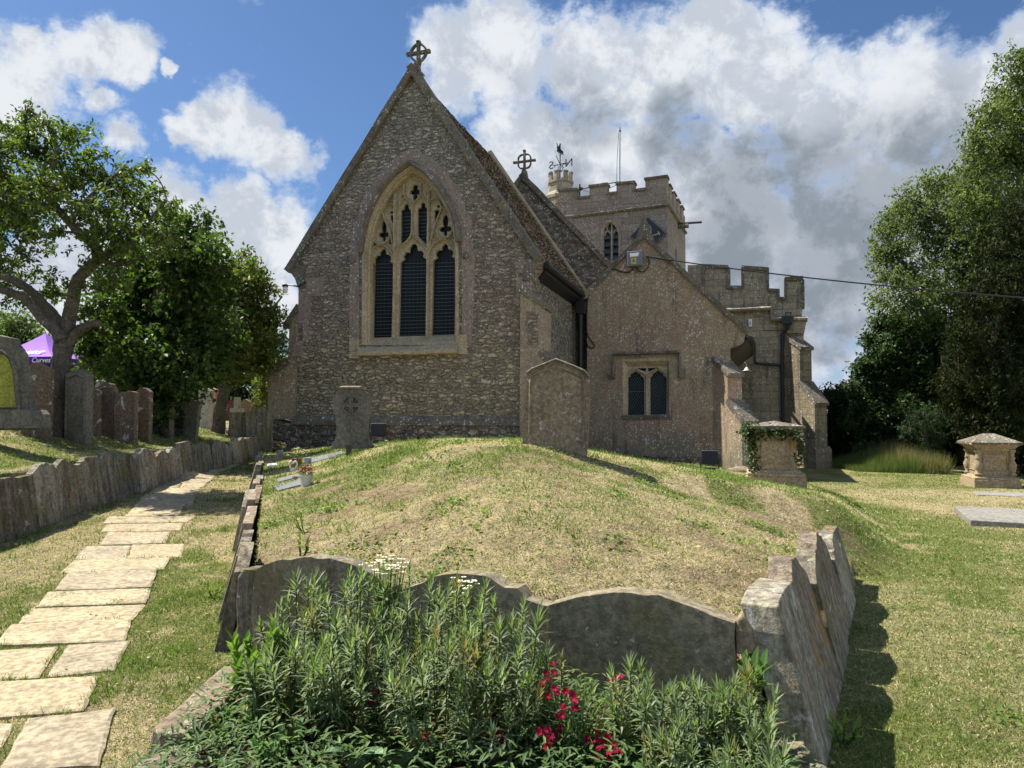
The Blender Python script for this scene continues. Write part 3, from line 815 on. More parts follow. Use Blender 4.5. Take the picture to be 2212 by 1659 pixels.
# ---- wheel cross finials
def wheel_cross(name, F, cx_, ybase, ytop, t, R_, mat='coping', foil=False, lean=0.0, yc=None):
    b = F.uz(cx_, ybase, t); tp = F.uz(cx_, ytop, t); H = tp[1] - b[1]
    c = (b[0] + lean, tp[1] - R_ * 1.1); mb = MB(); d = .07
    mb.prism(F, [(b[0] - .11, b[1] - .15), (b[0] + .11, b[1] - .15), (b[0] + .07, b[1] + .08), (c[0] + .05, c[1] - R_ * .9), (c[0] - .05, c[1] - R_ * .9), (b[0] - .07, b[1] + .08)], t - .09, t + .09)
    bw = .036 if not foil else .03; d = .05
    mb.box(F, c[0] - bw, c[0] + bw, t - d, t + d, c[1] - R_ * 1.1, c[1] + R_ * 1.12); mb.box(F, c[0] - R_ * 1.1, c[0] + R_ * 1.1, t - d * .9, t + d * .9, c[1] - bw, c[1] + bw)
    n = 40; rin, rout = [], []
    for k in range(n):
        a = 2 * math.pi * k / n
        rr = R_ * (.97 + .03 * math.cos(4 * a)) if not foil else R_ * (.72 + .16 * abs(math.sin(2 * a)))
        rout.append((c[0] + math.cos(a) * rr * .95, c[1] + math.sin(a) * rr)); rin.append((c[0] + math.cos(a) * (rr * .95 - bw * 1.3), c[1] + math.sin(a) * (rr - bw * 1.3)))
    mb.prism(F, rout, t - d * .8, t + d * .8, [rin])
    for q in (0, 1, 2, 3):
        a = q * math.pi / 2; mb.box(F, c[0] + math.cos(a) * R_ * 1.08 - bw * 1.3, c[0] + math.cos(a) * R_ * 1.08 + bw * 1.3, t - d, t + d, c[1] + math.sin(a) * R_ * 1.08 - bw * 1.1, c[1] + math.sin(a) * R_ * 1.08 + bw * 1.1)
    return cpart(name, mb, mat)


wheel_cross('gable_cross', CF, 900, 150, 92, .1, .255, lean=.05)

# ---- nave
NF = Fr(1130, 900, CF.w(-2, TS + .1, 0).y, 20)
na = NF.uz(1130, 375); nr = NF.uz(1345, 600); nl = (2 * na[0] - nr[0], nr[1])
mb = MB(); mb.prism(NF, [(nl[0], -.3), (nr[0], -.3), nr, (na[0], na[1] - .05), nl], 0, .6); cpart('nave_wall', mb, 'nave')
coping(NF, [(1130, 373), (1348, 597)], .16, -.1, .4, 'coping')
o_ = NF.w(nl[0], 0, nl[1])
mb = MB(); d_ = Vector((nl[0] - na[0], nl[1] - na[1])).normalized()
mb.prism(NF, [(na[0], na[1] + .02), (nl[0], nl[1] + .02), (nl[0], nl[1] - .18), (na[0], na[1] - .18)], -.1, .4); cpart('coping', mb, 'coping')
mb = MB(); mb.prism(NF, [(na[0], na[1] - .25), (nr[0] + .2, nr[1] - .45), (nr[0] + .2, nr[1] - .6), (nl[0] - .2, nl[1] - .6), (nl[0] - .2, nl[1] - .45)], .4, 11); cpart('roof', mb, 'slate')
mb = MB(); mb.box(NF, nl[0] + .3, nr[0] - .3, .6, 11, -.3, nr[1] - .5); cpart('side_wall', mb, 'nave')
wheel_cross('gable_cross', NF, 1133, 376, 326, .05, .32, 'coping', foil=True)

# ---- vestry
VF = Fr(1272, 900, 21.4, 21)
def Z5(x, y): return (1261.8 + .31713 * x, 740.6 + .31713 * y)
def z5(pts, t=0): return [VF.uz(*Z5(x, y), t) for x, y in pts]
vs = VF.poly([(1576, 1040), (1576, 752), (1580, 750), (1588, 748), (1599, 743), (1606, 736), (1608, 722), (1613, 716), (1391, 510), (1268, 640), (1268, 1040)])
vs[0] = (vs[0][0], -.4); vs[-1] = (vs[-1][0], -.4)
vopen = z5([(262, 500), (262, 115), (590, 105), (590, 500)])
mb = MB(); mb.prism(VF, vs, 0, .6, [vopen]); cpart('vestry_wall', mb, 'vestry')
coping(VF, [(1262, 634), (1391, 500)], .13, -.09, .35, 'coping'); coping(VF, [(1391, 500), (1618, 712)], .13, -.092, .348, 'coping')
mb = MB(); mb.prism(VF, VF.poly([(1226 + 8, 640), (1262, 634), (1275, 622), (1285, 625), (1270, 645), (1240, 652)]), -.12, .3); cpart('kneeler', mb, 'quoin')
# finial stump
c = VF.uz(1392, 505); mb = MB(); mb.prism(VF, rough(VF.poly([(1372, 522), (1378, 500), (1382, 487), (1386, 480), (1388, 472), (1391, 467), (1395, 473), (1398, 484), (1404, 487), (1405, 500), (1412, 520), (1398, 508), (1390, 506), (1382, 512)]), .08, .012), -.02, .28); cpart('finial', mb, 'coping')
va, vr_, vl_ = VF.uz(1391, 505), VF.uz(1618, 714), VF.uz(1264, 632)
mb = MB(); mb.prism(VF, [(va[0], va[1] - .15), (vr_[0] + .0, vr_[1] - .14), (vr_[0], vr_[1] - .24), (va[0], va[1] - .3), (vl_[0], vl_[1] - .3), (vl_[0], vl_[1] - .14)], .35, 5.4); cpart('roof', mb, 'slate')
mb = MB(); mb.box(VF, vs[0][0] - .5, vs[0][0] - .003, .6, 4.6, -.4, vr_[1] - .35); cpart('side_wall', mb, 'vestry')
mb = MB(); mb.prism(VF, [(vs[0][0], vr_[1] - .2), (vr_[0], vr_[1] - .2), (vr_[0] - .02, vr_[1] - .3), (vs[0][0], vr_[1] - .75)], .3, 4.4); cpart('fascia', mb, 'woodd')
mb = MB(); mb.tube([VF.w(vr_[0] + .03, .25, vr_[1] - .2), VF.w(vr_[0] + .03, 2.6, vr_[1] - .24)], .07, 10)
for k in (.5, 1.2, 1.9): mb.tube([VF.w(vr_[0] + .03, k, vr_[1] - .21), VF.w(vr_[0] + .03, k + .06, vr_[1] - .21)], .085, 10)
cpart('gutter', mb, 'black')
# vestry plinth course
c1, c2 = VF.uz(1400, 985), VF.uz(1600, 990); mb = MB(); mb.box(VF, VF.uz(1268, 980)[0], vs[0][0] + .05, -.07, -.002, -.4, .36); cpart('plinth', mb, 'plinth')
# vestry window
vw = MB(); WT = .16
wo = z5([(262, 512), (262, 112), (590, 102), (590, 512)]); wi = z5([(297, 492), (297, 160), (566, 155), (566, 490)], WT)
ring = []
for k, (a, b) in enumerate(zip(wo, wi)): ring.append([VF.w(a[0], -.012, a[1]), VF.w(b[0] * .35 + a[0] * .65, .0, b[1] * .35 + a[1] * .65), VF.w(b[0], WT, b[1]), VF.w(a[0], WT + .1, a[1])])
m_ = len(ring); v_ = [p for r in ring for p in r]; f_ = []
for k in range(m_):
    for j in range(3): f_.append((k * 4 + j, k * 4 + j + 1, ((k + 1) % m_) * 4 + j + 1, ((k + 1) % m_) * 4 + j))
vw.add(v_, f_)
vestry_window = cpart('vestry_window', vw, 'dress')
VL = [(297, 492), (299, 250), (302, 236), (314, 228), (314, 214), (330, 207), (350, 192), (370, 206), (386, 213), (388, 226), (402, 236), (409, 250), (410, 492)]
VR = [(450, 490), (449, 250), (452, 234), (464, 226), (464, 212), (482, 203), (502, 187), (522, 202), (540, 210), (541, 224), (556, 232), (563, 248), (562, 488)]
mb = MB(); mb.prism(VF, z5([(285, 500), (285, 150), (580, 145), (580, 498)], WT), WT, WT + .08, [z5(VL, WT), z5(VR, WT), z5([(352, 172), (425, 172), (418, 196), (400, 190)], WT), z5([(432, 172), (495, 170), (450, 192), (436, 196)], WT)])
for pts in ([(290, 240), (305, 210), (335, 195), (350, 165), (372, 192), (405, 205), (425, 225)], [(430, 225), (450, 205), (480, 192), (502, 160), (525, 190), (555, 205), (572, 238)]):
    ribbon(mb, VF, smoothpts(z5(pts, WT), 2), .02, WT - .07, WT + .002)
ribbon(mb, VF, z5([(428, 495), (428, 220)], WT), .035, WT - .09, WT + .002)
mb.build('tracery', M['dress'], vestry_window)
mb = MB(); mb.prism(VF, z5([(280, 500), (280, 170), (575, 165), (575, 498)], WT + .1), WT + .1, WT + .12); mb.build('glass', M['glass'], vestry_window)
mb = MB(); tl = WT + .092
def clipline(a, b, c, x0, x1, y0, y1):
    pass
for (x0, x1, y0, y1) in ((298, 410, 200, 492), (450, 562, 198, 489)):
    for sg in (1, -1):
        for k in range(-12, 26):
            # line y = y0 + sg*1.35*(x-x0) + k*24
            pts = []
            xa = x0
            for i in range(0, 41):
                x = x0 + (x1 - x0) * i / 40; yy = y0 + k * 26 + sg * 1.45 * (x - x0)
                if y0 <= yy <= y1: pts.append((x, yy))
            if len(pts) > 1:
                q = z5([pts[0], pts[-1]], tl); mb.tube([VF.w(p[0], tl, p[1]) for p in q], .0045, 3)
q = z5([(298, 332), (410, 332)], tl); mb.tube([VF.w(p[0], tl - .01, p[1]) for p in q], .009, 4)
mb.build('lead_lattice', M['lead'], vestry_window)
mb = MB(); mb.prism(VF, z5([(262, 522), (262, 494), (600, 492), (600, 516)]), -.05, .25); mb.build('sill', M['hood'], vestry_window)
mb = MB(); ribbon(mb, VF, z5([(200, 235), (200, 78), (652, 64), (652, 228)]), .05, -.13, .0)
for pts in ([(168, 246), (168, 222), (212, 222), (212, 246)], [(642, 240), (642, 174), (690, 172), (690, 236)]): mb.prism(VF, z5(pts), -.1, .0)
mb.build('hood_mould', M['hood'], vestry_window)


def diag_buttress(F, s, t, yaw, stages, mat, halfw=.28, plinth=None):
    """stages: list of (projection, z_top) from the bottom up; the weathering slopes back to the next stage"""
    c = F.w(s, t, 0); B = Ax((c.x, c.y), 0); a = math.radians(yaw)
    B.e = Vector((math.sin(a), math.cos(a), 0)); B.a = Vector((math.cos(a), -math.sin(a), 0))   # e = outward
    poly = [(-.4, -.4), (stages[0][0], -.4)]
    for k, (pj, z0, z1) in enumerate(stages):
        nxt = stages[k + 1][0] if k + 1 < len(stages) else -.1
        poly += [(pj, z0), (nxt, z1)]
    poly += [(-.4, stages[-1][2])]
    mb = MB(); mb.prism(B, poly, -halfw, halfw); o = cpart('buttress', mb, mat)
    for k, (pj, z0, z1) in enumerate(stages):
        nxt = stages[k + 1][0] if k + 1 < len(stages) else -.1
        d = Vector((nxt - pj, z1 - z0)).normalized(); nn = Vector((d.y, -d.x)); nn = nn if nn.y > 0 else -nn
        q = [(pj - d.x * .07, z0 - d.y * .07 - .07), (pj - d.x * .07 + nn.x * .05, z0 - d.y * .07 + nn.y * .04), (nxt + nn.x * .04, z1 + nn.y * .04), (nxt - nn.x * .12, z1 - nn.y * .12)]
        m2 = MB(); m2.prism(B, rough(q, .12, .006), -halfw - .035, halfw + .035); m2.build('weathering', M['coping'], o)
    if plinth:
        m2 = MB(); m2.prism(B, [(-.4, -.4), (stages[0][0] + .1, -.4), (stages[0][0] + .1, plinth), (stages[0][0], plinth + .12), (-.4, plinth + .12)], -halfw - .09, halfw + .09); m2.build('plinth', M[mat], o)
    return o


zv = lambda y: VF.uz(1600, y)[1]
zv = lambda y: 1.6 + (VF.uz(1600, y)[1] - 1.6) * .96
diag_buttress(VF, VF.uz(1560, 900)[0], .1, 156, [(1.05, zv(908), zv(863)), (.52, zv(803), zv(766))], 'vestry', .25)

# ---- north aisle
AF = Fr(1640, 900, 25.2, 20)
def Zb(x, y): return (1481.2 + .28813 * x, 548.6 + .28813 * y)
par = [(1500, 562), (1518.7, 571.7), (1571, 575), (1571.5, 618), (1604, 619), (1604.2, 575), (1658.7, 579.7), (1658.7, 624), (1681.5, 625.8), (1681.5, 642), (1696.7, 643.7), (1697, 600.5), (1727, 598), (1734, 606), (1734, 664), (1732, 686), (1736, 720), (1736, 1040)]
ap = AF.poly(par[1:]); ap[-1] = (ap[-2][0], -.5); ap = [(ap[0][0] - .55, ap[0][1] + .02)] + ap
ap = [(ap[0][0], -.5)] + [p for p in ap]
mb = MB(); mb.prism(AF, ap, 0, .45); cpart('aisle_wall', mb, 'aisle')
SA = ap[-1][0]
mb = MB(); mb.box(AF, SA - .45, SA - .003, .45, 9, -.5, AF.uz(1736, 720)[1]); cpart('side_wall', mb, 'aisle')
mb = MB(); mb.prism(AF, [(SA, AF.uz(1736, 700)[1] - .3), (SA - 4.5, AF.uz(1736, 700)[1] + .5), (SA - 4.5, AF.uz(1736, 700)[1]), (SA, AF.uz(1736, 700)[1] - .5)], .45, 9); cpart('roof', mb, 'slate')
# parapet coping caps
def caps(F, runs, th=.1, t0=-.08, t1=.53, mat='coping', name='parapet_coping', parent=None):
    for (a, b) in runs:
        A, B_ = F.uz(*a), F.uz(*b)
        mb = MB(); top = rough([(A[0] - .04, A[1] + .02), (B_[0] + .04, B_[1] + .02)], .2, .008, False)
        mb.prism(F, top + [(B_[0] + .04, B_[1] - th), (A[0] - .04, A[1] - th)], t0, t1); cpart(name, mb, mat, parent)
caps(AF, [((1519, 571.7), (1571, 575)), ((1571.5, 618), (1604, 619)), ((1604.2, 575), (1658.7, 579.7)), ((1660, 624), (1681.5, 625.8)), ((1681.5, 642), (1696.7, 643.7)), ((1697, 600.5), (1732, 598))])
for x0, y0, y1 in ((1519, 574, 625), (1573, 578, 618), (1604, 578, 619), (1658, 582, 624), (1681, 627, 642), (1697, 602, 643), (1734, 604, 664)):
    a, b = AF.uz(x0, y0), AF.uz(x0, y1); mb = MB(); mb.box(AF, a[0] - .05, a[0] + .05, -.06, .51, b[1], a[1]); cpart('parapet_jamb', mb, 'coping')
ms = MB(); ribbon(ms, AF, AF.poly([(1560, 672), (1665, 667), (1667, 690), (1744, 690)]), .09, -.2, 0)
ribbon(ms, AF, AF.poly([(1630, 682), (1650, 682), (1650, 712), (1716, 712)]), .03, -.06, 0); cpart('string_course', ms, 'aisle')
mb = MB(); mb.prism(AF, AF.poly([(1700, 690), (1743, 688), (1737, 720), (1700, 720)]), -.12, 8.5); cpart('cornice', mb, 'aisle')
zA = lambda y: AF.uz(1750, y)[1]
zA = lambda y: 1.6 + (AF.uz(1750, y)[1] - 1.6) * .96
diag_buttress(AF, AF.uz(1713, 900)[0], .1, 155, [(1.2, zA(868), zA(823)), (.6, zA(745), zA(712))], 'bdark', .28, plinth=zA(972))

# downpipes
mb = MB()
hp = lambda x, y, t=-.12: AF.w(*(lambda q: (q[0], t, q[1]))(AF.uz(x, y, t)))
mb.prism(AF, AF.poly([(1690, 700), (1711, 700), (1714, 684), (1687, 684)], -.2), -.32, -.08)
mb.tube([hp(1703, 698, -.2), hp(1702, 708, -.2), hp(1692, 720), hp(1690, 730), hp(1689.3, 790), hp(1690.5, 912)], .055, 10)
for y in (722, 786, 805, 850): mb.tube([hp(1690, y), hp(1690, y + 4)], .075, 10)
cpart('downpipe', mb, 'black')
mb = MB(); q0 = VF.w(vr_[0] + .03, 2.5, vr_[1] - .24); mb.tube([q0, hp(1630, 783, -.12), hp(1636, 785), hp(1650, 786), hp(1688, 789)], .05, 8); cpart('branch_pipe', mb, 'black')
mb = MB()
for pts in ([(1696, 684), (1709, 684)], [(1696, 675), (1709, 675)], [(1697, 684), (1697, 675)], [(1708, 684), (1708, 675)]): mb.tube([hp(*pts[0], -.2), hp(*pts[1], -.2)], .02, 4)
cpart('outlet_frame', mb, 'black')
# chancel corner hopper and pipe
cp = lambda x, y, t=TS - .55: CF.w(*(lambda q: (q[0], t, q[1]))(CF.uz(x, y, t)))
mb = MB(); tp = TS - 1.0
mb.prism(CF, CF.poly([(1247, 678), (1263, 678), (1266, 652), (1244, 652)], tp), tp - .12, tp + .12); mb.prism(CF, CF.poly([(1250, 652), (1260, 652), (1260, 640), (1250, 640)], tp), tp - .05, tp + .08)
mb.tube([CF.w(*(lambda q: (q[0], tp, q[1]))(CF.uz(x, y, tp))) for x, y in ((1254, 676), (1254, 690), (1253, 1000))], .065, 10)
mb.tube([CF.w(*(lambda q: (q[0], tp, q[1]))(CF.uz(x, y, tp))) for x, y in ((1254, 682), (1254, 687))], .085, 10)
cpart('downpipe', mb, 'black')

# ---- tower
TF = Fr(1441, 900, 35.0, 22)
def Z7(x, y): return (1152.1 + .1983 * x, 274.3 + .1983 * y)
tp_ = [(1206.6, 410), (1246, 407), (1246, 427), (1273, 424), (1273.5, 401), (1311.7, 396), (1311.7, 417), (1331.6, 414.7), (1331.6, 395), (1370, 391.7), (1370, 410), (1394, 406.8), (1393.6, 385.4), (1441, 379)]
tw = TF.poly(tp_); tL = tw[0][0] ; tR = tw[-1][0]
low_ = [tw[0][1], tw[1][1]]
zlo = TF.uz(1441, 443)[1]; zs1 = TF.uz(1222, 470)[1]
# level the parapet: keep merlon heights common
zm = tw[5][1]; zc = (tw[2][1] + tw[6][1] + tw[10][1]) / 3; zcor = tw[-1][1]
zst = (zlo + zs1) / 2
prof = [(tL, -.3), (tR, -.3)] + [(tR, tw[13][1]), (tw[12][0], tw[12][1]), (tw[11][0], tw[11][1])] + [tw[k] for k in range(10, -1, -1)]
lopen = TF.poly([Z7(*q) for q in ((745, 1460), (745, 1180), (752, 1120), (775, 1070), (805, 1035), (838, 1018), (872, 1035), (905, 1070), (930, 1120), (940, 1180), (942, 1450))])
mb = MB(); mb.prism(TF, prof, 0, .45, [lopen]); DT = 5.6
mb.box(TF, tR - .45, tR - .003, .45, DT, -.3, TF.uz(1441, 425)[1]); mb.box(TF, tL + .003, tL + .45, .45, DT, -.3, zc); mb.box(TF, tL, tR, DT, DT + .4, -.3, zc)
mb.box(TF, tL + .45, tR - .45, .45, DT, 2, zst)
zcr = TF.uz(1441, 425)[1]; zmr = TF.uz(1441, 400)[1]
for k in range(4): mb.box(TF, tR - .45, tR - .003, .45 + k * 1.35 + .3, .45 + k * 1.35 + 1.0, zcr, zmr + .25)
tower = cpart('tower', mb, 'tower')
ms = MB(); ribbon(ms, TF, [TF.uz(1222, 470), (tR + .06, TF.uz(1441, 443)[1])], .08, -.14, 0)
zst2 = TF.uz(1441, 443)[1]
ms.prism(TF, [(tR, zst2 - .09), (tR + .12, zst2 - .03), (tR + .12, zst2 + .03), (tR, zst2 + .09)], -.1, DT + .4)
ms.build('string_course', M['coping'], tower)
def tcaps(a, b): caps(TF, [(a, b)], .1, -.09, .52, 'coping', 'parapet_coping', tower)
for k in range(0, 14, 2): tcaps(tp_[k], tp_[k + 1])
for k in range(4):
    mb = MB(); mb.box(TF, tR - .5, tR + .06, .45 + k * 1.35 + .25, .45 + k * 1.35 + 1.05, zmr + .2, zmr + .3); mb.build('parapet_coping', M['coping'], tower)
# louvre window
lw = MB(); lo2 = [lopen[0]] + smoothpts(lopen[1:-1], 1) + [lopen[-1]]
ring = []
pf = [(-.06, -.03), (.03, -.03), (.09, .06), (.09, .3), (-.06, .3)]
sh = [shrink(lo2, k) for k, _ in pf]
for i in range(len(lo2)): ring.append([TF.w(sh[j][i][0], pf[j][1], sh[j][i][1]) for j in range(len(pf))])
lw.loft(ring)
ribbon(lw, TF, TF.poly([Z7(848, 1450), Z7(850, 1150), Z7(852, 1100)]), .07, .05, .25)
for pts in ([(765, 1185), (775, 1145), (805, 1125), (835, 1150), (848, 1180)], [(852, 1180), (865, 1145), (895, 1115), (925, 1140), (938, 1180)], [(800, 1120), (795, 1080), (810, 1050)], [(850, 1130), (848, 1050), (846, 1030)], [(900, 1110), (905, 1080), (890, 1050)]):
    ribbon(lw, TF, smoothpts(TF.poly([Z7(*q) for q in pts]), 1), .05, .06, .25)
lvw = lw.build('louvred_window', M['turret'], tower)
ml = MB()
zb, zt_ = lopen[0][1], lopen[4][1]; s0_, s1_ = lopen[0][0], lopen[-1][0]
for k in range(7):
    z0 = zb + .02 + k * .37; ml.prism(Ax(TF.w(s0_, 0, 0)[:2], 22), [(0, z0), (s1_ - s0_, z0), (s1_ - s0_, z0 + .03), (0, z0 + .03)], .1, .12)
    ml.add([TF.w(s0_, .10, z0), TF.w(s1_, .10, z0), TF.w(s1_, .28, z0 + .33), TF.w(s0_, .28, z0 + .33)], [(0, 1, 2, 3)])
ml.build('louvres', M['louvre'], tower)
mb = MB(); mb.box(TF, s0_, s1_, .30, .32, zb, zt_ + .4); mb.build('louvre_backing', M['bluedark'], tower)
# diamond dial
dc = TF.uz(1400, 508, -.05); hr = TF.uz(1438, 507, -.05)[0] - dc[0]; vr2 = TF.uz(1400, 470, -.05)[1] - dc[1]
mb = MB(); mb.prism(TF, [(dc[0] - hr, dc[1]), (dc[0], dc[1] - vr2 * .9), (dc[0] + hr, dc[1]), (dc[0], dc[1] + vr2)], -.12, -.0); cfo = mb.build('clock_face', M['bluedark'], tower)
mb = MB()
dd = [(dc[0] - hr, dc[1]), (dc[0], dc[1] - vr2 * .9), (dc[0] + hr, dc[1]), (dc[0], dc[1] + vr2)]
for k in range(4): a, b = dd[k], dd[(k + 1) % 4]; mb.tube([TF.w(a[0], -.12, a[1]), TF.w(b[0], -.12, b[1])], .025, 4)
mb.build('dial_rim', M['coping'], tower)
mb = MB(); mb.tube([TF.w(dc[0] + .1, -.14, dc[1] - .1), TF.w(dc[0] + .62, -.14, dc[1] + .02)], .03, 4); mb.tube([TF.w(dc[0] + .5, -.14, dc[1] + .12), TF.w(dc[0] + .6, -.14, dc[1] - .06)], .025, 4); mb.build('dial_hand', M['gold'], tower)
# side lancet + waterspout
mb = MB(); mb.box(TF, tR - .02, tR + .004, 2.3, 2.9, TF.uz(1441, 545)[1] - .9, TF.uz(1441, 500)[1] - .3); mb.build('side_opening', M['bluedark'], tower)
gp = TF.w(tR, 3.4, zst2 - .25); mb = MB(); mb.tube([gp - TF.e * .1, gp + TF.e * .55], .13, 8); mb.build('waterspout', M['coping'], tower)
mb = MB(); mb.tube([gp + Vector((0, 0, .16)) - TF.e * .1, gp + TF.e * 1.25 + Vector((0, 0, .12))], .06, 6); mb.build('lead_spout', M['woodd'], tower)
# stair turret
tc = at(1211, 400, 38.5); mb = MB()
def octo(cx_, cy_, r, z0, z1, r1=None): return [[(cx_ + (q) * math.cos(math.pi / 8 + k * math.pi / 4), cy_ + (q) * math.sin(math.pi / 8 + k * math.pi / 4), z) for k in range(8)] for q, z in ((r, z0), (r1 or r, z1))]
zt0 = at(1211, 420, 38.5).z; zt1 = at(1211, 397, 38.5).z; ztop = at(1211, 378, 38.5).z
rA = 27.5 / FPX * 38.5
mb.loft(octo(tc.x, tc.y, rA * 1.28, 0, zt0 - .35)); mb.loft(octo(tc.x, tc.y, rA * 1.36, zt0 - .35, zt0 - .2)); mb.loft(octo(tc.x, tc.y, rA * 1.36, zt0 - .2, zt0 + .05, rA)); mb.loft(octo(tc.x, tc.y, rA, zt0 + .05, zt1)); mb.loft(octo(tc.x, tc.y, rA * 1.08, zt1 - .05, zt1 + .06))
for k in range(8):
    a0 = math.pi / 8 + k * math.pi / 4; 
    for (f0, f1) in ((.0, .3), (.7, 1.0)):
        A0 = Vector((math.cos(a0), math.sin(a0), 0)) * rA; A1 = Vector((math.cos(a0 + math.pi / 4), math.sin(a0 + math.pi / 4), 0)) * rA
        p0 = A0.lerp(A1, f0); p1 = A0.lerp(A1, f1); q0, q1 = p0 * .8, p1 * .8; c_ = Vector((tc.x, tc.y, 0))
        mb.loft([[tuple(c_ + v + Vector((0, 0, z))) for v in (p0, p1, q1, q0)] for z in (zt1, ztop)])
        mb.loft([[tuple(c_ + v * 1.05 + Vector((0, 0, z))) for v in (p0, p1, q1, q0)] for z in (ztop, ztop + .07)])
mb.build('stair_turret', M['turret'], tower)

# ------------------------------------------------------------------ path
rects = [[(0, 1450), (75, 1450), (0, 1560), (-90, 1560)], [(140, 1430), (560, 1380), (480, 1659), (10, 1680)], [(-60, 1255), (480, 1215), (410, 1385), (-60, 1425)],
         [(335, 1060), (635, 1040), (560, 1180), (240, 1213)], [(-60, 1092), (280, 1070), (185, 1220), (-60, 1240)], [(60, 967), (640, 930), (612, 1038), (-20, 1066)],
         [(150, 878), (710, 860), (650, 932), (100, 952)], [(240, 797), (640, 783), (740, 783), (715, 852), (190, 868)], [(340, 705), (770, 690), (738, 775), (275, 789)],
         [(370, 640), (835, 630), (800, 685), (305, 700)], [(430, 572), (640, 568), (620, 630), (370, 632)], [(655, 562), (905, 558), (890, 620), (635, 630)],
         [(535, 502), (840, 498), (810, 553), (500, 563)], [(540, 462), (900, 457), (885, 491), (505, 497)], [(540, 425), (960, 420), (915, 450), (515, 456)],
         [(670, 370), (905, 370), (882, 415), (620, 419)], [(700, 340), (958, 338), (948, 367), (665, 368)], [(715, 318), (962, 315), (958, 335), (690, 337)],
         [(760, 285), (985, 278), (968, 311), (735, 315)], [(790, 262), (890, 258), (880, 279), (765, 283)], [(905, 258), (1020, 256), (1000, 276), (890, 280)],
         [(835, 238), (1045, 240), (1020, 254), (800, 259)], [(870, 215), (1060, 215), (1048, 236), (838, 236)], [(900, 195), (1090, 195), (1065, 212), (875, 213)],
         [(945, 178), (1150, 177), (1095, 192), (915, 193)], [(985, 162), (1190, 155), (1155, 174), (955, 176)],
         [(-60, 1450 + 130), (-10, 1450 + 120), (-60, 1700), (-100, 1700)]]
mb = MB(); slabof = []
for q in rects:
    pts = [ground_at(x * .4379, 932.6 + y * .4379) for x, y in q]
    c = sum(pts, Vector()) / len(pts); P2 = [(p.x, p.y) for p in pts]
    P2 = [(p[0] + (p[0] - c.x) * .01 + .008 * (1 if p[0] > c.x else -1), p[1] + .006 * (1 if p[1] > c.y else -1)) for p in P2]
    P2 = rough(P2, .09, .006)
    tz = rnd.uniform(.012, .024); tx, ty = rnd.uniform(-.01, .01), rnd.uniform(-.01, .01)
    top, mid_, bot = [], [], []
    for (x, y) in P2:
        z = G0(x, y) + tz + tx * (x - c.x) + ty * (y - c.y)
        dx, dy = (c.x - x), (c.y - y); L_ = math.hypot(dx, dy)
        top.append((x + dx / L_ * .02, y + dy / L_ * .02, z)); mid_.append((x, y, z - .008)); bot.append((x, y, z - .06))
    m_ = len(top); b0 = len(mb.v)
    tri = geometry.tessellate_polygon([[Vector((p[0], p[1], 0)) for p in top]]); slabof += [rects.index(q)] * (len(tri) + 2 * m_)
    mb.add(top + mid_ + bot, [tuple(t) for t in tri] + [(i, (i + 1) % m_, m_ + (i + 1) % m_, m_ + i) for i in range(m_)] + [(m_ + i, m_ + (i + 1) % m_, 2 * m_ + (i + 1) % m_, 2 * m_ + i) for i in range(m_)])
po = tag(mb.build('path', M['pave']), kind='structure'); po.data.materials.append(M['pave2']); po.data.materials.append(M['pave3'])
for pol, si in zip(po.data.polygons, slabof): pol.material_index = (si * 7 + si // 3) % 3


# ------------------------------------------------------------------ slabs and headstones
def bevel(o, w=.012, seg=2):
    md = o.modifiers.new('bevel', 'BEVEL'); md.width = w; md.segments = seg; md.limit_method = 'ANGLE'; md.angle_limit = math.radians(42); return o


def top_shape(kind, n=14):
    """outline above the shoulders, x in -.5...5, y relative to the top (0) in units of width"""
    if kind == 'round': return [(-.5 + k / n, -.22 + .22 * math.sin(math.pi * k / n)) for k in range(n + 1)]
    if kind == 'arch': return [(.5 * -math.cos(math.pi * k / n), -.5 + .5 * math.sin(math.pi * k / n)) for k in range(n + 1)]
    if kind == 'gothic': return [(-.5, -.62), (-.47, -.45), (-.38, -.27), (-.22, -.1), (0, 0), (.22, -.1), (.38, -.27), (.47, -.45), (.5, -.62)]
    if kind == 'peak': return [(-.5, -.22), (-.47, -.17), (-.35, -.12), (-.1, -.02), (0, 0), (.1, -.02), (.35, -.12), (.47, -.17), (.5, -.22)]
    if kind == 'ogee': return [(-.5, -.2), (-.42, -.2), (-.38, -.14), (-.28, -.12), (-.2, -.04), (0, 0), (.2, -.04), (.28, -.12), (.38, -.14), (.42, -.2), (.5, -.2)]
    if kind == 'scallop': return [(-.5, -.10), (-.42, -.02), (-.3, -.02), (-.2, -.09), (-.1, -.03), (0, 0), (.1, -.03), (.2, -.09), (.3, -.02), (.42, -.02), (.5, -.10)]
    return [(-.5, -.02), (-.25, .0), (0, -.01), (.3, .0), (.5, -.03)]


def slab(F, s, w, zb, zt, kind, th, mat, name, t=0.0, lean=0.0, tilt=0.0, parent=None, loc=None, amp=.01, bw=.015):
    sh = [(s + x * w, zt + y * w) for x, y in top_shape(kind)]
    poly = rough([(s + w / 2, zb), (s - w / 2, zb)] + sh, .12, amp)
    if tilt: poly = [(p[0] + tilt * (p[1] - zb), p[1]) for p in poly]
    mb = MB(); mb.prism(F, poly, t, t + th)
    if lean:
        mb.v = [tuple(Vector(v) + F.a * (lean * (v[2] - zb))) for v in mb.v]
    return bevel(mb.build(name, M[mat], parent, loc=loc), bw)


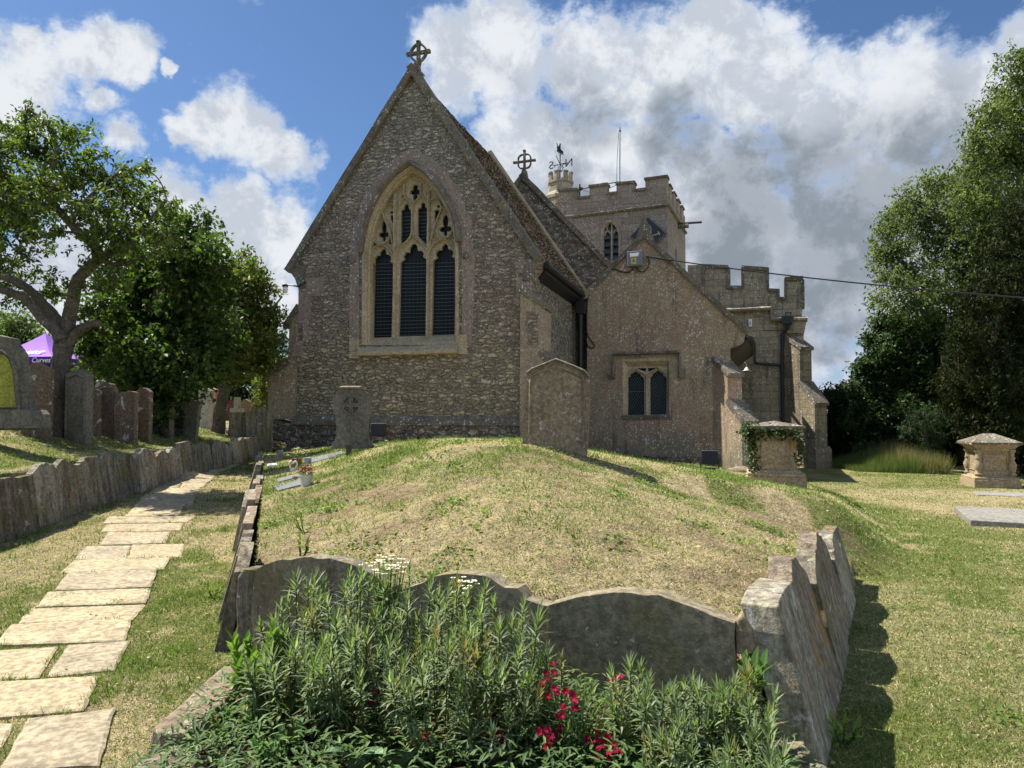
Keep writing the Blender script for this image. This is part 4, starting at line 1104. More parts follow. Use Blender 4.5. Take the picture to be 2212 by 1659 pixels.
ORD = ['first', 'second', 'third', 'fourth', 'fifth', 'sixth', 'seventh', 'eighth', 'ninth', 'tenth', 'eleventh', 'twelfth', 'thirteenth', 'fourteenth', 'fifteenth', 'sixteenth']
kinds = ['round', 'flat', 'arch', 'ogee', 'round', 'flat', 'peak', 'scallop', 'round']


def wall_line(fx, y0, y1, step, ztop, side, group, label_near, label_rest, mats, lean, nord, hvar=.05, th=.09):
    y = y0; k = 0; made = []
    while y < y1:
        w = step * rnd.uniform(.8, 1.2)
        xa, xb = float(fx(y)), float(fx(y + w))
        yy = y + w
        # frame whose e axis runs along the wall, a axis pointing into the bank
        d = Vector((xb - xa, w, 0)); L = d.length; d.normalize()
        A = Ax(((xa + xb) / 2, y + w / 2), 0); A.e = d if side < 0 else -d; A.a = Vector((-d.y, d.x, 0)) if side < 0 else Vector((-d.y, d.x, 0))
        zt = float(ztop(y + w / 2)) + rnd.uniform(-hvar, hvar); zb = G0((xa + xb) / 2 + (.2 if side < 0 else .25 if side > 0 else 0), y + w / 2) - .15
        if side > 0: zb = G0((xa + xb) / 2 + .35, y + w / 2) - .15
        if side == 0: zb = G0((xa + xb) / 2 - .35, y + w / 2) - .15; A.a = Vector((d.y, -d.x, 0)); A.e = d
        t0 = -.04 + rnd.uniform(-.05, .025)
        o = slab(A, 0, L * .97, zb, zt, rnd.choice(kinds) if hvar > .03 else rnd.choice(['flat', 'round', 'flat']), th * rnd.uniform(.85, 1.3), rnd.choice(mats), 'gravestone', t=t0 - lean * (zt - zb), lean=lean * rnd.uniform(.8, 1.15), tilt=rnd.uniform(-.05, .05), loc=((xa + xb) / 2, y + w / 2, zb), amp=.014, bw=.022)
        made.append(o); y = yy; k += 1
    for k, o in enumerate(made): tag(o, label_near % ORD[k] if k < (len(made) + 1) // 2 else label_rest % ORD[len(made) - 1 - k], 'gravestone slab', group)


wall_line(LWx, 6.2, 19.2, .47, LWz, -1, 'slabs of the retaining wall left of the path', '%s mossy gravestone slab from the near end of the wall left of the path',
          '%s mossy gravestone slab from the far end of the wall left of the path', ['slab', 'slab', 'bark2', 'slab'] if False else ['slab', 'slabd', 'slabl', 'slab'], .17, 6, hvar=.075)
wall_line(MLx, 4.75, 15.4, .62, MLz, 0, 'slabs along the left edge of the mound', '%s leaning slab from the near corner of the mound beside the path',
          '%s leaning slab from the far end of the mound edge beside the path', ['slab', 'slabl', 'grave'], .24, 6, hvar=.03, th=.085)

# front of the mound
FF = Ax(FY1, 0); dd_ = Vector((FY1[0] - FY0[0], FY1[1] - FY0[1], 0)).normalized(); FF.e = dd_; FF.a = Vector((-dd_.y, dd_.x, 0)); FF.O = Vector((FY1[0], FY1[1], 0))
def ffp(pts): return [FF.uz(x, y) for x, y in pts]
def frontslab(pts, label, name='gravestone', t=(0, .11), mat='frontslab', zb=.0):
    pl = ffp(pts); pl = [(pl[0][0], zb)] + pl + [(pl[-1][0], zb)]
    mb = MB(); mb.prism(FF, rough(pl, .07, .007), *t)
    c = FF.w(sum(p[0] for p in pl) / len(pl), .05, zb)
    return tag(bevel(mb.build(name, M[mat], loc=tuple(c)), .02, 3), label, 'gravestone slab', 'slabs along the front of the mound')
frontslab([(546, 1262), (550, 1239), (556, 1227), (591, 1213), (649, 1205), (710, 1206), (760, 1221), (800, 1236), (845, 1268)], 'round-topped slab at the left front corner of the mound behind the bushy plants')
frontslab([(505, 1246), (518, 1232), (548, 1231), (551, 1240)], 'narrow dark stone filling the left front corner of the mound', t=(.02, .15), mat='slabd')
frontslab([(850, 1290), (870, 1275), (903, 1262), (930, 1246), (981, 1242), (1048, 1250), (1082, 1270), (1112, 1274), (1131, 1299), (1164, 1311), (1181, 1315)], 'wavy-topped slab in the middle of the mound front, mostly hidden by plants', t=(.03, .14))
frontslab([(1184, 1325), (1186, 1309), (1213, 1298), (1287, 1280), (1360, 1278), (1424, 1286), (1500, 1314), (1586, 1343)], 'wide arched slab in full view at the front of the mound', t=(-.01, .11))
pl = ffp([(1588, 1419), (1587.7, 1341), (1600, 1332), (1621, 1363), (1629, 1396), (1624, 1418)])
mb = MB(); mb.prism(FF, rough(pl, .05, .004), .02, .16); tag(bevel(mb.build('wedge_stone', M['grave'], loc=tuple(FF.w(pl[0][0], .05, pl[0][1]))), .012), 'small pointed pale stone wedged between the arched slab and the corner slab', 'stone')
mb = MB(); mb.box(FF, -3.0, .0, .13, .30, -.1, .35); 
# corner and right hand slabs (edge on to the viewer)
RW0, RW1 = Vector((1.17, 3.36, 0)), Vector((3.15, 7.05, 0)); rd = (RW1 - RW0).normalized()
cuts = [(0, .60, .72), (.60, 1.25, .74), (1.25, 1.95, .72), (1.95, 2.65, .67), (2.65, 3.4, .60), (3.4, 4.15, .52)]
for k, (u0, u1, zt) in enumerate(cuts):
    A = Ax((0, 0), 0); A.O = RW0 + rd * ((u0 + u1) / 2); A.e = rd; A.a = Vector((-rd.y, rd.x, 0)); w = u1 - u0
    zb = -.15; ln = .27 + [0, .03, -.03, .02, -.03, 0][k]; zt += [0, .02, -.02, .03, 0, 0][k]
    o = slab(A, 0, w * .98, zb, zt, ['flat', 'round', 'peak', 'round', 'ogee', 'flat'][k], [.17, .13, .12, .12, .11, .11][k], ['slabl', 'slabr', 'slab', 'slabr', 'slabl', 'slab'][k], 'gravestone', t=-.10 + [0, .03, -.02, .03, -.02, .02][k] - ln * (zt - zb) * .85, lean=ln,
             tilt=rnd.uniform(-.03, .03), loc=tuple(A.O + Vector((0, 0, zb))), amp=.013, bw=.02)
    tag(o, ['thick lichen-crusted corner slab with white patches at the right front of the mound', 'second slab from the front along the right edge of the mound', 'third slab from the front along the right edge of the mound',
            'fourth slab from the front along the right edge of the mound', 'fifth slab from the front along the right edge of the mound', 'farthest small slab at the back end of the right edge of the mound'][k], 'gravestone slab', 'slabs along the right edge of the mound')
# bed edging
def rockbox(name, x0, x1, y0, y1, z0, z1, mat, label, amp=.02):
    bm = bmesh.new(); bmesh.ops.create_cube(bm, size=1)
    bmesh.ops.subdivide_edges(bm, edges=bm.edges, cuts=3, use_grid_fill=True)
    for v in bm.verts:
        q = Vector((v.co.x * (x1 - x0), v.co.y * (y1 - y0), v.co.z * (z1 - z0))); k = 1 - .12 * (abs(v.co.x) > .49) * (abs(v.co.z) > .49)
        v.co = Vector((q.x * k, q.y * k, q.z)) + Vector((rnd.uniform(-amp, amp), rnd.uniform(-amp, amp), rnd.uniform(-amp, amp) * .7))
    me = bpy.data.meshes.new(name); bm.to_mesh(me); bm.free(); me.materials.append(M[mat])
    o = bpy.data.objects.new(name, me); COL.objects.link(o); o.location = ((x0 + x1) / 2, (y0 + y1) / 2, (z0 + z1) / 2)
    bevel(o, .015); return tag(o, label, 'edging stone')
rockbox('edging_stone', -1.57, -1.36, 3.10, 3.95, -.08, .235, 'grave', 'flat rectangular edging stone on the left side of the flower bed', .008)
rockbox('edging_stone', -1.50, -1.25, 2.25, 2.98, -.08, .22, 'slab', 'rough low edging stone at the near left corner of the flower bed', .02)
rockbox('edging_stone', .98, 1.28, 2.85, 3.22, -.1, .16, 'slab', 'mossy lump of stone at the near right corner of the flower bed', .03)


def headstone(px0, px1, pyt, pyb, d, kind, mat, label, yaw=12, th=.1, tilt=0.0, lean=0.0, group=None, border=False):
    c = at((px0 + px1) / 2, pyb, d); zg = G0(c.x, c.y); F = Ax((c.x, c.y), yaw)
    s0, s1 = F.uz(px0, pyb)[0], F.uz(px1, pyb)[0]; zt = F.uz((px0 + px1) / 2, pyt)[1]
    t = empty('headstone', (c.x, c.y, zg), label, 'headstone', group)
    slab(F, (s0 + s1) / 2, s1 - s0, zg - .15, zt, kind, th, mat, 'slab', lean=lean, tilt=tilt, parent=t, amp=.008)
    if border:
        w = (s1 - s0) * .84; sh = [((s0 + s1) / 2 + x * w, zt - .09 + y * w) for x, y in top_shape(kind)]
        sh = [(sh[0][0], zg + .12)] + sh + [(sh[-1][0], zg + .12)]; sh = [(p[0] + tilt * (p[1] - zg + .15), p[1]) for p in sh]
        mb = MB(); ribbon(mb, F, sh, .018, -.018, .005); mb.build('border_moulding', M[mat], t)
    return t


LS = 'old headstones on the upper lawn'
c = at(0, 915, 10.0); _p = empty('headstone', (c.x, c.y, G0(c.x, c.y)), 'tall ornate headstone at the far left with a yellow-green lichen panel', 'headstone', LS)
F = Ax((c.x, c.y), 8)
mb = MB(); mb.prism(F, rough(F.poly([(66, 930), (-75, 930), (-72, 800), (-60, 775), (-50, 745), (-30, 729), (-12, 722), (5, 727), (22, 729), (24, 741), (34, 752), (41, 765), (44, 776), (46, 792), (54, 850), (62, 890)]), .08, .006), 0, .16); bevel(mb.build('slab', M['graveg'], _p), .015)
mb = MB(); mb.prism(F, F.poly([(-40, 880), (-40, 790), (-20, 768), (5, 766), (18, 778), (26, 800), (34, 880)], -.03), -.025, -.003); mb.build('lichen_panel', M['lichen'], _p)
mb = MB(); ribbon(mb, F, F.poly([(-46, 890), (-46, 790), (-22, 760), (5, 758), (22, 770), (32, 800), (40, 890)], -.03), .025, -.05, .0); mb.build('panel_moulding', M['graveg'], _p)
mb = MB(); mb.prism(F, F.poly([(-90, 925), (72, 925), (70, 895), (60, 885), (-80, 885)], -.1), -.1, .22); mb.build('base', M['graveg'], _p)
headstone(46, 104, 784, 908, 11.2, 'round', 'graveb', 'reddish brown round-topped headstone between the ornate stone and the gnarled tree', 10, group=LS)
headstone(138, 186, 797, 912, 11.6, 'peak', 'graveg', 'plain dark grey headstone with a peaked top just right of the gnarled tree trunk', 14, .14, group=LS, border=True)
headstone(184, 210, 840, 906, 12.6, 'round', 'graveb', 'low curved headstone half hidden behind the dark grey peaked one', 10, group=LS)
headstone(205, 247, 826, 906, 12.8, 'arch', 'graveb', 'brown arch-topped headstone with a carved rim in the lichen-spotted row', 12, group=LS, border=True)
headstone(246, 290, 846, 910, 12.6, 'flat', 'graveb', 'brown flat-topped headstone with white lichen at its foot, left of the ivy-covered tree', 12, group=LS)
headstone(290, 322, 838, 908, 13.2, 'round', 'graveb', 'dark headstone hidden in the shade of the ivy-covered tree', 12, group=LS)
headstone(200, 222, 820, 880, 19, 'gothic', 'gravew', 'pale pointed headstone standing behind the brown row', 10, tilt=.05, group=LS)
headstone(352, 365, 868, 919, 14.5, 'flat', 'graveb', 'narrow brown headstone seen beside the ivy-covered trunk', 50, group=LS)
headstone(369, 420, 866, 922, 15.0, 'flat', 'graveg', 'leaning grey headstone with white lichen blotches right of the ivy-covered tree', 10, tilt=.12, group=LS)
headstone(428, 452, 838, 906, 21, 'ogee', 'gravew', 'tall pale grey headstone with stepped shoulders left of the slim tree', 14, .2, group=LS)
headstone(447, 466, 838, 890, 26, 'peak', 'gravep', 'tall pink headstone seen behind the pale grey one', 10, .15, group=LS)
headstone(519, 540, 862, 892, 22, 'gothic', 'grave', 'small yellowish pointed headstone near the church corner', 10, group=LS)
headstone(492, 541, 890, 933, 17.5, 'flat', 'slab', 'broad dark weathered headstone right of the slim tree', 10, tilt=.04, group=LS)
headstone(531, 585, 880, 936, 17.2, 'round', 'slab', 'broad dark headstone partly behind the church corner', 10, group=LS)


def stone_cross(px, pyt, pyb, d, hw, label):
    c = at(px, pyb, d); F = Ax((c.x, c.y), 10); zt = F.uz(px, pyt)[1]; zg = G0(c.x, c.y)
    t = empty('cross_headstone', (c.x, c.y, zg), label, 'headstone', LS); mb = MB(); L = zt - zg
    mb.prism(F, [(-.13, zg - .1), (.13, zg - .1), (.075, zt - .5), (hw, zt - .5), (hw, zt - .32), (.075, zt - .32), (.075, zt), (-.075, zt), (-.075, zt - .32), (-hw, zt - .32), (-hw, zt - .5), (-.075, zt - .5)], -.06, .06)
    bevel(mb.build('cross', M['gravew'], t), .01)
    mb = MB(); mb.box(F, -.25, .25, -.2, .2, zg - .1, zg + .2); bevel(mb.build('base', M['gravew'], t), .02)
stone_cross(236, 822, 880, 20, .22, 'pale stone cross standing behind the brown headstones')
stone_cross(512, 858, 893, 21, .2, 'slim pale stone cross near the church corner')
# urn by the pink stone
c = at(470, 893, 25.5); mb = MB(); mb.lathe((c.x, c.y, G0(c.x, c.y)), [(.1, 0), (.06, .06), (.1, .18), (.13, .3), (.09, .42), (.03, .46)], 10); tag(mb.build('urn', M['white'], smooth=True, loc=(c.x, c.y, G0(c.x, c.y))), 'small white urn at the foot of the pink headstone', 'urn')
# low brick wall far back
F = Ax(at(560, 890, 34)[:2], 5); zg = G0(F.O.x, F.O.y); mb = MB(); mb.box(F, -6, 2.2, 0, .25, zg - .3, 1.6 + (893 - 868) / FPX * 34); mb.box(F, -6.02, 2.22, -.03, .28, 1.6 + (893 - 868) / FPX * 34, 1.6 + (893 - 865) / FPX * 34)
tag(mb.build('brick_wall', M['brick'], loc=tuple(F.w(0, 0, zg))), 'low red brick boundary wall behind the far headstones', 'wall')

# large headstone on the mound
c = at(1200, 975, 8.0); F = Ax((c.x, c.y), 8); zg = G0(c.x, c.y)
t = empty('headstone', (c.x, c.y, zg), 'big brown headstone with a peaked moulded top on the crest of the mound', 'headstone', 'headstones on the mound')
HP = [(1126, 1005), (1129, 950), (1132, 880), (1137, 818), (1139, 806), (1150, 797), (1166, 791), (1190, 781), (1200, 777), (1212, 781), (1240, 792), (1262, 802), (1272, 814), (1275, 830), (1273, 900), (1268, 985), (1267, 1005)]
mb = MB(); mb.prism(F, rough(F.poly(HP), .1, .005), 0, .12); bevel(mb.build('slab', M['grave'], t), .012)
mb = MB(); ribbon(mb, F, F.poly([(1143, 940), (1146, 825), (1150, 812), (1170, 802), (1200, 790), (1235, 803), (1258, 815), (1262, 830), (1258, 960)]), .016, -.02, .003); mb.build('border_moulding', M['grave'], t)
mb = MB(); ribbon(mb, F, F.poly([(1138, 806), (1150, 797), (1166, 791), (1190, 781), (1200, 777), (1212, 781), (1240, 792), (1262, 802), (1272, 814)]), .02, -.035, .14); mb.build('top_moulding', M['coping'], t)

# headstone with pierced wheel cross
def Zw(x, y): return (658.3 + .216 * x, 811.9 + .216 * y)
c = at(757, 964, 11.0); F = Ax((c.x, c.y), 9); zg = G0(c.x, c.y)
t = empty('headstone', (c.x, c.y, zg), 'square-capped headstone with a pierced wheel cross on the mound crest', 'headstone', 'headstones on the mound')
WH = [(262, 730), (275, 690), (300, 640), (318, 600), (314, 480), (302, 385), (285, 370), (279, 205), (300, 198), (322, 165), (345, 148), (360, 140), (360, 112), (547, 112), (548, 140), (565, 150), (590, 175), (604, 206), (638, 206), (640, 388), (620, 392), (612, 480), (606, 600), (622, 640), (650, 680), (668, 700), (670, 730)]
wpts = F.poly([Zw(*q) for q in WH])
pet = []
for k in range(4):
    a0 = math.pi / 4 + k * math.pi / 2; pts = []
    for j in range(-3, 4): a = a0 + j * .16; pts.append((462 + 78 * math.cos(a), 292 - 78 * math.sin(a)))
    pts += [(462 + 46 * math.cos(a0 + .30), 292 - 46 * math.sin(a0 + .30)), (462 + 26 * math.cos(a0), 292 - 26 * math.sin(a0)), (462 + 46 * math.cos(a0 - .30), 292 - 46 * math.sin(a0 - .30))]
    pet.append(F.poly([Zw(*q) for q in pts]))
mb = MB(); mb.prism(F, wpts, 0, .035, pet); mb.prism(F, wpts, .0352, .14); bevel(mb.build('slab', M['graveg'], t), .008)
mb = MB(); ribbon(mb, F, F.poly([Zw(*q) for q in ((352, 118), (552, 118))]), .03, -.03, .2); mb.build('cap', M['grave'], t)
rg = MB(); ribbon(rg, F, F.poly([Zw(462 + 92 * math.cos(k * .2618), 292 - 92 * math.sin(k * .2618)) for k in range(25)]), .012, -.02, .003); rg.build('ring_moulding', M['graveg'], t)


# ------------------------------------------------------------------ pedestal tombs
def tomb(cx_, cy_, yaw, w, dp, zg, zb, zc, ze, za, label, mat='tomb', lidmat='coping', over=.12, bal=False, ridge=.0):
    F = Ax((cx_, cy_), yaw); t = empty('chest_tomb', (cx_, cy_, zg), label, 'tomb', None)
    a, b = w / 2, dp / 2
    mb = MB(); mb.box(F, -a - .14, a + .14, -b - .14, b + .14, zg - .25, zb - .12)
    def ringq(e, z): return [F.w(-a - e, -b - e, z), F.w(a + e, -b - e, z), F.w(a + e, b + e, z), F.w(-a - e, b + e, z)]
    mb.loft([ringq(.12, zb - .12), ringq(.12, zb - .06), ringq(.07, zb - .04), ringq(.03, zb)]); bevel(mb.build('base', M[mat], t), .008)
    mb = MB(); mb.box(F, -a, a, -b, b, zb, zc); bevel(mb.build('body', M[mat], t), .006)
    for (u0, u1, side) in ((-a, a, 0), (-b, b, 1)):
        mb = MB(); B = Ax((0, 0), 0)
        if side == 0: B.O = F.w(0, -b, 0); B.O.z = 0; B.e = F.e; B.a = F.a
        else: B.O = F.w(-a, 0, 0); B.O.z = 0; B.e = -F.a; B.a = F.e
        i = .11; ribbon(mb, B, [(u0 + i, zb + i), (u0 + i, zc - i), (u1 - i, zc - i), (u1 - i, zb + i), (u0 + i, zb + i)], .014, -.018, .002); mb.build('panel_moulding', M[mat], t)
    mb = MB(); mb.loft([ringq(.0, zc - .05), ringq(.03, zc - .04), ringq(.04, zc), ringq(over * .7, zc + (ze - zc) * .55), ringq(over, ze - .05)]); bevel(mb.build('cornice', M[mat], t), .005)
    mb = MB(); R0 = ringq(over + .02, ze - .05); R1 = ringq(over + .02, ze)
    rl = [F.w(-ridge - .001, -.001, za), F.w(ridge + .001, -.001, za), F.w(ridge + .001, .001, za), F.w(-ridge - .001, .001, za)]
    mb.loft([R0, R1, rl]); mb.build('lid', M[lidmat], t)
    if bal:
        for (sx, sy) in ((-1, -1), (1, -1), (-1, 1)):
            p = F.w(sx * (a + .0), sy * (b + .0), 0); H = zc - zb; mb = MB()
            mb.lathe((p.x, p.y, zb), [(.09, 0), (.09, .05 * H), (.05, .1 * H), (.085, .22 * H), (.1, .4 * H), (.06, .55 * H), (.055, .62 * H), (.075, .66 * H), (.05, .72 * H), (.05, .86 * H), (.085, .93 * H), (.085, H)], 12)
            mb.build('corner_baluster', M[mat], t, smooth=True)
    return t, F


zz_ = lambda x, y, d: at(x, y, d).z
c = at(1690, 1040, 12.2)
ivt, IF_ = tomb(c.x, c.y + .35, 17, .68, .68, at(1690, 1046, 12).z, zz_(1690, 1017, 12), zz_(1690, 941, 12), zz_(1690, 921, 11.8), zz_(1691, 909, 12.4), 'weathered pedestal tomb draped in ivy with a low pyramid lid, in front of the drainpipe')
c = at(2157, 1040, 17.2)
tomb(c.x, c.y + .31, 14, .72, .66, G0(c.x, c.y), zz_(2148, 1028, 17), zz_(2148, 972, 17), zz_(2148, 957, 16.8), zz_(2148, 936, 17.5), 'pale stone tomb with corner balusters and hipped lid at the right', 'tomb', 'coping', .16, True, .12)
# ledger slabs
def ledger(pxl, pyb, pxf, pyf, length, label, h=.12, name='ledger_slab', mat='ledger'):
    a = ground_at(pxl, pyb); b = ground_at(pxf, pyf); v = (b - a); v.z = 0; u = Vector((-v.y, v.x, 0)).normalized() * length
    z = (a.z + b.z) / 2; mb = MB(); q = [a, b, b + u, a + u]
    zq = [(G0(p.x, p.y) if h < .05 else z) for p in q]; mb.loft([[(p.x, p.y, k - .1) for p, k in zip(q, zq)], [(p.x, p.y, k + max(h, .018)) for p, k in zip(q, zq)]]); return tag(bevel(mb.build(name, M[mat], loc=tuple(a)), .012), label, 'grave slab')
ledger(2061, 1106, 2096, 1136, 2.4, 'thick flat grey ledger stone lying on the dry grass at the right', .1)
ledger(2100, 1062, 2108, 1070, 1.5, 'thin flat grave slab sunk in the dry grass in front of the baluster tomb', .02)
ledger(591, 1053, 600, 1062, .38, 'grey slate plaque lying nearest the purple-flowered pot', .015, 'memorial_plaque', 'slategrey')
ledger(597, 1037, 602, 1043, .28, 'pale stone plaque behind the purple-flowered pot', .015, 'memorial_plaque', 'slategrey')
ledger(664, 993, 672, 1001, .55, 'long grey plaque in the grass right of the terracotta pot', .012, 'memorial_plaque', 'slategrey')

# boulder near the vestry
c = ground_at(1598, 1019); bm = bmesh.new(); bmesh.ops.create_icosphere(bm, subdivisions=3, radius=1)
for v in bm.verts: v.co = Vector((v.co.x * .3, v.co.y * .2, v.co.z * .12)) * (1 + .12 * math.sin(v.co.x * 5 + v.co.y * 3))
me = bpy.data.meshes.new('boulder'); bm.to_mesh(me); bm.free(); me.materials.append(M['grave']); o = bpy.data.objects.new('boulder', me); COL.objects.link(o); o.location = c; tag(o, 'low rounded stone lying between the floodlight and the ivy tomb', 'stone')


# ------------------------------------------------------------------ small things on the mound
def lf(base, direction, length, width, up, segs=3, droop=.3):
    """one bent leaf: list verts, faces"""
    d = direction.normalized(); sd = d.cross(up);
    if sd.length < 1e-4: sd = Vector((1, 0, 0))
    sd.normalize(); n_ = sd.cross(d); V_ = []; p = Vector(base); dd2 = d.copy()
    for k in range(segs + 1):
        f = k / segs; w = width * math.sin(math.pi * (.12 + .88 * f) ** .8) if k < segs else 0.0
        w = max(w, width * .12) if k == 0 else w
        V_.append(p - sd * w / 2 + n_ * w * .15); V_.append(p.copy()); V_.append(p + sd * w / 2 + n_ * w * .15)
        dd2 = (dd2 - Vector((0, 0, droop / segs))).normalized(); p = p + dd2 * length / segs
    F_ = []
    for k in range(segs):
        a = k * 3; F_ += [(a, a + 1, a + 4, a + 3), (a + 1, a + 2, a + 5, a + 4)]
    return V_, F_


class PM:
    """coloured plant mesh"""
    def __init__(s): s.v = []; s.f = []; s.c = []
    def add(s, V_, F_, c):
        b = len(s.v); s.v += [tuple(p) for p in V_]; s.f += [tuple(i + b for i in q) for q in F_]; s.c += [c] * len(V_)
    def build(s, name, mat, parent=None, loc=None):
        off = Vector(loc) if loc is not None else (wloc(parent) if parent else Vector())
        me = bpy.data.meshes.new(name); me.from_pydata([(p[0] - off.x, p[1] - off.y, p[2] - off.z) for p in s.v], [], s.f)
        ca = me.color_attributes.new('Col', 'FLOAT_COLOR', 'POINT'); ca.data.foreach_set('color', np.array([(c[0], c[1], c[2], 1) for c in s.c], np.float32).ravel())
        me.materials.append(mat); o = bpy.data.objects.new(name, me); COL.objects.link(o)
        if parent: o.parent = parent
        if loc is not None: o.location = Vector(loc) - (wloc(parent) if parent else Vector())
        return o


def vc(c, v=.25):
    k = 1 + rnd.uniform(-v, v); return (c[0] * k, c[1] * k * (1 + rnd.uniform(-.06, .06)), c[2] * k)


def pot(px, py, d, r, h, mat, fl, fcol, label, nfl=14, bush=.16, leafc=(.10, .16, .05), prof=None, petals=True):
    c = ground_at(px, py); t = empty('flower_pot', tuple(c), label, 'flower pot', 'flower pots on the mound')
    mb = MB(); mb.lathe(tuple(c), prof or [(r * .75, -.02), (r * .8, 0), (r, h), (r * 1.06, h), (r * 1.06, h * .9), (r * 1.0, h * .88), (r * .9, h * .97), (0.001, h * .92)], 18); mb.build('pot', M[mat], t, smooth=False)
    pm = PM()
    for k in range(90):
        a = rnd.uniform(0, 6.28); el = rnd.uniform(.2, 1.5); R_ = bush * rnd.uniform(.3, 1)
        p = c + Vector((math.cos(a) * math.cos(el) * R_, math.sin(a) * math.cos(el) * R_, h * .9 + math.sin(el) * R_))
        V_, F_ = lf(p, Vector((math.cos(a), math.sin(a), rnd.uniform(-.2, 1))), .05, .018, Vector((0, 0, 1)), 2); pm.add(V_, F_, vc(leafc))
    for k in range(nfl):
        a = rnd.uniform(0, 6.28); el = rnd.uniform(.3, 1.5); R_ = bush * rnd.uniform(.85, 1.1)
        p = c + Vector((math.cos(a) * math.cos(el) * R_, math.sin(a) * math.cos(el) * R_, h * .9 + math.sin(el) * R_))
        fm = PM()
        for j in range(7):
            b_ = j * .9; V_, F_ = lf(p, Vector((math.cos(b_), math.sin(b_), .6)), .034, .03, Vector((0, 0, 1)), 1, .2); fm.add(V_, F_, vc(rnd.choice(fcol), .2))
        fm.build('blossom', M['petal'], t)
    pm.build('foliage', M['leaf'], t); return t


pot(604, 981, 12, .075, .08, 'greypot', 1, [(.75, .25, .25), (.8, .4, .38)], 'ribbed grey pot of pink flowers at the left by the church corner', 20, .19)
pot(641, 1004, 10, .085, .10, 'terra', 1, [(.8, .5, .3), (.85, .72, .6), (.85, .85, .75)], 'terracotta pot of peach and cream flowers in the middle of the row of pots', 26, .17)
pot(661, 1049, 7.5, .068, .12, 'offwhite', 1, [(.28, .01, .07), (.22, .01, .06), (.35, .02, .12)], 'cream round pot of crimson purple flowers nearest the viewer', 40, .095)
c = ground_at(589, 1008); mb = MB(); mb.lathe(tuple(c), [(.085, -.01), (.09, .02), (.085, .03), (.06, .05), (.001, .055)], 16); tag(mb.build('white_dish', M['white'], loc=tuple(c), smooth=True), 'round white lidded dish in the grass near the mound edge', 'dish')
c = ground_at(660, 1003); c.x += .02; c.y += .05; mb = MB(); mb.lathe(tuple(c), [(.045, 0), (.06, .10), (.05, .10), (.001, .09)], 12); tag(mb.build('small_pot', M['greypot'], loc=tuple(c)), 'small dark pot tucked behind the terracotta pot', 'flower pot')
# swan-like heart ornament: two arched necks meeting
c = ground_at(633, 1018); t = empty('stone_ornament', tuple(c), 'cream stone ornament of two necks curving into a heart', 'ornament'); 
for sx in (-1, 1):
    mb = MB(); pts = [(sx * .012, 0, .0), (sx * .03, 0, .035), (sx * .052, 0, .075), (sx * .056, 0, .115), (sx * .035, 0, .142), (sx * .012, 0, .13), (sx * .003, 0, .105)]
    mb.tube([tuple(c + Vector(p)) for p in smoothpts(pts, 2)], .013, 8); mb.build('neck', M['offwhite'], t, smooth=True)
mb = MB(); mb.lathe((c.x, c.y, c.z), [(.03, 0), (.038, .02), (.025, .045), (.001, .05)], 12); mb.build('base', M['offwhite'], t, smooth=True)
c = ground_at(637, 1036); t = empty('mushroom_ornament', tuple(c), 'tiny wooden mushroom ornament left of the cream pot', 'ornament'); mb = MB(); mb.lathe(tuple(c), [(.012, -.01), (.012, .03)], 8); mb.build('stem', M['offwhite'], t); mb = MB(); mb.lathe(tuple(c + Vector((0, 0, .028))), [(.04, 0), (.035, .012), (.001, .02)], 12); mb.build('cap', M['quoin'], t, smooth=True)
c = ground_at(753, 985); mb = MB(); F = Ax(c[:2], 5); mb.prism(F, [(-.035, c.z - .05), (.035, c.z - .05), (.04, c.z + .17), (-.045, c.z + .175)], 0, .03); tag(bevel(mb.build('marker_peg', M['woodd'], loc=tuple(c)), .004), 'short dark marker peg leaning in front of the wheel cross headstone', 'peg')


def floodlight(px, py, d, yaw, w, label, tiltb=.35):
    c = at(px, py, d); t = empty('floodlight', tuple(c), label, 'floodlight', 'floodlights at the foot of the church'); F = Ax(c[:2], yaw); h = w * .85; z0 = c.z + w * .58
    mb = MB(); D = Vector((0, 0, 1)) * math.cos(tiltb) - F.a * math.sin(-tiltb); N_ = D.cross(F.e)
    o0 = F.w(0, 0, z0)
    def bx(s0, s1, u0, u1, n0, n1):
        mb.loft([[o0 + F.e * s + D * u + N_ * n for s, n in ((s0, n0), (s1, n0), (s1, n1), (s0, n1))] for u in (u0, u1)])
    bx(-w / 2, w / 2, -h * .3, h * .7, -.03, .03)
    for k in range(13): s = -w / 2 + w * (k + .5) / 13; bx(s - .004, s + .004, -h * .25, h * .66, .03, .055); bx(s - .004, s + .004, -h * .25, h * .66, -.055, -.03)
    mb.build('lamp_housing', M['black'], t)
    mb = MB(); bx(-w / 2 - .004, w / 2 + .004, h * .7, h * .72, -.04, .04); mb.build('top_edge', M['silver'], t)
    for sx in (-1, 1):
        mb = MB(); q = F.w(sx * (w / 2 + .02), 0, z0 + h * .1); mb.tube([q, F.w(sx * (w / 2 + .02), .08, c.z + .02), F.w(sx * w * .2, .1, c.z + .02)], .012, 5); mb.build('bracket_leg', M['black'], t)
    mb = MB(); mb.box(F, -w * .3, w * .3, -.05, .15, c.z - .03, c.z + .03); mb.build('base', M['black'], t)


floodlight(817, 954, 13.6, 10, .29, 'black floodlight beside the wheel cross headstone', .3)
floodlight(1534, 1014, 15.0, 8, .33, 'black floodlight at the foot of the small gable wall', .25)

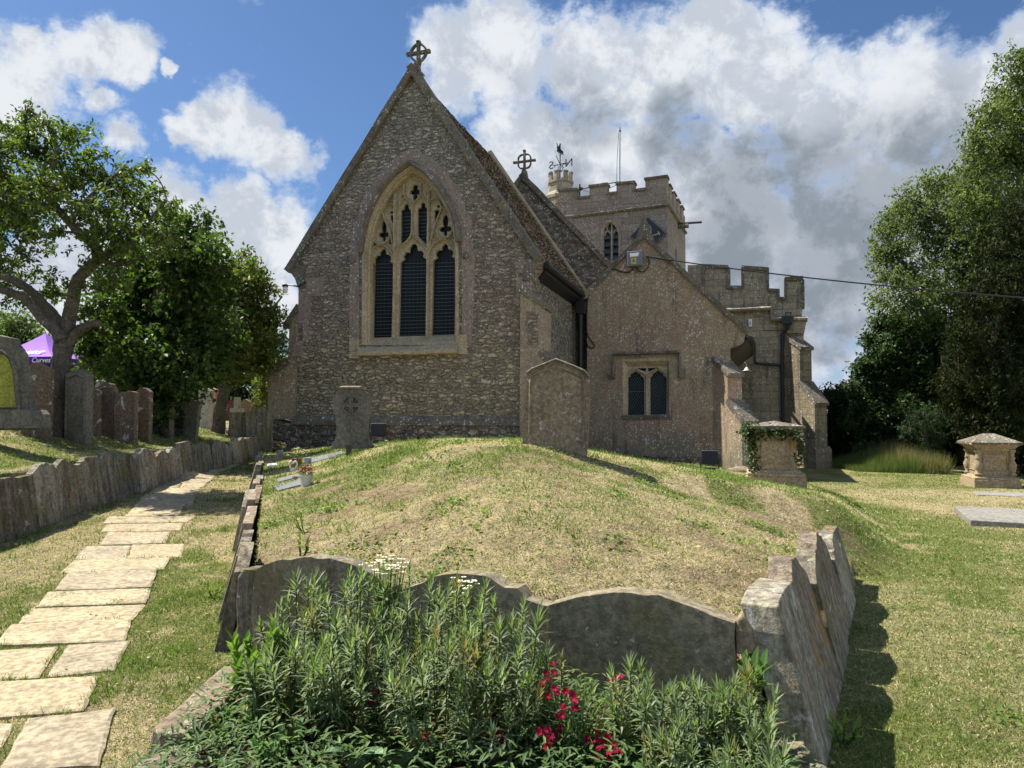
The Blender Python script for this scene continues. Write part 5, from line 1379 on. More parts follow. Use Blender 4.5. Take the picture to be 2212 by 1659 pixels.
# ------------------------------------------------------------------ fittings on the church
# electrical box
bx0 = VF.uz(1355, 568, -.1); bx1 = VF.uz(1383, 540, -.1); q = VF.w((bx0[0] + bx1[0]) / 2, -.1, bx0[1])
t = empty('electric_box', tuple(q), 'grey electrical box with a yellow warning label high on the small gable', 'electrical box')
pa = VF.poly([(1354.5, 575), (1387, 573), (1386, 541), (1355, 543)], -.2); s0, s1, z0, z1 = pa[0][0], pa[1][0], (pa[0][1] + pa[1][1]) / 2, (pa[2][1] + pa[3][1]) / 2
mb = MB(); mb.box(VF, s0, s1, -.2, -.015, z0, z1); bevel(mb.build('cabinet', M['greybox'], t), .015)
mb = MB(); mb.add([VF.w(s0 + .08, -.202, z1 - .06), VF.w(s1 - .08, -.202, z1 - .06), VF.w(s1 - .13, -.235, z1 - .17), VF.w(s0 + .13, -.235, z1 - .17), VF.w(s0 + .08, -.19, z1 - .2), VF.w(s1 - .08, -.19, z1 - .2)], [(0, 1, 2, 3), (3, 2, 5, 4), (0, 3, 4), (1, 5, 2)]); mb.build('lid_boss', M['greyl'], t)
lm = ((s0 + s1) / 2 - .03); mb = MB(); mb.box(VF, lm - .07, lm + .08, -.205, -.199, z0 + .06, z0 + .24); lab = mb.build('warning_label', M['yellow'], t)
mb = MB(); tri_ = [(lm - .05, z0 + .11), (lm + .06, z0 + .11), (lm + .005, z0 + .215)]; inn = [(lm - .03, z0 + .122), (lm + .04, z0 + .122), (lm + .005, z0 + .19)]
mb.prism(VF, tri_, -.208, -.2055, [inn]); mb.prism(VF, [(lm, z0 + .18), (lm - .008, z0 + .15), (lm + .004, z0 + .15), (lm, z0 + .126), (lm + .014, z0 + .16), (lm + .004, z0 + .158)], -.208, -.2055); mb.build('warning_symbol', M['black'], lab)
def vtube(pts, r, mat, name, label, cat, t=-.03, F=VF):
    mb = MB(); P_ = [F.w(*(lambda q: (q[0], t, q[1]))(F.uz(x, y, t))) for x, y in pts]; mb.tube([tuple(p) for p in smoothpts([tuple(p) for p in P_], 2)], r, 6); return tag(mb.build(name, M[mat], loc=tuple(P_[0])), label, cat)
vtube([(1371, 574), (1366, 584), (1358, 589), (1345, 588), (1332, 582), (1320, 582), (1308, 590), (1290, 612), (1272, 633), (1268, 655), (1267, 700), (1268, 722), (1276, 735), (1285, 744), (1282, 752), (1274, 752), (1268, 745), (1268, 738)], .016, 'black', 'power_cable', 'black cable looping down the left side of the small gable from the grey box', 'cable', -.03)
vtube([(1374, 574), (1378, 584), (1386, 588), (1396, 584), (1402, 572), (1402, 560), (1397, 555)], .016, 'black', 'power_cable', 'short black cable loop to the right of the grey box', 'cable', -.05)
p0 = VF.w(*(lambda q: (q[0], -.1, q[1]))(VF.uz(1396, 554, -.1))); p1 = at(2330, 652, 14.5); pts = []
for k in range(25): f = k / 24; p = p0.lerp(p1, f); p.z -= .22 * 4 * f * (1 - f) * 0.5; pts.append(p)
mb = MB(); mb.tube(pts, .017, 6); mb.tube(pts[:3], .03, 6); tag(mb.build('overhead_cable', M['black'], loc=tuple(p0)), 'black overhead cable running from the small gable across the sky to the right trees', 'cable')
# bulkhead lamp on the left wall
c0 = CF.w(*(lambda q: (q[0], .2, q[1]))(CF.uz(643, 634, .2))); t = empty('wall_lamp', tuple(c0), 'white glass lamp on a bracket at the left corner of the large gable', 'lamp')
q1 = CF.w(*(lambda q: (q[0], -.1, q[1]))(CF.uz(616, 616, -.1)))
mb = MB(); mb.tube([CF.w(*(lambda q: (q[0], -.05, q[1]))(CF.uz(661, 610, -.05))), CF.w(*(lambda q: (q[0], -.08, q[1]))(CF.uz(645, 619, -.08))), q1 + Vector((0, 0, .02))], .02, 6); mb.build('bracket', M['black'], t)
mb = MB(); mb.lathe(tuple(q1), [(.001, .03), (.075, .02), (.08, -.04), (.001, -.041)], 14); mb.build('cap', M['black'], t, smooth=True)
mb = MB(); mb.lathe(tuple(q1 + Vector((0, 0, -.04))), [(.06, 0), (.072, -.06), (.06, -.17), (.001, -.18)], 14); mb.build('glass_shade', M['white'], t, smooth=True)
# swan-neck lamp by the aisle
q = lambda x, y, t=-.4: AF.w(*(lambda r_: (r_[0], t, r_[1]))(AF.uz(x, y, t)))
t = empty('swan_neck_lamp', tuple(q(1603, 800)), 'white swan-neck lamp beside the drainpipe wall', 'lamp')
mb = MB(); mb.tube([tuple(p) for p in smoothpts([tuple(q(*k)) for k in ((1596, 790), (1600, 784), (1607, 781), (1612, 786), (1613, 794))], 2)], .018, 6); mb.build('swan_neck', M['white'], t)
mb = MB(); c = q(1613, 796); mb.lathe(tuple(c), [(.02, .06), (.07, .0), (.08, -.05), (.19, -.09), (.001, -.09)], 14); mb.build('lamp_shade', M['white'], t, smooth=True)
# sensor
q = lambda x, y, t=-.03: AF.w(*(lambda r_: (r_[0], t, r_[1]))(AF.uz(x, y, t)))
aa, bb = AF.uz(1617, 706, -.05), AF.uz(1624.5, 689, -.05); t = empty('alarm_sensor', tuple(AF.w(aa[0], -.05, aa[1])), 'small white alarm sensor on the wall under the stepped moulding', 'sensor')
mb = MB(); mb.box(AF, aa[0], bb[0], -.1, -.0, aa[1], bb[1]); bevel(mb.build('case', M['white'], t), .015); mb = MB(); mb.box(AF, aa[0] + .035, bb[0] - .035, -.104, -.101, aa[1] + .06, bb[1] - .1); mb.build('lens', M['greyl'], t)

# ---- weather vane
def tcurve(body, size, M_, mat, parent, name, ext=.006):
    cu = bpy.data.curves.new(name, 'FONT'); cu.body = body; cu.size = size; cu.extrude = ext; cu.align_x = 'CENTER'; cu.align_y = 'CENTER'
    ob = bpy.data.objects.new('tmp', cu); COL.objects.link(ob); dg = bpy.context.evaluated_depsgraph_get(); me = bpy.data.meshes.new_from_object(ob.evaluated_get(dg)); COL.objects.unlink(ob); bpy.data.objects.remove(ob)
    off = wloc(parent); me.transform(Matrix.Translation(-off) @ M_); me.name = name; me.materials.clear(); me.materials.append(mat); o = bpy.data.objects.new(name, me); COL.objects.link(o); o.parent = parent; return o



TU = Fr(1211, 400, 38.5, 22)
tu = lambda x, y: TU.w(*(lambda q: (q[0], 0, q[1]))(TU.uz(1152.1 + .1983 * x, 274.3 + .1983 * y)))
wv = empty('weather_vane', tuple(tu(291, 545)), 'black iron weather vane with letters N and S on the stair turret', 'weather vane')
mb = MB(); mb.tube([tu(291, 560), tu(292, 185)], .03, 6); mb.lathe(tuple(tu(292, 187)), [(.001, -.06), (.06, 0), (.001, .06)], 8); mb.build('spindle', M['black'], wv)
mb = MB(); mb.tube([tu(210, 418), tu(291, 405), tu(378, 392)], .025, 5)
for pts in ([(291, 480), (275, 488), (265, 470), (278, 440), (262, 412), (235, 420), (225, 432), (235, 440)], [(291, 480), (308, 485), (322, 465), (306, 435), (325, 405), (350, 400), (360, 410), (350, 418)], [(291, 485), (280, 470), (270, 485), (280, 492)], [(291, 485), (305, 470), (315, 482), (303, 492)]):
    mb.tube(smoothpts([tuple(tu(*p)) for p in pts], 2), .018, 4)
cc_ = tu(291, 405); mb.tube([cc_ - TU.a * .7 + Vector((0, 0, .25)), cc_, cc_ + TU.a * .7], .02, 4); mb.build('arms', M['black'], wv)
def Mat3(o_, ex, ey):
    ez = ex.cross(ey); return Matrix(((ex.x, ey.x, ez.x, o_.x), (ex.y, ey.y, ez.y, o_.y), (ex.z, ey.z, ez.z, o_.z), (0, 0, 0, 1)))
tcurve('N', .62, Mat3(tu(388, 392), -TU.e, Vector((0, 0, 1))), M['black'], wv, 'letter', .008)
tcurve('S', .62, Mat3(tu(196, 422), -TU.e, Vector((0, 0, 1))), M['black'], wv, 'letter', .008)
mb = MB()
for pts in ([(256, 175), (262, 205), (275, 225), (292, 240), (310, 262), (318, 285), (328, 300)], [(262, 270), (272, 245), (285, 215), (278, 200)], [(300, 300), (315, 292), (325, 270), (312, 262)], [(258, 270), (265, 240), (258, 215)], [(275, 285), (292, 262), (300, 280)]):
    mb.tube(smoothpts([tuple(tu(*p)) for p in pts], 1), .03, 4)
mb.prism(TU, TU.poly([(1152.1 + .1983 * x, 274.3 + .1983 * y) for x, y in ((262, 230), (285, 205), (292, 240), (315, 270), (325, 300), (300, 285), (272, 275))]), -.012, .012); mb.build('vane', M['black'], wv)
# flagpole and aerial
fp = Fr(1338, 400, 37.5, 22); ft = lambda x, y: fp.w(*(lambda q: (q[0], 0, q[1]))(fp.uz(x, y)))
f0 = ft(1338.2, 415); fl = empty('flagpole', tuple(f0), 'tall thin white flagpole on the tower roof', 'flagpole'); mb = MB(); mb.tube([f0, ft(1338.6, 350), ft(1339, 284)], [.055, .05, .04], 8); mb.build('pole', M['polewhite'], fl)
mb = MB(); mb.lathe(tuple(ft(1339.2, 283)), [(.05, -.05), (.07, 0), (.03, .08), (.015, .22), (.001, .25)], 8); mb.build('finial', M['black'], fl)
mb = MB(); mb.tube([ft(1336.5, 286), ft(1333, 345), ft(1332, 395)], .015, 4); mb.build('halyard', M['iron'], fl)
a0 = ft(1252, 428); ae = empty('aerial', tuple(a0), 'dark aerial pole with a cross bar behind the tower battlements', 'aerial'); mb = MB(); mb.tube([a0, ft(1252.5, 398)], .045, 6); mb.build('mast', M['iron'], ae)
mb = MB(); mb.tube([ft(1247, 410), ft(1338, 392)], .035, 5); mb.tube([ft(1256, 409), ft(1285, 420), ft(1338, 397)], .015, 4); mb.lathe(tuple(ft(1254, 408)), [(.001, -.12), (.12, -.04), (.12, .06), (.001, .1)], 8); mb.build('boom', M['iron'], ae)

# ------------------------------------------------------------------ gazebo
gd = 24.0; gA = at(28.3, 719, gd + 1.5); cr = at(112.4, 770, gd); gth = 6
GF = Ax(cr[:2], gth); Wd = 3.0; zE_, zA_ = cr.z, gA.z
cs = [GF.w(0, 0, zE_), GF.w(-Wd, 0, zE_), GF.w(-Wd, Wd, zE_), GF.w(0, Wd, zE_)]; ap_ = GF.w(-Wd / 2, Wd / 2, zA_); zg = G0(cr.x, cr.y)
gzb = empty('gazebo', tuple(GF.w(-Wd / 2, Wd / 2, zg)), 'purple pop-up gazebo with white lettering behind the headstones at the left', 'gazebo')
mb = MB(); n = 8
for k in range(4):
    a, b = cs[k], cs[(k + 1) % 4]; rows = []
    for i in range(n + 1):
        f = i / n; sag = -.13 * math.sin(math.pi * f) * (zA_ - zE_) * 1.3
        rows.append([(a.lerp(ap_, f) + Vector((0, 0, sag))), (b.lerp(ap_, f) + Vector((0, 0, sag)))])
    for i in range(n): mb.add([rows[i][0], rows[i][1], rows[i + 1][1], rows[i + 1][0]], [(0, 1, 2, 3)])
canopy = mb.build('canopy', M['purple'], gzb, smooth=True)
mb = MB()
for k in range(4): a, b = cs[k], cs[(k + 1) % 4]; mb.add([a, b, b - Vector((0, 0, .25)), a - Vector((0, 0, .25))], [(0, 1, 2, 3)])
val = mb.build('valance', M['dpurple'], gzb)
for k in range(4): mb = MB(); mb.tube([cs[k], Vector((cs[k].x, cs[k].y, zg))], .025, 6); mb.build('leg', M['silver'], gzb)
sh = Matrix(((1, .25, 0, 0), (0, 1, 0, 0), (0, 0, 1, 0), (0, 0, 0, 1)))
for k in range(3):
    p = GF.w(-.38 - k * .85, -.012, zE_ - .125); tcurve('Curves', .24, Mat3(p, GF.e, Vector((0, 0, 1))) @ sh, M['lettering'], val, 'lettering')
slope = (ap_ - (cs[0] + cs[1]) / 2).normalized(); pc = (cs[0] + cs[1]) / 2 + slope * .50 + Vector((0, 0, -.13)); nn = GF.e.cross(slope)
sl2 = (slope - Vector((0, 0, .12))).normalized()
tcurve('Curves', .62, Mat3(pc + nn * .06 + GF.e * .0, GF.e, sl2) @ sh, M['lettering'], canopy, 'lettering', .004)

# ------------------------------------------------------------------ trees
def leaves(P, size, cols, flat=.0, asp=.5, droop=.0, rs=R, hue=None):
    """P (n,3) positions -> verts, quads, colours: each leaf a folded rhombus"""
    n = len(P); d = rs.normal(size=(n, 3)); d[:, 2] = d[:, 2] * (1 - flat) - droop; d /= np.linalg.norm(d, axis=1)[:, None]
    u = rs.normal(size=(n, 3)); u[:, 2] = np.abs(u[:, 2]) + .6; u -= d * (u * d).sum(1)[:, None]; u /= np.linalg.norm(u, axis=1)[:, None]
    s = np.cross(d, u); L = size * rs.uniform(.6, 1.25, n)[:, None]; w = L * asp
    a = P; b = P + d * L * .5 - s * w * .5 + u * L * .1; c = P + d * L; e = P + d * L * .5 + s * w * .5 + u * L * .1
    V_ = np.stack([a, b, c, e], 1).reshape(-1, 3); k = np.arange(n)[:, None] * 4
    T = np.concatenate([k + np.array([0, 1, 2]), k + np.array([0, 2, 3])], 0)
    cols = np.asarray(cols); ci = rs.randint(0, len(cols), n) if hue is None else hue
    C = cols[ci] * rs.uniform(.75, 1.25, (n, 1)); C = np.repeat(C, 4, 0)
    return V_, T, C


def crown_pts(lobes, n_clump, per, csize, rs=R, shell=.55, squash=.85, vert=0.0):
    pts, cl, cen = [], [], []
    vol = np.array([r ** 2 for *_, r in lobes]); vol = vol / vol.sum()
    for (c, r), v in zip([((l[0]), l[1]) for l in lobes], vol):
        m = max(3, int(n_clump * v)); d = rs.normal(size=(m, 3)); d /= np.linalg.norm(d, axis=1)[:, None]
        rad = r * rs.uniform(0, 1, (m, 1)) ** shell; q = np.array(c) + d * rad * np.array([1, 1, squash]); cen.append(q)
    cen = np.concatenate(cen)
    for q in cen:
        k = max(4, int(per * rs.uniform(.6, 1.4))); s = csize * rs.uniform(.6, 1.3)
        nd = 3 + rs.randint(0, 3); D = rs.normal(size=(nd, 3)); D[:, 2] += .35 - vert * 1.6; D /= np.linalg.norm(D, axis=1)[:, None]
        j = rs.randint(0, nd, k); tt = rs.uniform(.1, 1, k)[:, None]
        o = D[j] * tt * s * 2.1 + rs.normal(size=(k, 3)) * s * .22; o[:, 2] -= (tt[:, 0] ** 2) * s * .35; pts.append(q + o); cl.append(np.full(k, rs.randint(0, 1000)))
    return np.concatenate(pts), np.concatenate(cl), cen


def limb_mesh(limbs, n=9, wob=.1):
    mb = MB()
    for pts, rr in limbs:
        P = smoothpts([tuple(p) + (r,) for p, r in zip(pts, rr)], 2)
        mb.tube([p[:3] for p in P], [p[3] for p in P], n, wob)
    return mb


def tree(name, label, cat, base, limbs, lobes, n_clump, per, csize, lsize, cols, group=None, asp=.5, droop=.3, twig=.012, extra=None, shell=.55, vert=0.0, barkm='bark', lm='leaf'):
    """limbs: [(pts3d, radii)], lobes: [(centre, r)]"""
    t = empty(name, tuple(base), label, cat, group)
    pts, cl, cen = crown_pts(lobes, n_clump, per, csize, shell=shell, vert=vert)
    if limbs:
        mb = limb_mesh(limbs)
        ends = [Vector(p) for pp, _ in limbs for p in pp[1:]]; rads = [r for _, rr in limbs for r in rr[1:]]
        for c, r in lobes:
            c = Vector(c); j = min(range(len(ends)), key=lambda i: (ends[i] - c).length); e = ends[j]
            m = e.lerp(c, .5) + Vector((rnd.uniform(-.15, .15), rnd.uniform(-.15, .15), rnd.uniform(-.1, .2))) * (c - e).length
            r0 = min(rads[j] * .55, .05 + .03 * r); mb.tube(smoothpts([tuple(e), tuple(m), tuple(c)], 2), [r0 * (1 - .12 * i) if r0 * (1 - .12 * i) > .01 else .01 for i in range(len(smoothpts([tuple(e), tuple(m), tuple(c)], 2)))], 5, .1)
        sel = R.permutation(len(cen))[:min(len(cen), 420)]
        LC = np.array([tuple(l[0]) for l in lobes])
        for i in sel:
            q = cen[i]; j = int(np.argmin(((LC - q) ** 2).sum(1))); a = Vector(LC[j]); b = Vector(q)
            if (b - a).length > .1: m = a.lerp(b, .5) + Vector((rnd.uniform(-.1, .1), rnd.uniform(-.1, .1), rnd.uniform(-.02, .12))) * (b - a).length; mb.tube([a, m, b], [twig, twig * .75, twig * .4], 3)
        mb.build('trunk', M[barkm], t, smooth=True, recalc=False)
    cols = np.asarray(cols, float); nC = len(cols)
    hue = (cl * 7 + R.randint(0, 3, len(cl))) % nC
    V_, T, C = leaves(pts, lsize, cols, asp=asp, droop=droop, hue=hue)
    C = C * np.repeat(.62 + .8 * ((cl * 37) % 101) / 101.0, 4)[:, None]
    fastmesh('crown', V_, T, C, M[lm], t)
    return t


def L_(lst, d, dj=.8, px=None, ry=1.0):
    out = []
    for q in lst:
        x, y, r = q[:3]; dd3 = d + rnd.uniform(-dj, dj) if len(q) < 4 else q[3]
        out.append((tuple(at(x, y, dd3)), r))
    return out


def PL(pts, d, r0, r1):
    n = len(pts); return ([tuple(at(p[0], p[1], d if len(p) < 3 else p[2])) for p in pts], [r0 + (r1 - r0) * k / (n - 1) for k in range(n)])


G1 = [(.09, .125, .03), (.115, .155, .035), (.07, .105, .03), (.14, .175, .045), (.085, .12, .04)]
d1 = 11.8
b1 = at(122, 918, d1); b1.z = G0(b1.x, b1.y) - .1
limbs = [([tuple(b1), tuple(at(124, 860, d1)), tuple(at(131, 800, d1)), tuple(at(138, 750, d1)), tuple(at(133, 715, d1))], [.20, .155, .14, .15, .13]),
         PL([(134, 735), (120, 712), (92, 690), (58, 645), (30, 634), (-10, 622), (-60, 600)], d1 - .1, .105, .05),
         PL([(138, 722), (118, 682), (92, 655), (62, 622), (20, 600), (-30, 590)], d1 + .2, .10, .05),
         PL([(136, 745), (148, 700), (157, 650), (164, 610), (180, 588), (217, 560), (208, 531), (178, 510), (149, 480), (119, 447), (101, 412), (112, 370), (125, 320), (110, 270), (60, 235)], d1 + .05, .12, .022),
         PL([(217, 560), (250, 540), (290, 512), (330, 470), (360, 430)], d1 + .1, .07, .025), PL([(217, 560), (255, 575), (300, 560)], d1, .05, .02), PL([(149, 480), (180, 440), (220, 400), (260, 370)], d1, .05, .02), PL([(119, 447), (60, 440), (10, 420)], d1, .05, .02),
         PL([(147, 742), (165, 718), (192, 702), (215, 698)], d1, .09, .05)]
T1 = [(55, 238, .14), (70, 262, .22), (100, 270, .22), (140, 285, .30), (175, 290, .26), (20, 290, .3), (-20, 330, .5), (60, 320, .5), (120, 340, .55), (190, 350, .48), (160, 400, .55), (235, 395, .42), (90, 400, .5), (30, 400, .5), (-30, 420, .55), (290, 385, .28), (270, 430, .45),
      (315, 362, .18), (345, 415, .24), (372, 440, .18), (365, 480, .28), (320, 460, .42), (220, 460, .5), (300, 510, .42), (250, 510, .45), (60, 470, .4), (10, 480, .45), (-40, 520, .5), (190, 470, .4), (345, 520, .3), (40, 545, .28), (240, 600, .35), (200, 545, .3), (120, 510, .3), (10, 575, .25), (75, 520, .3), (170, 620, .2)]
tree('fruit_tree', 'gnarled leaning fruit tree with twisting bare limbs at the left, nearest the long wall', 'tree', b1, limbs, L_(T1, d1, .7), 680, 26, .095, .092, G1, 'trees on the upper lawn', asp=.5, droop=.5, shell=.45)

d2 = 15.0; b2 = at(345, 916, d2); b2.z = G0(b2.x, b2.y) - .1
G2 = [(.055, .09, .025), (.07, .11, .03), (.045, .075, .022), (.095, .135, .035)]
limbs = [([tuple(b2), tuple(at(345, 860, d2)), tuple(at(350, 780, d2)), tuple(at(340, 700, d2)), tuple(at(345, 600, d2)), tuple(at(370, 520, d2))], [.26, .22, .19, .16, .1, .04]),
         PL([(350, 780), (300, 720), (260, 660)], d2, .1, .04), PL([(345, 740), (400, 680), (440, 600), (450, 520)], d2, .1, .03), PL([(345, 860), (290, 800), (240, 740)], d2, .07, .03)]
T2 = [(400, 480, .35), (440, 480, .25), (425, 520, .5), (350, 520, .5), (390, 555, .6), (455, 540, .3), (300, 560, .7), (450, 590, .6), (350, 600, .8), (260, 620, .7), (420, 640, .85), (300, 660, .9), (230, 680, .7), (360, 700, .95), (440, 700, .8), (200, 730, .5), (270, 740, .9), (330, 770, .9), (400, 770, .85), (225, 790, .55), (460, 760, .6), (290, 820, .6), (350, 840, .55), (400, 835, .4), (345, 880, .3), (345, 905, .28), (330, 860, .35), (430, 815, .35)]
tree('ivy_covered_tree', 'dense dark tree whose trunk is wrapped in ivy, in the middle of the left lawn', 'tree', b2, limbs, L_(T2, d2, .9), 1250, 26, .17, .12, G2, 'trees on the upper lawn', asp=.62, droop=.3, shell=.5)
d3 = 18.5; b3 = at(472, 930, d3); b3.z = G0(b3.x, b3.y) - .1
G3 = [(.09, .13, .03), (.12, .15, .035), (.07, .105, .028), (.16, .13, .04)]
limbs = [([tuple(b3), tuple(at(474, 890, d3)), tuple(at(484, 850, d3)), tuple(at(492, 820, d3)), tuple(at(505, 770, d3)), tuple(at(520, 720, d3)), tuple(at(540, 640, d3))], [.19, .15, .14, .13, .1, .08, .03]),
         PL([(484, 850), (468, 820), (455, 790)], d3, .09, .04), PL([(505, 770), (560, 780), (620, 790)], d3, .06, .03), PL([(495, 800), (550, 800), (600, 812)], d3, .05, .02), PL([(520, 720), (570, 690), (610, 640)], d3, .06, .02)]
T3 = [(590, 552, .22), (597, 575, .25), (520, 540, .2), (480, 560, .5), (540, 590, .6), (500, 610, .7), (600, 600, .45), (632, 625, .45), (570, 640, .8), (520, 670, .9), (610, 680, .75), (640, 700, .6), (470, 680, .7), (560, 720, .9), (620, 740, .65), (500, 740, .7), (580, 780, .6), (540, 800, .3), (620, 790, .4), (560, 815, .25), (468, 790, .4)]
tree('slim_tree', 'lighter green tree with a slim bent trunk beside the left corner of the church', 'tree', b3, limbs, L_([(a - 62, b, c) for a, b, c in T3], d3, .8), 1000, 26, .16, .125, G3, 'trees on the upper lawn', asp=.55, droop=.3)

# background greenery on the left
GB = [(.05, .08, .025), (.035, .06, .02), (.07, .10, .03)]
GBg = [(.10, .14, .05), (.13, .17, .06), (.08, .115, .045)]
def bush(name, label, cat, lst, d, dj, n_clump, per, cs, ls, cols, group=None, asp=.55, base=None, trunk=True, shell=.5, vert=0.0, droop=.3, lm='leaf'):
    lob = L_(lst, d, dj); xm = sum(l[0][0] for l in lob) / len(lob); b = Vector((xm, d, G0(xm, d)))
    zt_ = max(l[0][2] for l in lob)
    limbs = [([tuple(b - Vector((0, 0, .2))), (xm + .1, d, b.z + (zt_ - b.z) * .4), (xm - .1, d + .1, b.z + (zt_ - b.z) * .8)], [.05 * (zt_ - b.z) ** .6, .035 * (zt_ - b.z) ** .6, .02])] if trunk else []
    return tree(name, label, cat, b, limbs, lob, n_clump, per, cs, ls, cols, group, asp=asp, shell=shell, vert=vert, droop=droop, lm=lm)
bush('distant_tree', 'grey-green tree far behind the purple gazebo', 'tree', [(40, 700, 1.0), (25, 730, 1.3), (70, 735, 1.3), (0, 760, 1.6), (100, 770, 1.4), (50, 780, 1.7), (20, 705, .7), (130, 800, 1.2), (-40, 780, 1.6), (90, 830, 1.8), (0, 850, 2), (150, 770, .5)], 38, 1.5, 900, 24, .3, .2, GBg)
bush('shrubbery', 'dark evergreen mass filling the background behind the left headstones', 'shrub', [(x, 800 + 18 * math.sin(x * .05), 1.9) for x in range(130, 640, 55)] + [(x, 860, 1.7) for x in range(100, 640, 60)], 36, 1.5, 1400, 26, .32, .22, GB, trunk=False)
bush('leafy_shrub', 'bright green shrub behind the far headstones against the church corner', 'shrub', [(570, 840, .55), (590, 860, .6), (560, 880, .5), (575, 800, .5)], 26, .4, 160, 26, .14, .1, G3)

# right hand trees
GA = [(.10, .13, .05), (.125, .155, .06), (.085, .11, .045), (.16, .18, .08)]
d4 = 25
ash = [(2205, 165, 1.0), (2170, 215, .7), (2215, 260, 1.4), (2140, 260, .7), (2118, 315, .6), (2160, 340, 1.2), (2225, 360, 1.6), (2110, 375, .7), (2070, 395, .6), (2130, 420, 1.1), (2010, 410, .6), (1960, 435, .6), (2060, 450, 1.0), (1935, 465, .5), (1990, 480, .9), (1905, 500, .35), (1935, 525, .8), (2120, 500, 1.2), (2200, 470, 1.5),
       (2040, 530, 1.1), (1905, 560, .5), (1960, 590, .9), (2000, 640, 1.0), (1915, 600, .35), (2080, 600, 1.2), (1905, 655, .45), (1940, 680, .7), (2160, 590, 1.2), (1890, 645, .2), (2000, 700, .8), (2060, 680, 1.0), (2215, 120, .4)]
b4 = Vector(at(2090, 1000, d4)); b4.z = G0(b4.x, b4.y) - .2
limbs = [([tuple(b4), tuple(at(2090, 850, d4)), tuple(at(2110, 700, d4)), tuple(at(2120, 560, d4)), tuple(at(2150, 420, d4)), tuple(at(2190, 280, d4))], [.35, .3, .26, .2, .13, .05]),
         PL([(2110, 720), (2050, 640), (1990, 600), (1940, 560), (1920, 520)], d4, .16, .03), PL([(2090, 760), (2010, 710), (1950, 700), (1910, 680)], d4, .12, .03), PL([(2120, 560), (2060, 500), (2010, 450)], d4, .12, .03), PL([(2050, 640), (2000, 660), (1940, 650)], d4, .08, .03)]
tree('ash_tree', 'tall light green tree with feathery leaves rising over the right side', 'tree', b4, limbs, L_(ash, d4, 1.2), 2600, 24, .23, .15, GA, 'trees on the right', asp=.42, droop=.5, shell=.42)
GY = [(.016, .026, .010), (.026, .034, .012), (.045, .043, .017), (.022, .034, .013)]
yew = [(2212, 470, .9), (2190, 540, .9), (2225, 600, 1.3), (2150, 620, .8), (2115, 650, .6), (2170, 690, 1.2), (2100, 720, .8), (2070, 760, .5), (2225, 740, 1.4), (2130, 780, 1.1), (2080, 820, .6), (2180, 830, 1.2), (2040, 820, .3), (2110, 860, .8), (2225, 880, 1.2), (2160, 910, .9), (2090, 905, .5), (2210, 950, .8), (2130, 940, .5), (2240, 1000, .8), (2075, 870, .5)]
bush('yew_tree', 'dark brownish yew at the right edge with foliage hanging to the ground', 'tree', yew, 21, .9, 3000, 30, .16, .13, GY, 'trees on the right', asp=.3, vert=.4, droop=.9, shell=.4, lm='needle')
GH = [(.035, .065, .022), (.05, .085, .028), (.03, .05, .02), (.085, .12, .05)]
holly = [(1905, 700, .4), (1940, 700, .5), (1880, 735, .35), (1960, 740, .9), (2020, 740, 1.0), (1900, 770, .6), (1865, 790, .4), (1940, 800, 1.1), (2010, 820, 1.2), (1850, 810, .2), (1880, 840, .8), (1960, 880, 1.2), (2040, 890, 1.1), (1880, 910, .8), (1930, 950, 1.0), (2000, 960, 1.0), (1880, 980, .5), (1930, 1000, .5), (2060, 970, .9)]
bush('holly_tree', 'glossy dark green holly between the church and the yew', 'tree', holly, 25.5, .9, 2100, 26, .17, .135, GH, 'trees on the right', asp=.6)
bush('clipped_hedge', 'dark leafy hedge directly right of the church corner', 'hedge', [(1800, 875, .7), (1830, 855, .6), (1815, 920, .9), (1850, 890, .7), (1850, 950, .8), (1805, 970, .8), (1840, 1000, .6), (1770, 940, .8), (1775, 1000, .7), (1862, 1000, .5), (1790, 850, .3)], 29, .5, 1000, 30, .17, .12, GH, trunk=False)
bush('shrubbery', 'very dark undergrowth behind the tall grass and the baluster tomb', 'shrub', [(x, 930, 1.3) for x in range(1900, 2400, 60)] + [(x, 985, 1.1) for x in range(1900, 2400, 60)] + [(x, 850, 1.5) for x in range(1950, 2400, 70)], 27.5, .8, 1500, 26, .25, .16, GY, trunk=False)
bush('yew_sapling', 'small dark conifer branch clump in front of the holly', 'shrub', [(1990, 905, .45), (2030, 900, .4), (1960, 930, .3), (2010, 950, .5)], 22.5, .3, 160, 30, .1, .09, [(.03, .055, .03), (.045, .07, .035)], asp=.25)
# trees out of frame that shade the left lawn
tree('fruit_tree', 'fruit tree just outside the left edge', 'tree', (-11.5, 13.5, 1.4), [([(-11.5, 13.5, 1.2), (-11.3, 13.4, 3), (-10.8, 13.2, 4.6)], [.25, .2, .1])], [((-10.6 + rnd.uniform(-1.6, 1.3), 13.2 + rnd.uniform(-1.6, 1.6), 4.9 + rnd.uniform(-1.1, 1.5)), rnd.uniform(.4, .75)) for _ in range(16)], 500, 24, .11, .1, G1, 'trees on the upper lawn')

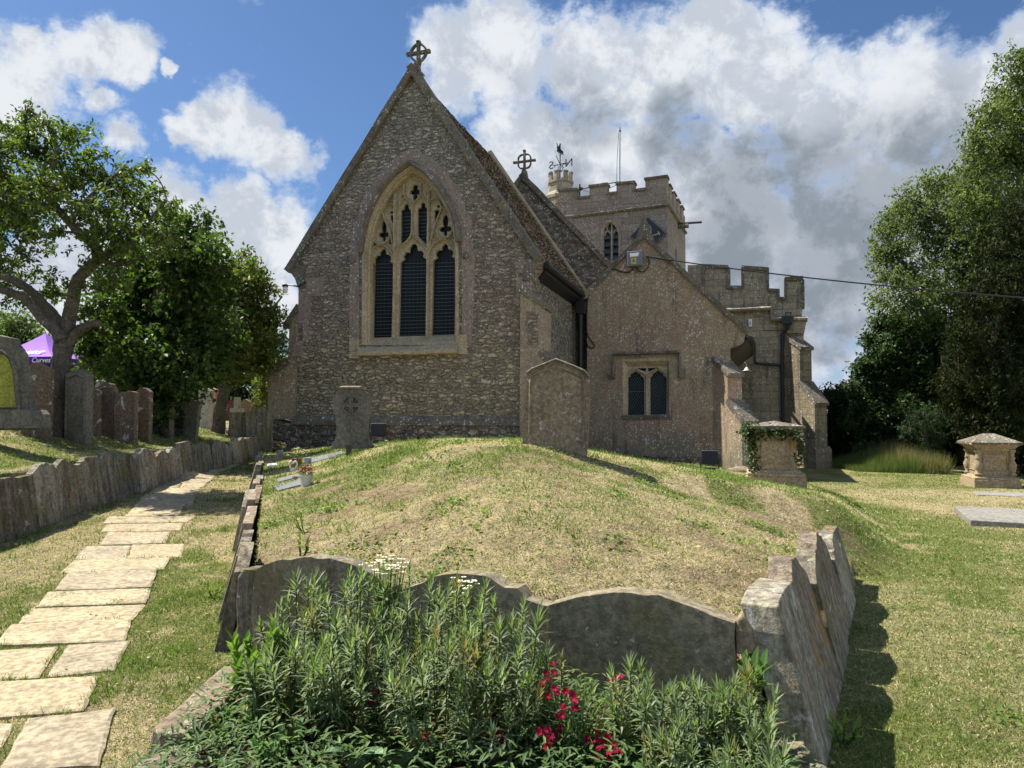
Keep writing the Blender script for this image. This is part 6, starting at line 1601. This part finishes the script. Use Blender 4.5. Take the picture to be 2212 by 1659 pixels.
# ivy on the tomb
pm_pts = []
lidz = zz_(1690, 922, 11.8)
def ivyline(p0, p1, n, r): return [np.array(p0) + (np.array(p1) - np.array(p0)) * R.rand() + R.normal(size=3) * r for _ in range(n)]
W_ = .46
cz0 = zz_(1690, 941, 12)
A0 = IF_.w(-W_, -W_, lidz - .02); A1 = IF_.w(W_, -W_, lidz - .02)
ipts = ivyline(IF_.w(-W_, -W_, lidz - .05), IF_.w(W_, -W_ + .02, lidz - .12), 320, .045) + ivyline(IF_.w(-W_ + .05, -.42, lidz - .1), IF_.w(-.34, -.38, cz0 - .75), 330, .05) + ivyline(IF_.w(W_ - .05, -.42, lidz - .1), IF_.w(.38, -.34, cz0 - .5), 130, .04)
ipts += ivyline(IF_.w(-W_, -W_, lidz - .02), IF_.w(-W_ + .1, -.3, lidz - .35), 260, .06) + ivyline(IF_.w(-.35, -.4, cz0 + .02), IF_.w(.35, -.4, cz0 + .02), 130, .035) + ivyline(IF_.w(-W_, -W_, lidz - .05), IF_.w(-W_, W_, lidz - .1), 260, .05)
ipts = np.array(ipts); V_, T, C = leaves(ipts, .055, [(.03, .06, .02), (.05, .085, .03), (.09, .12, .06)], asp=.9, droop=.5)
ivy = fastmesh('ivy', V_, T, C, M['leaf'], None, loc=tuple(IF_.w(0, -.3, cz0))); tag(ivy, 'ivy trailing from the lid corners of the pyramid-topped tomb', 'ivy')
# ivy on the trunk of the second tree
n = 5200; a = R.rand(n) * 6.28; hh = R.rand(n) ** .8; rr_ = .30 + .16 * (1 - hh) + .1 * R.rand(n)
ip = np.stack([b2.x + np.cos(a) * rr_, b2.y + np.sin(a) * rr_, b2.z + .05 + hh * 2.6], 1); V_, T, C = leaves(ip, .075, [(.022, .042, .014), (.035, .06, .02)], asp=.9, droop=.6)
tag(fastmesh('ivy', V_, T, C, M['leaf'], None, loc=tuple(b2)), 'dark ivy wrapping the trunk of the dense tree on the left lawn', 'ivy')

# ------------------------------------------------------------------ grass
def blades(x, y, L, w, tilt, col, rs=R, z=None):
    n = len(x); z = gz(x, y) if z is None else z; P = np.stack([x, y, z - .004], 1)
    a = rs.rand(n) * 6.283; t = tilt; d = np.stack([np.cos(a) * np.sin(t), np.sin(a) * np.sin(t), np.cos(t)], 1)
    b = rs.rand(n) * 6.283; s = np.stack([np.cos(b), np.sin(b), np.zeros(n)], 1) * (w / 2)[:, None]
    lift = np.stack([np.zeros(n), np.zeros(n), .006 * np.ones(n)], 1)
    tip = P + d * L[:, None] + lift
    V_ = np.stack([P - s + lift * .3, P + s + lift * .3, tip], 1).reshape(-1, 3); T = np.arange(n * 3).reshape(-1, 3)
    return V_, T, np.repeat(col, 3, 0)


NG = 560000
u = R.rand(NG); d = 2.3 * (22 / 2.3) ** (u ** .92); px = R.uniform(-.78, .78, NG); x = px * d
dry_c, dry_f, bare_f = ground_color(x, d)
keep = (R.rand(NG) > bare_f * .6)
# keep off the path, the bed and the church
bedm = (x > BEDL) & (x < BEDR + .1) & (d < front_y(x) + .1)
chx = (x - CF.O.x) * CF.a.x + (d - CF.O.y) * CF.a.y; chs = (x - CF.O.x) * CF.e.x + (d - CF.O.y) * CF.e.y
church_m = (chx > -.12) & (chs > SL - .1) & (chs < SR + .4) | ((chx > 4.6) & (chs > 0) & (chs < 8))
# path mask by polygons
pm_ = np.zeros(NG, bool)
for q in rects:
    pts = [ground_at(X * .4379, 932.6 + Y * .4379) for X, Y in q]; ins = np.ones(NG, bool); A_ = 0
    for i in range(4): A_ += pts[i].x * pts[(i + 1) % 4].y - pts[(i + 1) % 4].x * pts[i].y
    sg = 1 if A_ > 0 else -1
    for i in range(4):
        p, q2 = pts[i], pts[(i + 1) % 4]; ins &= sg * ((q2.x - p.x) * (d - p.y) - (q2.y - p.y) * (x - p.x)) > .02 * math.hypot(q2.x - p.x, q2.y - p.y)
    pm_ |= ins
keep &= ~(bedm | church_m | pm_)
x, d, dry_f, bare_f, dry_c = x[keep], d[keep], dry_f[keep], bare_f[keep], dry_c[keep]; n = len(x)
straw = R.rand(n) < (.17 + .72 * dry_f)
gcol = np.where(straw[:, None], np.array([.45, .375, .22]), np.array([.155, .21, .055])) * R.uniform(.6, 1.35, (n, 1))
gcol = np.where(((R.rand(n) < .07) & straw)[:, None], np.array([.54, .47, .3]), gcol)
tuft = sst(fbm(x, d, 5, 6, 3), .5, .7)
Lb = np.where(straw, R.uniform(.01, .034, n), R.uniform(.012, .028, n) * (1 + 1.6 * tuft * (x < MRx(d)))) * (1 + .25 * (d > 8))
tl = np.where(straw, R.uniform(1.0, 1.52, n), R.uniform(.3, 1.25, n))
V_, T, C = blades(x, d, Lb, (.0028 + .0011 * d) * R.uniform(.6, 1.3, n), tl, gcol)
gr = fastmesh('grass', V_, T, C, M['grass']); tag(gr, 'short mown half-dry grass covering the mound and lawns', 'grass', kind='stuff')
# tall grass on the right
n = 15000; u = R.rand(n); x0 = at(1905, 1035, 21).x; x1 = at(2120, 1035, 20).x; x = x0 + (x1 - x0) * u; y = 21.2 + R.rand(n) * 3.0 + (1 - u) * 1.2
hh = (.25 + .8 * sst(u, .0, .9)) * (.55 + .45 * (y - 21) / 4)
V_, T, C = blades(x, y, hh * R.uniform(.6, 1.2, n), np.full(n, .013), np.abs(R.normal(size=n)) * .4, np.where(((R.rand(n) < .5) & (hh > .6))[:, None], np.array([.33, .26, .15]), np.array([.13, .17, .05])) * R.uniform(.7, 1.2, (n, 1)))
tag(fastmesh('tall_grass', V_, T, C, M['grass']), 'tall unmown seeding grass in front of the dark trees', 'grass', kind='stuff')
# broad-leaved weeds in the turf
n0 = 75; cx0 = R.uniform(-2.6, 3.0, n0); cy0 = R.uniform(4.2, 8.8, n0); WV = []
for a_, b_ in zip(cx0, cy0):
    if a_ < MLx(b_) + .15 or b_ < front_y(a_) + .25 or a_ > Ex(b_): continue
    k = R.randint(20, 90); rr0 = R.uniform(.05, .16); qx = a_ + R.normal(size=k) * rr0; qy = b_ + R.normal(size=k) * rr0 * .8; WV.append(np.stack([qx, qy, gz(qx, qy) + R.uniform(.005, .035, k)], 1))
for a_, b_ in zip(R.uniform(2.0, 7.0, 40), R.uniform(3.2, 10, 40)):
    if b_ < 8 and a_ < MRx(min(b_, 7)) + .3: continue
    k = R.randint(15, 60); qx = a_ + R.normal(size=k) * .09; qy = b_ + R.normal(size=k) * .08; WV.append(np.stack([qx, qy, gz(qx, qy) + R.uniform(.003, .02, k)], 1))
WV = np.concatenate(WV); V_, T, C = leaves(WV, .034, [(.12, .19, .045), (.17, .24, .06), (.10, .15, .04), (.2, .26, .06)], flat=.5, asp=.7)
tag(fastmesh('clover', V_, T, C, M['leaf']), 'patches of clover and small broad-leaved weeds in the turf', 'weeds', kind='stuff')
# fallen leaves and clippings
n = 900; x = R.uniform(-3.6, 3.6, n); y = R.uniform(2.6, 9, n); k = ~((x > BEDL) & (x < BEDR) & (y < front_y(x))); x, y = x[k], y[k]
P = np.stack([x, y, gz(x, y) + .012], 1); V_, T, C = leaves(P, .035, [(.45, .36, .2), (.3, .2, .1), (.5, .42, .28), (.2, .13, .07)], flat=.9, asp=.5)
tag(fastmesh('leaf_litter', V_, T, C, M['leaf']), 'scattered dry leaves and clippings on the turf', 'leaf litter', kind='stuff')

# ------------------------------------------------------------------ flower bed
Z_ = Vector((0, 0, 1))
def bedz(x, y): return G0(x, y)
def whorl(pm, top, axis, n, L, w, col, spread=(.25, 1.2)):
    for k in range(n):
        a = k * 2.4 + rnd.uniform(-.3, .3); sp = spread[0] + (spread[1] - spread[0]) * k / n
        sd = axis.orthogonal().normalized(); ot = axis.cross(sd); rad = sd * math.cos(a) + ot * math.sin(a)
        d_ = axis * math.cos(sp) + rad * math.sin(sp); V_, F_ = lf(top - axis * (.10 * k / n) * 1.0, d_, L * rnd.uniform(.75, 1.15), w, axis, 3, .55 * sp); pm.add(V_, F_, vc(rnd.choice(col), .22))


def stemplant(name, label, cat, x, y, h, rad, nst, nleaf, L, w, col, group=None, scol=(.10, .11, .05), lower=True):
    vsc = rnd.uniform(.8, 1.15); L *= vsc; w *= rnd.uniform(.85, 1.2)
    z = bedz(x, y); t = empty(name, (x, y, z), label, cat, group); sm = PM(); pm = PM()
    for k in range(nst):
        a = rnd.uniform(0, 6.28); r = rad * math.sqrt(rnd.random()); hh = h * rnd.uniform(.55, 1.05) * (1 - .25 * (r / rad) ** 2)
        b = Vector((x + .35 * r * math.cos(a), y + .35 * r * math.sin(a), z)); tp_ = Vector((x + r * math.cos(a), y + r * math.sin(a), z + hh)); m = b.lerp(tp_, .5) + Vector((math.cos(a), math.sin(a), 0)) * r * .12
        ax = (tp_ - m).normalized()
        mbs = MB(); mbs.tube([b, m, tp_], [.005, .004, .003], 4); sm.add([Vector(v) for v in mbs.v], mbs.f, vc(scol))
        ls_ = rnd.uniform(.65, 1.2); cc_ = [vc(q, .18) for q in col] if rnd.random() > .1 else [(.25, .2, .09), (.2, .2, .08)]
        whorl(pm, tp_, ax, int(nleaf * rnd.uniform(.6, 1.1)), L * ls_, w, cc_)
        if lower:
            for j in range(int(nleaf * .9)):
                f = rnd.uniform(.25, .85); p = b.lerp(m, f * 2) if f < .5 else m.lerp(tp_, f * 2 - 1); a2 = rnd.uniform(0, 6.28)
                V_, F_ = lf(p, Vector((math.cos(a2), math.sin(a2), rnd.uniform(-.3, .8))), L * rnd.uniform(.6, 1), w, Z_, 2, .8); pm.add(V_, F_, vc(rnd.choice(col) if f > .45 else rnd.choice([(.12, .13, .04), (.2, .15, .05), (.09, .10, .04)]), .25))
    sm.build('stem', M['leaf'], t); pm.build('foliage', M['leaf'], t); return t


GW = [(.19, .235, .13), (.22, .26, .16), (.15, .20, .09), (.28, .32, .21), (.17, .23, .07)]
GE = [(.09, .15, .04), (.12, .17, .05), (.07, .12, .035)]
big = [(-1.08, 3.75, .60, 'leftmost'), (-.78, 3.55, .64, ''), (-.5, 3.6, .66, ''), (-.22, 3.35, .66, ''), (-.62, 3.15, .50, ''), (-.3, 3.0, .52, ''), (.0, 3.3, .60, ''), (-.95, 3.25, .42, ''), (-.05, 3.0, .45, '')]
lab_b = ['grey-green narrow-leaved bushy plant against the round-topped slab at the left of the bed', 'tall grey-green narrow-leaved plant below the daisies', 'grey-green narrow-leaved plant in front of the wavy slab', 'tallest grey-green narrow-leaved plant in the middle of the bed',
         'narrow-leaved plant in the shaded centre of the big clump', 'narrow-leaved plant at the near side of the big clump', 'narrow-leaved plant at the right end of the big clump beside the arched slab', 'low narrow-leaved plant beside the bright toothed-leaf plant', 'narrow-leaved plant just left of the red flowers']
for (x, y, h, _), lb in zip(big, lab_b): stemplant('bushy_perennial', lb, 'plant', x, y, h, .24, 27, 26, .078, .010, GW, 'grey-green bushy plants in the bed')
for (x, y, h, lb) in [(.22, 3.1, .46, 'two-stemmed grey-green plant in front of the left part of the arched slab'), (.55, 3.05, .40, 'grey-green plant in the middle of the right clump'), (.78, 2.95, .40, 'grey-green plant in the right clump'), (.98, 2.95, .36, 'grey-green plant nearest the corner slab'), (.68, 2.75, .28, 'low grey-green plant at the near side of the right clump'), (.9, 2.7, .26, 'low grey-green plant at the near right of the bed')]:
    stemplant('bushy_perennial', lb, 'plant', x, y, h, .18, 18 if x > .3 else 5, 24, .078, .010, GW, 'grey-green bushy plants in the bed')
# toothed bright plant at the left
stemplant('toothed_leaf_plant', 'bright yellow-green plant with broad toothed leaves at the left end of the bed', 'plant', -1.2, 3.45, .40, .15, 12, 16, .075, .034, [(.16, .25, .05), (.2, .29, .06), (.12, .2, .045)], scol=(.14, .18, .06))
stemplant('broad_leaf_plant', 'green plant with broad oval leaves against the corner slab', 'plant', 1.03, 3.12, .40, .08, 5, 7, .10, .042, [(.09, .16, .045), (.12, .19, .05)], lower=False)
# feverfew daisies
def daisies(x, y, z0, n, rad, label):
    t = empty('daisy_plant', (x, y, bedz(x, y)), label, 'flower', 'white daisies in the bed'); sm = PM()
    for k in range(n):
        fm = PM(); ym = PM()
        a = rnd.uniform(0, 6.28); r = rad * math.sqrt(rnd.random()); p = Vector((x + r * math.cos(a), y + r * math.sin(a) * .7, z0 + rnd.uniform(-.05, .04))); b = Vector((x, y, bedz(x, y)))
        mbs = MB(); mbs.tube([b, b.lerp(p, .6) + Vector((0, 0, .03)), p], [.003, .002, .0015], 3); sm.add([Vector(v) for v in mbs.v], mbs.f, (.14, .2, .05))
        for j in range(10):
            bb = j * .628; d_ = Vector((math.cos(bb), math.sin(bb), .12)); s_ = Vector((-math.sin(bb), math.cos(bb), 0)) * .0035; fm.add([p - s_ * .6, p + s_ * .6, p + d_ * .014 + s_, p + d_ * .014 - s_], [(0, 1, 2, 3)], (.8, .8, .76))
        mbs = MB(); mbs.lathe(tuple(p), [(.0055, 0), (.005, .003), (.001, .005)], 6); ym.add([Vector(v) for v in mbs.v], mbs.f, (.6, .42, .04)); fo = fm.build('flower', M['petal'], t); ym.build('flower_centre', M['petal'], fo)
        for j in range(3):
            q = b.lerp(p, rnd.uniform(.6, .95)); V_, F_ = lf(q, Vector((rnd.uniform(-1, 1), rnd.uniform(-1, 1), .3)), .04, .018, Z_, 2); sm.add(V_, F_, (.2, .3, .06))
    sm.build('stem', M['leaf'], t)
daisies(-.66, 3.74, at(800, 1222, 3.7).z, 46, .13, 'cluster of white daisies standing above the round-topped slab')
daisies(-.25, 3.8, at(985, 1268, 3.75).z, 20, .07, 'small group of white daisies in front of the wavy slab')
# dianthus
RD = [(.24, .006, .025), (.17, .006, .025), (.30, .012, .04)]
def dianthus(x, y, h, n, rad, label):
    z = bedz(x, y); t = empty('red_flower_plant', (x, y, z), label, 'flower', 'crimson flowers in the bed'); sm = PM()
    for k in range(n):
        a = rnd.uniform(0, 6.28); r = rad * math.sqrt(rnd.random()); p = Vector((x + r * math.cos(a), y + r * math.sin(a), z + h * rnd.uniform(.7, 1.1))); b = Vector((x + .3 * r * math.cos(a), y + .3 * r * math.sin(a), z))
        mbs = MB(); mbs.tube([b, p], [.003, .002], 3); sm.add([Vector(v) for v in mbs.v], mbs.f, (.08, .12, .05)); ax = Vector((rnd.uniform(-.5, .5), rnd.uniform(-1, -.1), rnd.uniform(.4, 1))).normalized(); o1 = ax.orthogonal().normalized(); o2 = ax.cross(o1)
        c_ = rnd.choice(RD); fm = PM()
        for j in range(6):
            bb = j * 1.05 + rnd.uniform(-.2, .2); d_ = o1 * math.cos(bb) + o2 * math.sin(bb); V_, F_ = lf(p, d_ + ax * .25, .019, .019, ax, 2, .1); fm.add(V_, F_, vc(c_, .3))
        fm.build('flower', M['petal'], t)
    for k in range(90):
        a = rnd.uniform(0, 6.28); r = rad * 1.2 * math.sqrt(rnd.random()); p = Vector((x + r * math.cos(a), y + r * math.sin(a), z + h * rnd.uniform(.05, .75))); V_, F_ = lf(p, Vector((math.cos(a), math.sin(a), rnd.uniform(.2, 1.5))), .06, .009, Z_, 2, .4); sm.add(V_, F_, vc((.08, .14, .055)))
    sm.build('foliage', M['leaf'], t)
def bp(px, py, z): r = ray(px, py); k = (z - CZ) / r.z; return r.x * k, r.y * k
for (px, py, zz, n, rad, h, lb) in [(1290, 1640, .22, 4, .07, .1, 'crimson flowers low at the bottom middle right'), (1130, 1560, .26, 3, .05, .1, 'few crimson flowers low under the big clump'), (1500, 1630, .2, 2, .04, .1, 'pair of crimson flowers near the right edging stone'), (1185, 1471, .46, 4, .03, .34, 'crimson flower cluster highest up, left of the arched slab'), (1225, 1515, .42, 7, .045, .3, 'crimson flowers below the two-stemmed plant'), (1190, 1600, .28, 6, .05, .16, 'crimson flowers low in the bed left of the grassy leaves'), (1060, 1605, .25, 7, .04, .13, 'crimson flower group near the bottom middle of the bed'),
                                  (1300, 1600, .26, 4, .05, .13, 'crimson flowers low in the bed in front of the right clump'), (918, 1606, .24, 1, .01, .12, 'single red flower near the big spotted leaves'), (806, 1515, .34, 2, .02, .2, 'lone red flower deep in the big clump'), (1420, 1640, .22, 3, .05, .1, 'crimson flowers at the bottom right of the bed'), (1330, 1480, .38, 2, .03, .25, 'dark red flower half hidden in the right clump')]:
    x, y = bp(px, py, zz); dianthus(x, y, max(.12, zz - bedz(x, y) + .03), n + 2 + n // 2, rad * 1.25, lb)
# strap leaves
x, y = bp(1255, 1560, .3); stemplant('strap_leaf_plant', 'arching light green strap-leaved plant beside the crimson flowers', 'plant', x, y, .12, .08, 6, 9, .26, .014, [(.2, .28, .07), (.16, .24, .06)], lower=False)
# big spotted leaves
def bigleaf(px, py, z, n, L, w, label, col=(.10, .17, .08)):
    x, y = bp(px, py, z); z0 = bedz(x, y); t = empty('spotted_leaf_plant', (x, y, z0), label, 'plant', 'large spotted leaves in the bed')
    for k in range(n):
        a = -1.57 + (k - (n - 1) / 2) * .9 + rnd.uniform(-.2, .2); pm = PM(); V_, F_ = lf(Vector((x, y, z0 + .05)), Vector((math.cos(a), math.sin(a) * .6, 1.1)), L * rnd.uniform(.85, 1.1), w, Z_, 6, .9); pm.add(V_, F_, vc(col, .1)); pm.build('leaf', M['spotleaf'], t)
m, g = newmat('spotted_leaf'); P = g.n('NewGeometry', o=0); ca = g.n('Attribute', None, o=0, attribute_name='Col'); sp = g.vor(g.vm('ADD', P, g.scl(g.noise(P, 60, 2, o=1), (.01, .01, .01))), 75.0, o=0)
c = g.mix(g.mr(sp, .25, .42, 1, 0), ca, (.30, .38, .26)); finish(g, c, .5, g.noise(P, 60, 3), .3, .004, .3); M['spotleaf'] = m
bigleaf(775, 1655, .22, 2, .24, .13, 'pair of large silvery spotted leaves at the bottom of the photo'); bigleaf(860, 1665, .2, 2, .22, .14, 'large silvery spotted leaves just right of the first pair at the bottom'); bigleaf(1010, 1625, .22, 1, .18, .1, 'single spotted leaf left of the crimson group'); bigleaf(935, 1560, .2, 2, .24, .08, 'dark narrow spotted leaves in the shadow of the big clump', (.05, .09, .03))
# columbine like rounded leaves
for (px, py, zz, lb) in [(1400, 1575, .3, 'light green plant of rounded scalloped leaves in front of the right clump'), (1480, 1540, .3, 'rounded scalloped leaves below the corner slab'), (520, 1560, .22, 'lobed grey-green leaves at the left end of the bed'), (600, 1620, .2, 'lobed leaves at the bottom left of the bed')]:
    x, y = bp(px, py, zz); stemplant('lobed_leaf_plant', lb, 'plant', x, y, .14, .12, 11, 7, .038, .045, [(.15, .25, .09), (.12, .20, .09), (.18, .29, .09)], 'lobed-leaf plants in the bed', lower=False)
# ground cover in the bed: small lanceolate leaves
pm = PM()
for k in range(9500):
    x = rnd.uniform(BEDL + .05, BEDR - .05); y = rnd.uniform(2.2, 3.9)
    if y > front_y(x) - .03: continue
    z = bedz(x, y); p = Vector((x, y, z + .15 * rnd.random() ** 1.3 + .02)); a = rnd.uniform(0, 6.28)
    V_, F_ = lf(p, Vector((math.cos(a), math.sin(a), rnd.uniform(-.1, 1.2))), rnd.uniform(.035, .07), rnd.uniform(.010, .018), Z_, 2, .7); pm.add(V_, F_, vc(rnd.choice([(.09, .15, .05), (.12, .19, .06), (.07, .12, .045), (.16, .24, .08)]), .25))
tag(pm.build('ground_cover', M['leaf']), 'low leafy ground cover filling the flower bed', 'ground cover', kind='stuff')
# weeds at the slab feet and on the left wall
for (x, y, lb, h) in [(1.62, 3.55, 'small weed growing at the foot of the corner slab', .14), (-2.2, 6.0, 'yellow-green weed along the slabs beside the path', .1), (-1.5, 5.1, 'yellow-green weed behind the near slabs of the mound edge', .14), (-1.62, 5.6, 'second yellow-green weed inside the mound edge', .12)]:
    x2 = x if x > 0 or x > -1.9 else float(MLx(y)) - .3
    stemplant('weed', lb, 'weed', x2, y, h, .08, 5, 8, .06, .016, [(.22, .32, .05), (.17, .26, .05)], lower=False)
